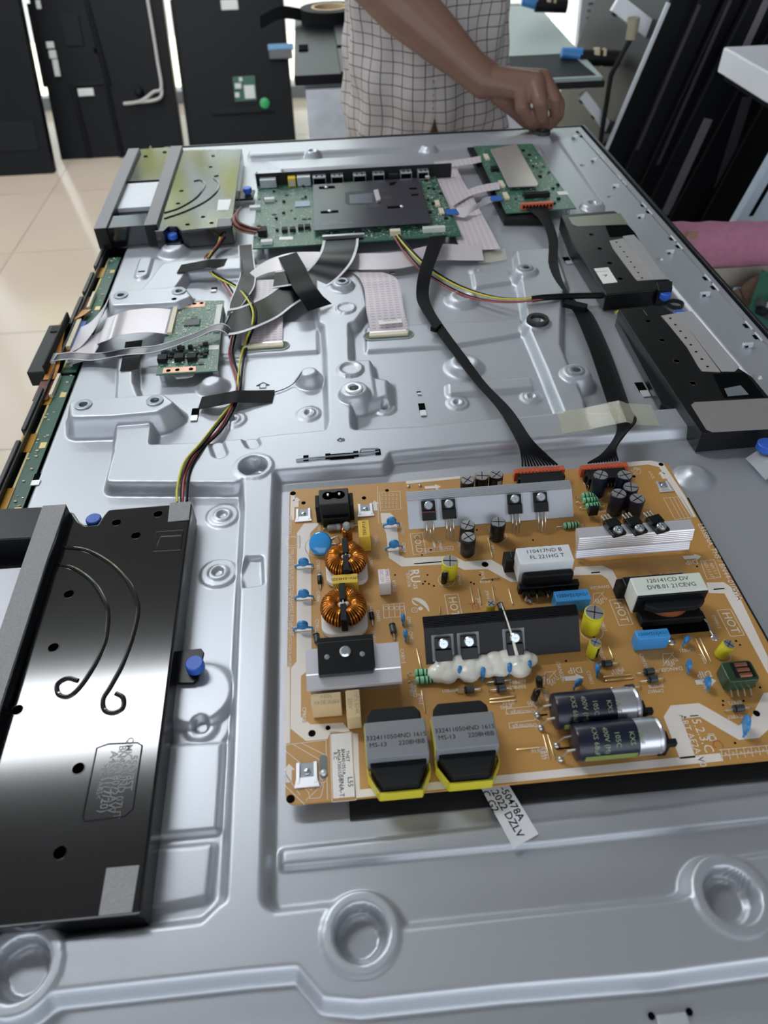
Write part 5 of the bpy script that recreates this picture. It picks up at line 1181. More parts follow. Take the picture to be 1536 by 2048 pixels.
# ---- driver board at the far right
def zz6(L): return [(x/2.954+880, y/2.954+240) for x, y in L]
zd = .012
drv = board('driver_board', 'green circuit board with a pale metal shield at the far right of the set', zz6([(200, 155), (545, 140), (805, 520), (390, 550)]), zd, .0014, M_green2)
MB().prism(poly_at(zz6([(160, 165), (215, 160), (420, 545), (640, 545), (640, 590), (380, 590)]), .008), .001, .0085).build('black_carrier', M_k2, drv)
q = poly_at(zz6([(298, 172), (452, 140), (582, 375), (575, 388), (405, 392)]), .018); MB().prism(q, .0165, .018).build('metal_shield', mat('pale shield', 'b5b0ae', .32, metal=.5), drv, bev=.0006)
for a in ((1000, 310), (1030, 300), (1068, 365), (1020, 368)): p = at(*a, zd); MB().lathe([(.002, 0), (.002, .0165-zd)], 8).build('shield_post', M_tab, drv, p)
scatter(drv, zz6([(470, 170), (540, 160), (760, 480), (620, 400)]), zd, 34, 21, SM); scatter(drv, zz6([(380, 400), (600, 400), (780, 500), (410, 530)]), zd, 24, 22, SM); print_rows(drv, zz6([(220, 165), (530, 150), (780, 510), (400, 540)]), zd, 520, 23)
for x, y in ((275, 225), (365, 385), (390, 455)): part_px(drv, 'flat_cable_socket', *zz6([(x, y)])[0], zd, .006, .020, .003, M_conn, rz=0)
part_px(drv, 'black_socket', *zz6([(320, 300)])[0], zd, .010, .012, .005, M_k2); part_px(drv, 'power_socket', *zz6([(570, 455)])[0], zd, .034, .009, .006, M_k2); part_px(drv, 'sticker', *zz6([(725, 432)])[0], zd, .014, .012, .0003, M_wpl)
pd = at(*zz6([(572, 505)])[0], zd+.004); pl3 = MB().box(-.021, .021, -.003, .003, -.004, .004).build('orange_plug', M_red, drv, pd, bev=.0005)
for i in range(9): MB().box(-.018+.0045*i-.0012, -.018+.0045*i+.0012, -.0034, -.003, -.002, .002).build('plug_slot', M_slot, pl3, pd)
# ---- panel driver boards along the left edge
M_cof = mat('amber flex film', 'b98a28', .25, var=.3, scale=60, spec=.6); M_yelt = mat('yellow film tape', 'e0bb2a', .3); M_oflex = mat('orange flex cable', 'c58232', .28, var=.15); M_brn = mat('brown film', '6b3a26', .3)
zl = -.0015
def lx(px, py): return at(px, py, zl)
for nm, y0, y1, lb in (('panel_strip_board', lx(132, 745).y, lx(230, 515).y, 'narrow green strip board on the left edge behind the black sensor box'), ('panel_strip_board', lx(5, 1070).y, lx(128, 752).y, 'narrow green strip board on the left edge in front of the black sensor box')):
    xa, xb = X0-.0175, X0-.002
    t = thing(nm, lb, 'circuit board', ((xa+xb)/2, (y0+y1)/2, zl-.009), group='strip boards on the left edge'); L = y1-y0
    MB().box(xa, xb, y0, y1, zl-.001, zl).build('board', M_green, t)
    rnd = random.Random(int(y0*1000)); 
    for i in range(26):
        yy = y0+L*rnd.random(); xx = xa+.003+.010*rnd.random(); nmx, sx, sy, h, m = rnd.choice((SM[0], SM[1], SM[4])); MB().box(-sx/2, sx/2, -sy/2, sy/2, 0, h).build(nmx, m, t, (xx, yy, zl))
    for f in (.12, .5, .85):
        MB().box(xa+.009, xb-.001, y0+L*f-.004, y0+L*f+.004, zl, zl+.0002).build('gold_pad', mat('gold pad', 'dcc88a', .3, metal=.6), t)
    MB().box(xa+.0005, xa+.0022, y0+.004, y1-.004, zl, zl+.0002).build('gold_line', mat('gold pad', 'dcc88a', .3, metal=.6), t)
    for f, wd in ((.18, .030), (.52, .026), (.84, .026)):
        o = MB().box(xa-.010, xa+.003, y0+L*f-wd/2, y0+L*f+wd/2, zl+.0002, zl+.0006).build('flex_film', M_cof, t)
        MB().box(xa-.0085, xa-.0050, y0+L*f-wd*.36, y0+L*f+wd*.36, zl+.0006, zl+.0014).build('yellow_film_tape', M_yelt, o)
for px, py, dx, dy, m in ((172, 608, .010, .030, M_brn), (98, 775, .011, .034, M_brn)):
    pass
t = thing('flex_jumper', 'orange flex cable bridging the two strip boards beside the black sensor box', 'flex cable', (X0-.012, lx(130, 740).y, -.001))
P = [lx(175, 625), lx(160, 640), lx(130, 660), lx(118, 700), lx(112, 740), lx(100, 765)]
for i, p in enumerate(P): p.z = (.002, .004, .005, .005, .004, .002)[i]
MB().ribbon(spline(P, 5), (.011, .0, 0), .0004).build('flex_strip', M_oflex, t)
for p, m in ((lx(168, 612), M_brn), (lx(92, 785), M_brn)): MB().box(p.x-.008, p.x+.006, p.y-.016, p.y+.016, .0004, .0012).build('stiffener', m, t)
for p in (lx(180, 605), lx(107, 775)): MB().box(p.x+.001, p.x+.004, p.y-.018, p.y+.018, -.0012, .0028).build('flat_cable_socket', M_conn, t)
# left bezel with clips
bz = MB(); yy = .30
MB().box(X0-.0225, X0-.0205, Y0, Y1+.002, -.0105, .0045).build('left_bezel', M_bezel, tv, bev=.0005)
for y0, y1 in ((.44, .52), (.535, .60), (.72, .78), (.79, .84), (.855, .95)):
    MB().box(X0-.0265, X0-.0225, y0, y1, -.012, .0065).build('bezel_clip', M_bezel, tv, bev=.0008)
# the black sensor box
pA, pB = at(100, 662, .006), at(62, 742, .006)
sb = thing('sensor_box', 'black sensor housing clipped to the left edge of the set', 'sensor housing', ((X0-.030), (pA.y+pB.y)/2, -.018))
y0, y1 = lx(92, 752).y, lx(118, 668).y
MB().box(X0-.046, X0-.0265, y0-.004, y1+.006, -.010, .0065).build('housing', M_k, sb, bev=.0012)
MB().box(X0-.0290, X0-.0268, y0-.004, y1+.020, -.008, .013).build('lip', M_k2, sb, bev=.0006)
MB().box(X0-.041, X0-.031, y1-.010, y1+.001, .0065, .0075).build('button', M_k2, sb, bev=.0005)
MB().box(X0-.030, X0-.022, y0+.012, y0+.028, .003, .007).build('cable_socket', M_smd, sb)
# ================================================================== ribbon cables, harnesses, wires, tapes
def dash_mat(name, base, ink, sx, sy, rough=.35):
    m = bpy.data.materials.new(name); m.use_nodes = True; nt = m.node_tree; bs = nt.nodes['Principled BSDF']
    tc = nt.nodes.new('ShaderNodeTexCoord'); mp = nt.nodes.new('ShaderNodeMapping'); mp.inputs['Scale'].default_value = (sx, sy, 1)
    br = nt.nodes.new('ShaderNodeTexBrick'); br.inputs['Color1'].default_value = (*hexc(ink), 1); br.inputs['Color2'].default_value = (*hexc(ink), 1); br.inputs['Mortar'].default_value = (*hexc(base), 1)
    br.inputs['Scale'].default_value = 1.0; br.inputs['Mortar Size'].default_value = .19; br.inputs['Mortar Smooth'].default_value = .1; br.inputs['Brick Width'].default_value = .9; br.inputs['Row Height'].default_value = .5; br.offset = 0
    nt.links.new(tc.outputs['Object'], mp.inputs['Vector']); nt.links.new(mp.outputs[0], br.inputs['Vector']); nt.links.new(br.outputs['Color'], bs.inputs['Base Color'])
    bs.inputs['Roughness'].default_value = rough; MATS[name] = m; return m
M_ffc = mat('silver flat cable', 'cdc7cc', .3, metal=.15, var=.04); M_ffcp = dash_mat('printed flat cable', 'cfc6cb', 'a79ca6', 130, 110); M_ffcb = mat('black flat cable', '0b0c11', .3, var=.1, spec=.16); M_ffcg = mat('grey flat cable', '4a4c54', .28, var=.1)
M_tapeb = mat('black tape', '131416', .6, var=.08, spec=.12); M_blk = mat('black wire', '0b0c0f', .5, spec=.15); M_yw = mat('yellow wire', 'c9c23a', .4); M_rw = mat('red wire', '9c3b3e', .4); M_bw = mat('brown wire', '7a4b3a', .45); M_bluet = mat('blue stiffener', '1f5fb4', .4)
def ribbon(name, label, cat, pts, wv, m, th=.0004, group=None, edge=None, n=6):
    """pts: (px, py, z); wv: width vector(s)"""
    P = [at(a, c, z) for a, c, z in pts]
    if isinstance(wv, list):
        Wd = spline(wv, n); P2_ = spline(P, n)
    else: P2_ = spline(P, n); Wd = [Vector(wv)]*len(P2_)
    base = P2_[len(P2_)//2].copy(); t = thing(name, label, cat, (base.x, base.y, hz(base)), group=group)
    MB().ribbon(P2_, Wd, th).build('ribbon', m, t)
    if edge:
        for s in (-1, 1): MB().ribbon([p+w_*.5*s*.93+Vector((0, 0, th)) for p, w_ in zip(P2_, Wd)], [w_*.07 for w_ in Wd], th).build('edge_stripe', edge, t)
    return t
M_pale = mat('pale edge', 'd5d5da', .35)
# flat cables from the timing board to the left edge
t = ribbon('flat_cable', 'wide silver flat cable from the timing board bending towards the left edge', 'flat cable', [(340, 643, .014), (300, 640, .016), (250, 645, .022), (222, 655, .026), (205, 662, .018), (206, 668, .008), (190, 690, .004), (160, 700, .003), (150, 703, .001)], (0, .050, 0), M_ffc)
t2 = ribbon('flat_cable', 'short upright silver flat cable at the left edge with a blue end', 'flat cable', [(222, 590, .006), (212, 612, .012), (196, 640, .008), (172, 668, .004), (150, 680, .001)], [(.004, .026, .01), (.004, .034, .006), (.0, .046, 0), (0, .050, 0), (0, .050, 0)], M_ffc)
p = at(152, 668, .001); MB().box(p.x+.001, p.x+.006, p.y-.026, p.y+.026, .0006, .0014).build('blue_end', M_bluet, t2); MB().box(p.x-.004, p.x+.0005, p.y-.028, p.y+.028, -.001, .0035).build('end_socket', M_conn, t2)
# grey sensor cable
ribbon('flat_cable', 'narrow grey flat cable from the sensor box across the timing board', 'flat cable', [(96, 718, .006), (140, 712, .008), (190, 714, .006), (250, 704, .0135), (300, 700, .012), (340, 690, .018), (390, 672, .021), (430, 655, .022), (452, 658, .020), (462, 672, .014)], (.002, .0135, .0), M_ffcg, edge=M_pale)
# black flat cables in the middle
ribbon('flat_cable', 'wide black flat cable hanging from the main board in a curve', 'flat cable', [(682, 479, .014), (678, 500, .022), (666, 525, .020), (640, 553, .012), (608, 570, .010), (575, 590, .012), (545, 612, .012), (512, 628, .016), (480, 640, .018), (452, 645, .016)], [(.044, 0, 0), (.044, .002, 0), (.042, -.012, 0), (.034, -.028, 0), (.022, -.042, 0), (.014, -.050, 0), (.014, -.050, 0), (.010, -.052, 0), (.004, -.054, 0), (0, -.054, 0)], M_ffcb, edge=M_pale)
ribbon('flat_cable', 'narrow black flat cable running down left of the main board', 'flat cable', [(491, 490, .010), (493, 520, .008), (496, 545, .006), (490, 575, .012), (478, 600, .014), (468, 625, .016), (455, 640, .017)], [(.018, .002, 0)]*3+[(.022, .006, 0), (.020, .012, 0), (.012, .02, 0), (.006, .03, 0)], M_ffcb, edge=M_pale)
ribbon('flat_cable', 'folded black flat cable flap lying under the crossed tape', 'flat cable', [(548, 560, .012), (575, 556, .015), (600, 552, .014)], (.002, .040, 0), M_ffcb, edge=M_pale)
# white cables
ribbon('flat_cable', 'printed white flat cable running down into the left oval slot', 'flat cable', [(530, 560, .006), (528, 600, .006), (526, 640, .007), (524, 680, .005), (524, 692, .002)], (.042, .0, 0), M_ffcp, group='printed flat cables into the oval slots')
t = ribbon('flat_cable', 'printed white flat cable with a small label running down into the right oval slot', 'flat cable', [(735, 545, .012), (755, 556, .016), (765, 580, .013), (770, 620, .010), (777, 650, .006), (780, 672, .002)], [(.034, -.004, 0), (.040, -.003, 0)]+[(.040, -.002, 0)]*4, M_ffcp, group='printed flat cables into the oval slots')
p = at(780, 643, .0095); MB().box(-.012, .012, -.004, .004, 0, .0003).build('small_label', M_wpl, t, p, (0, 0, .05)); MB().text('E-LIF S18 REV', .0026, Matrix.Identity(4)).text('BN96-17116', .0026, Matrix.Translation((0, -.003, 0))).build('lettering', M_ink, t, p+Vector((0, .0015, .0005)), (0, 0, PI), smooth=0)
ribbon('flat_cable', 'broad white flat cable folded along the front of the main board', 'flat cable', [(492, 560, .006), (530, 535, .009), (580, 522, .012), (640, 520, .010), (720, 523, .010), (800, 520, .010), (870, 505, .009), (930, 505, .008), (965, 505, .006)], [(.006, .034, 0), (.004, .036, 0)]+[(.002, .034, .004)]*7, M_ffc)
ribbon('flat_cable', 'printed white flat cable going down the right side of the main board', 'flat cable', [(884, 340, .010), (895, 365, .010), (915, 400, .009), (935, 440, .008), (950, 475, .007), (962, 500, .006)], [(.045, .004, 0)]*4+[(.048, .0, 0)]*2, M_ffcp)
ribbon('flat_cable', 'upper of two white flat cables reaching the driver board', 'flat cable', [(868, 330, .012), (905, 327, .012), (940, 322, .014), (962, 318, .014)], (.003, .026, 0), M_ffcp, group='white flat cables of the driver board')
t = ribbon('flat_cable', 'lower of two white flat cables reaching the driver board', 'flat cable', [(905, 405, .012), (940, 385, .012), (970, 376, .014), (1000, 371, .014)], (.005, .026, 0), M_ffcp, group='white flat cables of the driver board')
t = ribbon('flat_cable', 'twisted white flat cable with blue ends between main board and driver board', 'flat cable', [(905, 424, .014), (930, 424, .016), (950, 415, .018), (965, 405, .018), (985, 398, .015), (1000, 396, .014)], [(.002, .018, 0), (.004, .018, .006), (.012, .010, .008), (.006, .016, .006), (.003, .018, 0), (.003, .018, 0)], M_ffc)
for px, py in ((903, 424), (991, 397)): p = at(px, py, .0155); MB().box(-.008, .008, -.008, .008, 0, .0006).build('blue_end', M_bluet, t, p, (0, 0, .1))
# oval slots with the connectors of the two cables
for px, py, lb in ((528, 694, 'steel rimmed oval slot and connector left of the centre rib'), (777, 671, 'steel rimmed oval slot and connector right of the centre rib')):
    c = on(px, py, .0); t = thing('oval_slot', lb, 'cable slot', c)
    pts = [(.018+.008*math.cos(a), .008*math.sin(a)) for a in np.linspace(-PI/2, PI/2, 10)]+[(-.018+.008*math.cos(a), .008*math.sin(a)) for a in np.linspace(PI/2, 1.5*PI, 10)]
    MB().tube([(x, y, .0004) for x, y in pts], .0007, 6, True).build('slot_rim', M_ringg, t, c); MB().prism(pts, .0, .0003).build('slot_floor', mat('slot floor green', '5d6b58', .6), t, c)
    MB().box(-.020, .020, -.003, .003, .0003, .0028).build('cable_connector', M_conn, t, c, bev=.0003); MB().box(-.019, .019, .003, .006, .0003, .0024).build('connector_latch', M_alw, t, c)
# harnesses: flat bundles of black wires fanning out into the orange plugs
def harness(name, label, pts, n, wds, r, plugx, tape_at=None):
    P = spline([at(a, c, z) for a, c, z in pts], 8); k = len(P); Wd = spline([Vector(x) for x in wds], 8) if len(wds) > 1 else [Vector(wds[0])]*k
    Wi = [Wd[int(i*(len(Wd)-1)/(k-1))] for i in range(k)]
    base = P[k//2]; t = thing(name, label, 'wire harness', (base.x, base.y, hz(base)))
    for j in range(n):
        f = (j+.5)/n-.5; MB().tube([p+w_*f for p, w_ in zip(P, Wi)], r, 6).build('wire', M_blk, t)
    return t, P, Wi
x0, x1, yy = PL1; cxp = (x0+x1)/2
t, P, Wi = harness('wire_harness', 'black flat wire harness from the left orange plug up to the main board', [(1080, 931, .020), (1068, 912, .022), (1048, 880, .024), (1010, 820, .016), (960, 765, .010), (920, 712, .010), (885, 665, .010), (855, 620, .010), (845, 590, .012), (850, 548, .020), (866, 500, .022), (876, 472, .019)], 12,
                   [(.030, -.002, 0), (.020, -.004, .004), (.010, -.006, .006), (.010, -.008, .004), (.010, -.009, .002), (.011, -.009, .002), (.011, -.007, .002), (.013, -.006, .0), (.013, -.003, .002), (.015, 0, 0), (.018, .002, 0), (.022, .002, 0)], .00085, None)
p = at(872, 655, .010); MB().box(-.006, .006, -.003, .003, -.002, .003).build('tape_wrap', M_tapeb, t, p, (0, 0, .9))
t, P, Wi = harness('wire_harness', 'black flat wire harness from the right orange plug up to the driver board', [(1206, 924, .020), (1218, 902, .023), (1240, 872, .022), (1253, 846, .018), (1240, 818, .014), (1222, 765, .008), (1195, 690, .008), (1165, 625, .008), (1140, 605, .008), (1118, 575, .010), (1106, 530, .012), (1106, 480, .012), (1092, 440, .014), (1072, 412, .016)], 12,
                   [(.026, 0, 0), (.010, -.002, .008), (.006, -.006, .010), (.014, -.004, .008), (.017, -.004, .002), (.019, -.005, 0), (.019, -.005, 0), (.018, -.007, 0), (.012, -.008, .004), (.011, -.006, .004), (.010, -.003, .004), (.011, 0, .002), (.014, .002, 0), (.032, .003, 0)], .00085, None)
p = at(1150, 612, .010); MB().box(-.012, .012, -.005, .005, -.002, .003).build('tape_wrap', M_tapeb, t, p, (0, 0, -.6))
# speaker leads
def lead(name, label, pts, m1, m2, off=(.0016, .0004, 0), r=.0011, grp=None):
    P = spline([at(a, c, z) for a, c, z in pts], 8); base = P[len(P)//2]; t = thing(name, label, 'cable', (base.x, base.y, hz(base)), group=grp)
    o = Vector(off); MB().tube([p-o for p in P], r, 7).build('wire', m1, t); MB().tube([p+o for p in P], r, 7).build('wire', m2, t); return t
lead('speaker_lead', 'yellow and black lead winding from the far left speaker to the near one', [(443, 474, .014), (437, 490, .008), (418, 515, .006), (413, 530, .006), (430, 550, .009), (470, 572, .010), (492, 590, .014), (508, 618, .022), (508, 645, .018), (495, 680, .006), (484, 720, .005), (478, 770, .006), (470, 800, .004), (440, 840, .004), (405, 885, .012), (372, 925, .013), (359, 975, .012), (359, 1004, .014)], M_yw, M_blk)
lead('speaker_lead', 'red and black lead winding from the far left speaker to the near one', [(448, 474, .014), (430, 500, .007), (412, 515, .006), (420, 540, .006), (445, 560, .006), (470, 600, .010), (474, 640, .012), (466, 680, .008), (462, 710, .005), (474, 750, .005), (477, 775, .006), (468, 810, .004), (440, 860, .006), (400, 900, .012), (375, 945, .012), (369, 1004, .014)], M_rw, M_blk)
lead('speaker_lead', 'yellow and black lead from the main board to the right speakers', [(795, 470, .020), (812, 490, .018), (840, 520, .016), (875, 548, .010), (925, 575, .007), (985, 594, .010), (1040, 598, .0145), (1095, 592, .0155), (1150, 590, .012), (1210, 590, .012)], M_yw, M_blk)
lead('speaker_lead', 'red and black lead from the main board to the right speakers', [(790, 472, .020), (808, 500, .016), (838, 535, .012), (875, 562, .008), (925, 588, .007), (975, 601, .010), (1035, 604, .0145), (1095, 597, .0155), (1150, 594, .011), (1210, 594, .010)], M_rw, M_blk, r=.0009)
sp_ = [o for o in bpy.data.objects if o.get('label') == 'yellow and black lead from the main board to the right speakers'][0]
MB().tube(spline([at(a, c, z) for a, c, z in ((1064, 598, .0155), (1095, 594.5, .0158), (1150, 592, .012), (1212, 591, .012))], 6), .0034, 8).build('black_sleeve', M_blk, sp_)
t = thing('wire_bundle', 'loop of brown and dark wires between the far left speaker and the main board', 'wire bundle', on(480, 450, 0))
for i, m in enumerate((M_bw, M_blk, M_bw, M_rw, M_blk, M_bw)):
    o = Vector((.0016*(i-2.5), .001*(i % 2), .0012*i)); MB().tube([p+o for p in spline([at(478, 424, .014), at(468, 440, .022), at(475, 455, .020), at(495, 464, .016), at(517, 468, .015)], 8)], .0011, 7).build('wire', m, t)
# black tape strips
def tape(label, pts, zs_, wv, m=M_tapeb, th=.0005, nm='tape_strip', cat='tape', clear=False):
    N = 26; tt = np.linspace(0, len(pts)-1, N); ix = np.arange(len(pts))
    pxs = np.interp(tt, ix, [q[0] for q in pts]); pys = np.interp(tt, ix, [q[1] for q in pts]); dz = np.interp(tt, ix, zs_)
    wl = [Vector(q) for q in wv] if isinstance(wv, list) else [Vector(wv)]*len(pts)
    Wd = [Vector([float(np.interp(t, ix, [q[k_] for q in wl])) for k_ in range(3)]) for t in tt]
    P = [on(a, c) for a, c in zip(pxs, pys)]
    g = [max(hz(p), hz(p+w_*.5), hz(p-w_*.5)) for p, w_ in zip(P, Wd)]
    g = [max(g[max(0, i-1):i+2]) for i in range(N)]; g = [sum(g[max(0, i-1):i+2])/len(g[max(0, i-1):i+2]) for i in range(N)]
    P = [at(a, c, h_+d_) for a, c, h_, d_ in zip(pxs, pys, g, dz)]; base = P[N//2].copy()
    o = MB().ribbon([p-base for p in P], Wd, th).build(nm, m, None, base); tag(o, label, cat); return o
tape('black tape strip holding the leads in front of the far left speaker', [(358, 538), (395, 531), (415, 527), (445, 526), (487, 520)], [.001, .003, .007, .002, .001], (.003, .021, 0))
tape('black tape strip stuck slantwise over the flat cables below the main board', [(575, 510), (592, 540), (605, 570), (625, 598), (640, 615)], [.014, .020, .020, .012, .002], [(.022, .012, 0), (.022, .011, 0), (.022, .008, 0), (.022, .010, 0), (.026, .013, 0)])
tape('long black tape strip over the leads in the middle left of the set', [(400, 806), (430, 801), (470, 793), (505, 793), (547, 792)], [.001, .002, .008, .004, .001], (.002, .019, 0))
tape('small black tape strip over the grey flat cable', [(268, 682), (265, 700), (262, 718), (258, 740)], [.005, .006, .005, .001], (.017, .002, 0))
tape('clear tape strip over the harness near the right orange plug', [(1120, 845), (1170, 838), (1215, 828), (1245, 822), (1262, 828), (1310, 830)], [.0006, .0006, .009, .014, .010, .0006], (.003, .030, 0), mat('clear yellowish tape', 'e3e0c4', .12, alpha=.24, var=.1, scale=120, bump=.4, bscale=300), .0003)
tape('clear tape strip beside the white flat cable near the far right', [(955, 515), (985, 512), (1012, 508)], [.002, .003, .0006], (.004, .03, 0), mat('clear yellowish tape', 'e3e0c4', .12, alpha=.24), .0003)
o = tape('clear plastic strap hanging at the right edge in front of the near speaker', [(1505, 908), (1525, 928), (1545, 950)], [.004, .008, .004], (.016, .010, 0), mat('milky strap', 'd5d8da', .15, alpha=.6), .0006)
# thin stray wire from the long tape to the boss
t = MB().tube(spline([on(545, 788, .0015), on(570, 780, .0015), on(590, 768, .002), on(605, 752, .006)], 6), .0004, 6).build('stray_wire', M_blk); tag(t, 'thin dark wire curling from the long tape to a boss', 'wire')
# ================================================================== workbench and the shop behind the set
M_wood = mat('bench wood', '7a6248', .6, var=.15, scale=14); M_dark = mat('dark set plastic', '0b0c10', .45, var=.12, scale=20, spec=.2); M_dark2 = mat('dark set plastic lighter', '121318', .5, var=.1, spec=.2); M_wpan = mat('white panel', 'f0f3f9', .4, var=.02)
wb = thing('workbench', 'wooden workbench carrying the open television', 'workbench', (.1, .66, FLOOR))
MB().box(-.22, .40, .06, 1.24, -.055, -.0185).build('bench_top', M_wood, wb, bev=.003)
for x in (-.18, .36):
    for y in (.10, 1.20): MB().box(x-.025, x+.025, y-.025, y+.025, FLOOR, -.055).build('leg', M_wood, wb)
# ---- sets leaning against the glass
def leaning(name, label, BLp, BRp, TLp, TRp, yb, yt, m, thick=.05):
    """a flat set standing on the floor: bottom pixels meet the floor line, top pixels lie at depth yt"""
    o = Vector(aty(*BLp, yb)); o.z = FLOOR; r = Vector(aty(*BRp, yb)); r.z = FLOOR
    tl = Vector(aty(*TLp, yt)); tr = Vector(aty(*TRp, yt))
    ax = (r-o).normalized(); up = ((tl-o)+(tr-r)).normalized(); W_ = (r-o).length
    up = (up-ax*up.dot(ax)).normalized()
    M = frame(o, ax, up); t = thing(name, label, 'television', o+ax*W_/2); Hh = .88
    MB().box(0, W_, 0, Hh, -thick, 0).build('rear_cover', m, t, mtx=M, bev=.006)
    return t, M, W_, Hh
def fpt(M, px, py):
    """pixel on the front plane of a frame -> local x, y"""
    n = M.to_3x3().col[2]; o = M.translation; d = ray(px, py); s = (o-Vector((0, 0, CAMH))).dot(n)/d.dot(n); p = Vector((0, 0, CAMH))+d*s
    q = M.inverted() @ p; return q.x, q.y
def fbox(t, M, px0, py0, px1, py1, h, m, name, z0=0.0, bev=.002):
    a = fpt(M, px0, py0); c = fpt(M, px1, py1)
    return MB().box(min(a[0], c[0]), max(a[0], c[0]), min(a[1], c[1]), max(a[1], c[1]), z0, h).build(name, m, t, mtx=M, bev=bev)
tA, MA, WA, _ = leaning('leaning_television', 'black television back at the far left, cut by the picture edge', (-150, 340), (108, 346), (-210, 0), (19, 0), 3.56, 3.82, M_dark)
fbox(tA, MA, -100, 250, 80, 300, .004, M_dark2, 'lower_cover')
tB, MB_, WB, _ = leaning('leaning_television', 'black television back with sockets and a dangling white cable, second from the left', (122, 320), (371, 322), (52, 0), (321, 0), 3.74, 3.98, M_dark)
fbox(tB, MB_, 62, 8, 88, 175, .012, M_dark2, 'socket_bay')
for a in ((94, 85, 112, 98), (99, 102, 117, 118), (106, 120, 124, 154), (73, 2, 86, 20)): fbox(tB, MB_, *a, .018, M_smd, 'socket_block', .012)
for a in ((156, 178, 190, 192),): fbox(tB, MB_, *a, .012, M_smd, 'socket_block', .0)
fbox(tB, MB_, 120, 30, 168, 92, .006, M_dark2, 'vent_panel'); fbox(tB, MB_, 187, 96, 196, 106, .005, M_slot, 'catch')
for a, c in (((172, 0), (218, 170)), ((212, 165), (245, 318)), ((143, 168), (180, 312))):
    p, q = fpt(MB_, *a), fpt(MB_, *c); MB().tube([MB_ @ Vector((*p, .004)), MB_ @ Vector((*q, .004))], .012, 6).build('moulded_rib', M_dark2, tB)
fbox(tB, MB_, 145, 166, 214, 170, .008, M_dark2, 'moulded_ledge')
MB().lathe([(.022, 0), (.020, .02), (.012, .028)], 16).build('stand_boss', M_dark2, tB, mtx=MB_ @ Matrix.Translation((*fpt(MB_, 279, 184), 0)))
cb = thing('dangling_cable', 'thin white cable hanging down the back of the leaning television with sockets', 'cable', MB_ @ Vector((*fpt(MB_, 300, 180), .02)))
MB().tube(spline([MB_ @ Vector((*fpt(MB_, a, c), z)) for a, c, z in ((297, 0, .02), (307, 60, .02), (318, 130, .02), (325, 178, .025), (310, 186, .03), (285, 204, .03), (250, 209, .02))], 6), .007, 8).tube(spline([MB_ @ Vector((*fpt(MB_, a, c), z)) for a, c, z in ((326, 180, .02), (324, 196, .03), (308, 203, .03), (275, 206, .025))], 6), .007, 8).build('cord', mat('white cord', 'b9b6b2', .5), cb)
tC, MC, WC, _ = leaning('leaning_television', 'black television back with a small circuit board and a green plug, third from the left', (381, 300), (593, 300), (335, 0), (580, 0), 3.60, 3.86, M_dark)
fbox(tC, MC, 345, 0, 380, 300, .006, M_dark2, 'side_ledge'); fbox(tC, MC, 424, 218, 550, 224, .010, M_dark2, 'moulded_ledge')
o = fbox(tC, MC, 465, 154, 515, 202, .006, M_green, 'small_board')
for a in ((470, 168, 484, 178), (488, 172, 512, 198), (470, 186, 480, 196), (478, 156, 486, 164)): fbox(o, MC, *a, .014, M_smd, 'socket_block', .006)
MB().lathe([(.022, 0), (.022, .02), (.012, .025)], 16).build('green_plug', mat('green plug', '2f9a5a', .4), tC, mtx=MC @ Matrix.Translation((*fpt(MC, 530, 208), 0)))
fbox(tC, MC, 441, 0, 477, 19, .002, M_smd, 'sticker')
o = fbox(tC, MC, 538, 100, 586, 118, .022, mat('grey clamp', '5a5d60', .5), 'clamp'); fbox(o, MC, 536, 91, 588, 100, .024, mat('pale blue tape', '6f9cc4', .5), 'clamp_tape')
# ---- second bench behind the worker
ZP = -.05
b2 = thing('rear_bench', 'bench behind the worker carrying two screen panels', 'workbench', (.35, 2.3, FLOOR))
xa, xb = aty(594, 100, 1.95).x, .66
MB().box(xa+.01, xb, 1.93, 2.75, ZP-.055, ZP-.022).build('bench_top', mat('grey bench top', '77787c', .6), b2)
for x in (xa+.05, .33):
    for y in (1.98, 2.70): MB().box(x-.02, x+.02, y-.02, y+.02, FLOOR, ZP-.055).build('leg', M_frame, b2)
ps = MB().box(xa+.012, .30, 1.905, 1.925, -.62, ZP-.03).build('plastic_sheet', mat('milky plastic sheet', 'd5dce6', .35, var=.25, scale=25, bump=.6, bscale=18)); tag(ps, 'greyish milky plastic sheet hanging from the rear bench', 'plastic sheet')
P = poly_at([(588, 152), (720, 150), (720, 20), (587, 24)], ZP)
dp_ = thing('dark_screen', 'dark glossy screen panel lying on the rear bench left of the worker', 'screen panel', (P[0][0]+.05, P[0][1]+.2, ZP-.02))
MB().prism([(P[0][0], P[0][1]), (P[0][0]+.34, P[0][1]), (P[0][0]+.34, P[0][1]+.62), (P[0][0], P[0][1]+.62)], ZP-.021, ZP).build('panel', mat('dark glossy panel', '17171d', .35, spec=.12), dp_, bev=.003)
a = at(664, 35, ZP); MB().box(a.x, a.x+.22, at(664, 98, ZP).y, at(664, 35, ZP).y, ZP, ZP+.008).build('panel_plate', mat('dark plate', '1f1f26', .35, spec=.15), dp_, bev=.002); MB().box(a.x-.0, a.x+.22, at(664, 150, ZP).y, at(664, 102, ZP).y, ZP, ZP+.006).build('panel_plate', mat('dark plate', '1f1f26', .35, spec=.15), dp_, bev=.002)
p = at(607, 97, ZP); MB().box(-.012, .012, -.03, .03, 0, .003).build('black_square', M_slot, dp_, p)
p = at(660, 18, ZP+.03)
tr_ = thing('tape_roll', 'roll of black tape with a beige core on the dark screen panel', 'tape roll', (p.x, p.y, ZP))
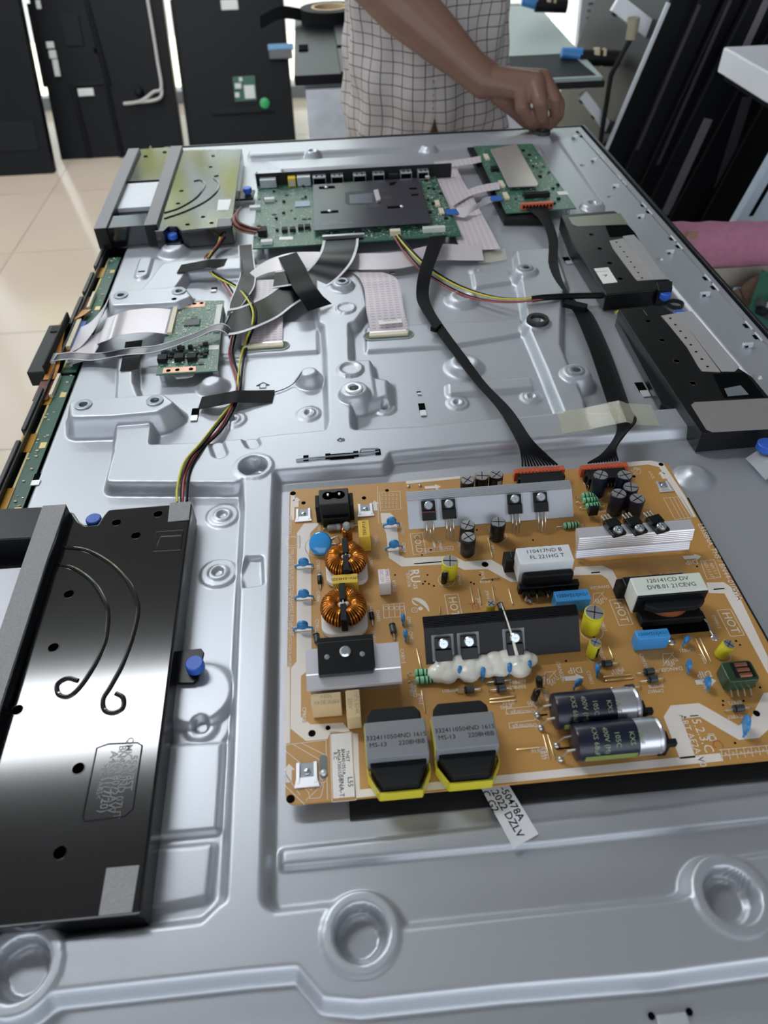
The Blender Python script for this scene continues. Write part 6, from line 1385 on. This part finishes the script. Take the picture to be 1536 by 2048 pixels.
MB().lathe([(.052, 0), (.085, 0), (.085, .035), (.052, .035), (.052, 0)], 36, cap=False).build('tape', M_tapeb, tr_, (p.x, p.y, ZP)); MB().lathe([(.046, .0), (.053, 0), (.053, .0365), (.046, .0365), (.046, 0)], 36, cap=False).build('core', mat('beige core', 'cbb38e', .6), tr_, (p.x, p.y, ZP))
MB().ribbon(spline([(p.x-.085, p.y, ZP+.02), (p.x-.14, p.y-.02, ZP+.03), (p.x-.2, p.y-.04, ZP+.012)], 5), (0, .004, .03), .0006).build('loose_end', M_tapeb, tr_)
P = poly_at([(1005, 160), (1209, 156), (1085, 20), (1062, 0), (1000, 0)], ZP)
gp = thing('glass_screen', 'pale glass screen panel lying on the rear bench right of the worker', 'screen panel', (P[0][0], P[0][1], ZP-.02))
y0_ = (P[0][1]+P[1][1])/2; x1_ = P[1][0]; x0_ = P[0][0]-.06
sx_ = (P[2][0]-P[1][0])/(P[2][1]-P[1][1])
MB().prism([(x0_, y0_), (x1_, y0_), (x1_+sx_*.8, y0_+.8), (x0_, y0_+.8)], ZP-.008, ZP).build('pale_sheet', mat('pale glass', '93a09d', .35, var=.05, spec=.08), gp, bev=.001)
MB().prism([(x0_-.01, y0_-.004), (x1_+.006, y0_-.004), (x1_+sx_*.8+.006, y0_+.81), (x0_-.01, y0_+.81)], ZP-.021, ZP-.008).build('black_tray', M_k2, gp, bev=.002)
Q = poly_at([(1005, 150), (1190, 149), (1140, 107), (1005, 107)], ZP)
MB().prism([(x0_+.005, y0_+.012), (Q[1][0], y0_+.012), (Q[2][0], Q[2][1]), (x0_+.005, Q[2][1])], ZP, ZP+.0008).build('dark_band', mat('dark glass band', '12171a', .5, spec=.05), gp)
# white panels below and beside it
wp_ = thing('white_panel_box', 'white panel built as a box, standing under the pale glass screen', 'box', (.45, 2.0, FLOOR)); MB().box(.42, .575, 1.90, 1.925, -.46, -.10).build('front_panel', M_wpan, wp_, bev=.003); MB().box(.36, .575, 1.925, 2.2, -.78, -.11).build('body', M_wpan, wp_, bev=.004)  # a standing white panel, its box body and door are made up
for lb, A, B_, r in (('white metal bracket slanting below the glass screen edge', aty(1164, 188, 1.86), aty(1216, 256, 1.86), .011), ('white metal bracket slanting at the top right in front of the black stack', aty(1230, 5, 1.86), aty(1308, 66, 1.86), .017)):
    d = (B_-A); t = thing('white_bracket', lb, 'bracket', (A+B_)/2, group='white slanting brackets')
    M = frame(A, d, (0, -1, .2)); MB().box(0, d.length, -.006, .006, -r, r).build('rail', mat('white bracket paint', 'e2e5ea', .35), t, mtx=M, bev=.002)
    for f in (.1, .55, .95): MB().lathe([(.006, 0), (.006, .003)], 12).build('screw', M_k2, t, mtx=M @ Matrix.Translation((d.length*f, 0, r)))
vp = thing('vent_panel', 'white slotted panel leaning behind the brackets at the top right', 'panel', (.9, 2.7, FLOOR))
M = frame(Vector((.86, 2.62, FLOOR)), (.78, .25, 0), (.10, .12, 1)); MB().box(0, .62, 0, 1.05, -.02, 0).build('panel', M_wpan, vp, mtx=M, bev=.004)
for i in range(16): MB().box(.02+.001*i, .09, .60+.018*i, .606+.018*i, 0, .0015).build('vent_slot', M_grey, vp, mtx=M)
# spring clamps with blue tips
for lb, px, py, yy, L in (('black and beige spring clamp with a blue tip beside the glass screen', 1196, 113, 1.95, .085), ('black and beige spring clamp with a blue tip at the top edge of the picture', 1100, 8, 2.35, .075)):
    c = aty(px, py, yy); t = thing('spring_clamp', lb, 'clamp', c, group='spring clamps on the glass screen')
    MB().cyl(c+Vector((-L*.55, 0, .0)), c+Vector((L*.6, -.01, -.004)), .017, 14).build('grip', M_k2, t); MB().cyl(c+Vector((-L*.15, 0, 0)), c+Vector((L*.0, -.002, 0)), .019, 14).cyl(c+Vector((L*.08, -.003, -.001)), c+Vector((L*.16, -.004, -.002)), .019, 14).build('tape_band', mat('beige band', 'b8aa8e', .6), t)
    MB().cyl(c+Vector((-L*1.05, .004, .010)), c+Vector((-L*.5, 0, .004)), .012, 12, .016).build('blue_tip', mat('blue tip', '3f7fc0', .4), t)
rd = thing('upright_rod', 'dark rod with a beige grip standing beside the black stack', 'rod', (aty(1262, 300, 1.84).x, 1.84, FLOOR))
MB().tube([Vector((aty(1196, 300, 1.84).x, 1.84, FLOOR)), aty(1198, 300, 1.84), aty(1222, 150, 1.84), aty(1262, 75, 1.84)], .006, 8).build('rod', M_k2, rd); MB().cyl(aty(1262, 78, 1.84), aty(1269, 35, 1.84), .012, 12).build('grip', mat('beige grip', '9b927c', .5), rd)
# ---- stack of dark sets leaning to the right, seen end on
def leaner(label, L300, L0, wpx, yy, m, strip=None, deep=.58, nm='stacked_television'):
    A = aty(L300, 300, yy); B_ = aty(L0, 0, yy); d = (B_-A).normalized(); s = (FLOOR-A.z)/d.z; base = A+d*s
    A2 = aty(L300+wpx, 300, yy); th = (A2-A).x
    t = thing(nm, label, 'television', base, group='dark sets leaning in a stack')
    M = frame(base, (1, 0, 0), d); Ln = 1.35
    y_ = d
    v = [base, base+Vector((th, 0, 0)), base+Vector((th, 0, 0))+d*Ln, base+d*Ln]; dv = Vector((.05, deep, 0))
    mb = MB(); mb.add([p for p in v]+[p+dv for p in v], [(0, 1, 2, 3), (7, 6, 5, 4), (0, 4, 5, 1), (1, 5, 6, 2), (2, 6, 7, 3), (3, 7, 4, 0)]); mb.build('rear_cover', m, t, bev=.004)
    if strip:
        for (x0, y0, x1, y1, wd, mm, nn) in strip:
            a = aty(x0, y0, yy-.004); c = aty(x1, y1, yy-.004); dd = c-a; nrm = Vector((dd.z, 0, -dd.x)).normalized()*wd/2
            q = [a-nrm, c-nrm, c+nrm, a+nrm]; MB().add([p for p in q]+[p+Vector((0, .006, 0)) for p in q], [(0, 1, 2, 3), (7, 6, 5, 4), (0, 4, 5, 1), (1, 5, 6, 2), (2, 6, 7, 3), (3, 7, 4, 0)]).build(nn, mm, t)
    return t
M_gs = mat('grey bezel strip', '77757a', .5); M_gs2 = mat('dim bezel strip', '3c3a40', .5)
leaner('foremost dark set of the leaning stack with a thin white edge', 1212, 1340, 52, 1.80, M_dark, [(1213, 300, 1338, 6, .008, mat('white edge', 'cfd4da', .4), 'white_edge')])
leaner('second dark set of the leaning stack', 1268, 1398, 40, 1.78, M_dark2, [(1275, 300, 1400, 10, .006, M_gs2, 'bezel_strip')])
leaner('third dark set of the leaning stack', 1312, 1452, 34, 1.76, M_dark, [(1316, 330, 1462, 0, .006, M_gs2, 'bezel_strip')])
leaner('dark set of the leaning stack with a short grey strip', 1350, 1500, 58, 1.74, M_dark2, [(1330, 430, 1418, 238, .020, M_gs, 'grey_strip'), (1475, 132, 1535, 0, .014, M_gs, 'grey_strip')])
leaner('dark set of the leaning stack with a long grey strip', 1412, 1572, 60, 1.72, M_dark, [(1415, 450, 1496, 195, .022, M_gs2, 'grey_strip')])
leaner('rearmost dark set of the leaning stack', 1478, 1640, 120, 1.70, M_dark)
# ---- foam covered rail and what lies at the right
yy = 1.08
rl = thing('foam_rail', 'pink foam covered wooden rail beside the set at the right', 'foam rail', (.85, yy, FLOOR))
A = aty(1338, 492, yy); B_ = aty(1600, 488, yy); r_ = .036
pp = [A+(B_-A)*(i/14) for i in range(15)]
MB().tube(pp, [r_*(1+.03*math.sin(i*1.9)) for i in range(15)], 24).build('foam_sleeve', mat('pink foam', 'a06b81', .95, var=.2, scale=90, bump=1.0, bscale=400), rl)
MB().box(A.x+.02, B_.x+.1, yy-.03, yy+.03, A.z-r_-.028, A.z-r_*.8).build('rail', mat('grey wood', '8d867c', .7, var=.15, scale=20), rl)
for x in (A.x+.10, B_.x+.05): MB().box(x-.02, x+.02, yy-.02, yy+.02, FLOOR, A.z-r_-.028).build('leg', M_wood, rl)
p = aty(1384, 470, yy-.037); MB().box(-.009, .009, -.002, .002, -.005, .005).build('torn_patch', mat('brown patch', '8a6a58', .8), rl, p)
wbx = thing('white_carton', 'white carton on a shelf at the upper right edge of the picture', 'carton', aty(1520, 190, 1.5))
c = aty(1508, 192, 1.45); MB().box(c.x, c.x+.3, 1.40, 1.62, c.z, c.z+.045).build('carton', M_wpan, wbx, bev=.004)
sf = thing('shelf_stand', 'dark shelf stand under the white carton', 'stand', (c.x+.15, 1.6, FLOOR)); MB().box(c.x+.02, c.x+.3, 1.41, 1.62, c.z-.015, c.z-.0005).box(c.x+.24, c.x+.3, 1.46, 1.54, FLOOR, c.z-.015).build('stand', M_dark, sf)
A_, B2_ = aty(1464, 455, 1.30), aty(1540, 322, 1.30); d_ = (B2_-A_).normalized(); o_ = A_+d_*((FLOOR-A_.z)/d_.z)
lp = thing('pale_panel', 'pale blue metal panel leaning at the right edge behind the foam rail', 'panel', o_)
q_ = [o_, o_+Vector((.40, .04, 0)), o_+Vector((.40, .04, 0))+d_*.98, o_+d_*.98]; b_k = Vector((0, .02, 0))
MB().add(q_+[p+b_k for p in q_], [(0, 1, 2, 3), (7, 6, 5, 4), (0, 4, 5, 1), (1, 5, 6, 2), (2, 6, 7, 3), (3, 7, 4, 0)]).build('panel', mat('pale blue metal', 'a9b8c6', .4, metal=.2), lp, bev=.003)
q_ = [A_+d_*f+Vector((x, -.002+.1*x, 0)) for f, x in ((.02, .022), (.02, .030), (.10, .030), (.10, .022))]
MB().add(q_+[p+Vector((0, .004, 0)) for p in q_], [(0, 1, 2, 3), (7, 6, 5, 4), (0, 4, 5, 1), (1, 5, 6, 2), (2, 6, 7, 3), (3, 7, 4, 0)]).build('slot', M_slot, lp)
lo = thing('lower_panel', 'pale metal panel on the shop floor below the foam rail', 'panel', (.85, 1.0, FLOOR)); MB().box(.60, 1.2, .62, 1.02, FLOOR, FLOOR+.25).build('panel', mat('pale blue metal', 'a9b8c6', .4), lo, bev=.004)
rg = MB().ball((0, 0, 0), .035, .02, .03, 12, 8).tube([(-.03, 0, .0), (-.06, .01, -.03), (-.085, .01, -.06)], [.012, .009, .004], 8).build('brown_rag', mat('brown cloth', '5d4a40', .95, var=.3, scale=80, bump=.8, bscale=150), None, aty(1520, 585, 1.02)); tag(rg, 'crumpled brown rag hanging under the foam rail', 'rag')
pc = thing('loose_board', 'loose green circuit board at the right picture edge below the foam rail', 'circuit board', aty(1530, 615, .98)); c = aty(1530, 615, .98); M = Matrix.Translation(c) @ Matrix.Rotation(.5, 4, 'Y') @ Matrix.Rotation(.9, 4, 'X')
MB().box(-.03, .08, -.05, .05, -.001, .001).build('board', M_green, pc, mtx=M)
for i in range(14): rnd = random.Random(i); MB().box(-.006, .006, -.005, .005, 0, .012).build('component', rnd.choice((M_k2, M_smd, M_chip)), pc, mtx=M @ Matrix.Translation((rnd.uniform(-.02, .07), rnd.uniform(-.04, .04), .001)))
# ================================================================== the worker
M_skin = mat('skin', '735548', .45, var=.10, scale=40, bump=.25, bscale=220, spec=.4); M_trou = mat('dark trousers', '1f1f24', .8)
def shirt_mat():
    m = bpy.data.materials.new('checked shirt cotton'); m.use_nodes = True; nt = m.node_tree; bs = nt.nodes['Principled BSDF']
    uv = nt.nodes.new('ShaderNodeUVMap'); sp_ = nt.nodes.new('ShaderNodeSeparateXYZ'); nt.links.new(uv.outputs[0], sp_.inputs[0])
    outs = []
    for ax in ('X', 'Y'):
        mo = nt.nodes.new('ShaderNodeMath'); mo.operation = 'FRACT'; nt.links.new(sp_.outputs[ax], mo.inputs[0])
        lt = nt.nodes.new('ShaderNodeMath'); lt.operation = 'LESS_THAN'; lt.inputs[1].default_value = .085; nt.links.new(mo.outputs[0], lt.inputs[0]); outs.append(lt)
    ad = nt.nodes.new('ShaderNodeMath'); ad.operation = 'MAXIMUM'; nt.links.new(outs[0].outputs[0], ad.inputs[0]); nt.links.new(outs[1].outputs[0], ad.inputs[1])
    mx = nt.nodes.new('ShaderNodeMixRGB'); mx.inputs[1].default_value = (*hexc('aea8a6'), 1); mx.inputs[2].default_value = (*hexc('4c4a50'), 1); nt.links.new(ad.outputs[0], mx.inputs[0])
    nt.links.new(mx.outputs[0], bs.inputs['Base Color']); bs.inputs['Roughness'].default_value = .85
    return m
M_shirt = shirt_mat()
TX, TY = aty(850, 150, 1.56).x, 1.56
pe = thing('person', 'person in a white checked shirt leaning over the far edge, one hand pressing the frame', 'person', (TX, TY, FLOOR))
bd = MB()
def cap(a, c, ra, rb):
    a, c = Vector(a), Vector(c); bd.cyl(a, c, ra, 14, rb); bd.ball(a, ra, n=14, k=8); bd.ball(c, rb, n=14, k=8)
def chain(pts):
    for (p, r), (q, s) in zip(pts, pts[1:]): cap(p, q, r, s)
V = Vector
# trunk, neck, head
chain([(V((TX, TY, .02)), .10), (V((TX, TY, .14)), .105), (V((TX-.01, TY-.01, .30)), .11), (V((TX-.01, TY-.02, .44)), .10), (V((TX-.01, TY-.03, .56)), .06)])
for s in (-1, 1):
    cap(V((TX, TY-.015, .47)), V((TX+s*.16, TY-.01, .47)), .075, .06)
    cap(V((TX+s*.05, TY-.02, .30)), V((TX+s*.07, TY-.02, .42)), .09, .09)
cap(V((TX-.01, TY-.03, .54)), V((TX-.01, TY-.07, .63)), .052, .05)
hd = V((TX-.01, TY-.10, .72)); bd.ball(hd, .074, .092, .105, 18, 12); bd.ball(hd+V((0, -.03, -.05)), .055, .06, .06)
bd.ball(hd+V((0, -.098, -.01)), .013, .02, .022); bd.ball(hd+V((0, -.088, -.052)), .024, .012, .008)
for s in (-1, 1): bd.ball(hd+V((s*.076, .005, 0)), .012, .02, .03); bd.ball(hd+V((s*.03, -.078, .018)), .012, .012, .009)
# right arm of the worker (left in the picture) reaching across to the rim
sh = V((TX-.17, TY-.02, .46)); el = aty(742, -52, 1.40); wr = aty(968, 162, 1.300)
chain([(sh, .058), (sh*.5+el*.5, .050), (el, .044), (el*.72+wr*.28, .046), (el*.42+wr*.58, .038), (el*.15+wr*.85, .029), (wr, .0265)])
cap(aty(986, 140, 1.305), aty(960, 122, 1.312), .012, .012)
mc = [aty(1046, 178, 1.268), aty(1070, 164, 1.268), aty(1086, 158, 1.282), aty(1090, 162, 1.300)]
for p, r in zip(mc, (.0155, .0155, .0145, .013)): cap(wr, p, .023, r)
cap(wr, (mc[0]+mc[2])/2+V((0, 0, -.008)), .024, .019)
FG = [((mc[0], .0138), (aty(1044, 214, 1.252), .0108), (aty(1062, 241, 1.256), .0090), (aty(1082, 256, 1.264), .0075)),
      ((mc[1], .0140), (aty(1080, 204, 1.238), .0108), (aty(1085, 236, 1.246), .0090), (aty(1089, 257, 1.260), .0076)),
      ((mc[2], .0130), (aty(1108, 198, 1.250), .0102), (aty(1111, 230, 1.256), .0086), (aty(1100, 251, 1.266), .0072)),
      ((mc[3], .0112), (aty(1119, 208, 1.284), .0088), (aty(1118, 232, 1.280), .0076), (aty(1107, 247, 1.280), .0064)),
      ((aty(1000, 188, 1.296), .0165), (aty(1030, 220, 1.290), .0115), (aty(1052, 244, 1.286), .0092), (aty(1076, 257, 1.276), .0078))]
for f in FG: chain([(p, r*1.09) for p, r in f])
# left arm hanging behind the hip
sh2 = V((TX+.16, TY-.01, .46)); el2 = V((TX+.19, TY+.12, .22)); wr2 = V((TX+.08, TY+.17, .06))
chain([(sh2, .056), (el2, .042), (wr2, .026), (wr2+V((-.02, -.03, -.07)), .022)])
for k in range(4): a = wr2+V((-.025+.012*k, -.04+.008*k, -.075)); chain([(a, .011), (a+V((0, -.012, -.035)), .009), (a+V((-.002, -.004, -.062)), .008)])
chain([(wr2+V((-.02, -.02, -.03)), .014), (wr2+V((-.045, -.035, -.06)), .011), (wr2+V((-.05, -.04, -.085)), .009)])
bo = bd.build('body', M_skin, pe)
r1 = bo.modifiers.new('r', 'REMESH'); r1.mode = 'VOXEL'; r1.voxel_size = .0025; r1.use_smooth_shade = True
s1 = bo.modifiers.new('s', 'SMOOTH'); s1.iterations = 5; s1.factor = .5
# shirt: an open tube with folds, split at the front hem
n, k = 120, 60; vs = []; uvs = []; fs = []
rnd = random.Random(4)
for j in range(k+1):
    z = -.085+.62*j/k; t = j/k
    a_ = .156-.012*math.sin(t*PI)*.6; b__ = .128
    if z > .40: f = (z-.40)/.135; a_ *= 1-.40*f*f; b__ *= 1-.30*f*f
    for i in range(n+1):
        th = -PI/2-.02+(2*PI+.04)*i/n
        fold = .006*math.sin(th*7+z*9)+.004*math.sin(th*13-z*22+1)+.003*math.sin(z*60+th*3)
        fold += .010*math.exp(-((th+PI/2-1.1)/.5)**2)*math.sin(z*38+th*5)
        fold *= (1-.4*t)
        hem = 0
        if j < 6: dth = min(i, n-i)/n; hem = (1-j/6)*(.018*math.exp(-(dth/.03)**2))
        open_ = 0
        if j < 8:
            g_ = (1-j/8); open_ = g_*.13*math.exp(-(min(i, n-i)/n/.02)**2)*(1 if i < n/2 else -1)
        x = TX+(a_+fold)*math.cos(th+open_); y = TY-.005+(b__+fold)*math.sin(th+open_)
        vs.append((x, y, z+hem)); uvs.append((i*46/n, z/.0185+.25*math.sin(th*3+z*10)))
for j in range(k):
    for i in range(n): fs.append((j*(n+1)+i, j*(n+1)+i+1, (j+1)*(n+1)+i+1, (j+1)*(n+1)+i))
def shirt_part(name, vs, fs, uvs):
    me = bpy.data.meshes.new(name); me.from_pydata(vs, [], fs); ul = me.uv_layers.new(name='UVMap')
    for l in me.loops: ul.data[l.index].uv = uvs[l.vertex_index]
    me.materials.append(M_shirt); me.shade_smooth(); o = bpy.data.objects.new(name, me); link(o, pe)
    so = o.modifiers.new('t', 'SOLIDIFY'); so.thickness = .0015; so.offset = 0
    return o
sho = shirt_part('shirt', vs, fs, uvs)
for nm, A, B_, r0, r1_ in (('sleeve', sh+V((.03, 0, .02)), sh*.45+el*.55, .078, .070), ('sleeve', sh2+V((-.03, 0, .02)), sh2*.35+el2*.65, .078, .066)):
    d = (B_-A).normalized(); u = d.cross(V((0, 1, 0))).normalized(); v = d.cross(u); vs = []; fs = []; uvs = []
    for j in range(13):
        c = A+(B_-A)*j/12; r = r0+(r1_-r0)*j/12
        for i in range(33):
            th = 2*PI*i/32; rr = r+.003*math.sin(th*5+j); vs.append(c+u*rr*math.cos(th)+v*rr*math.sin(th)); uvs.append((i*20/32, j*.9))
    for j in range(12):
        for i in range(32): fs.append((j*33+i, j*33+i+1, (j+1)*33+i+1, (j+1)*33+i))
    shirt_part(nm, [tuple(p) for p in vs], fs, uvs)
# trousers, shoes, hair
tm = MB()
def tcap(a, c, ra, rb): tm.cyl(a, c, ra, 20, rb)
for s in (-1, 1): tm.tube([(TX+s*.06, TY, .05), (TX+s*.078, TY, -.05), (TX+s*.08, TY-.01, -.36), (TX+s*.08, TY+.02, -.74)], [.068, .070, .066, .058], 24)
tm.ball((TX, TY, .02), .136, .100, .085, 24, 10)
tm.build('trousers', M_trou, pe)
for s in (-1, 1): MB().ball((TX+s*.085, TY-.05, FLOOR+.035), .048, .13, .05).box(TX+s*.085-.045, TX+s*.085+.045, TY-.17, TY+.07, FLOOR, FLOOR+.018).build('shoe', M_k2, pe)
MB().ball(hd+V((0, .018, .025)), .082, .092, .098, 18, 12).build('hair', mat('dark hair', '17130f', .6), pe)
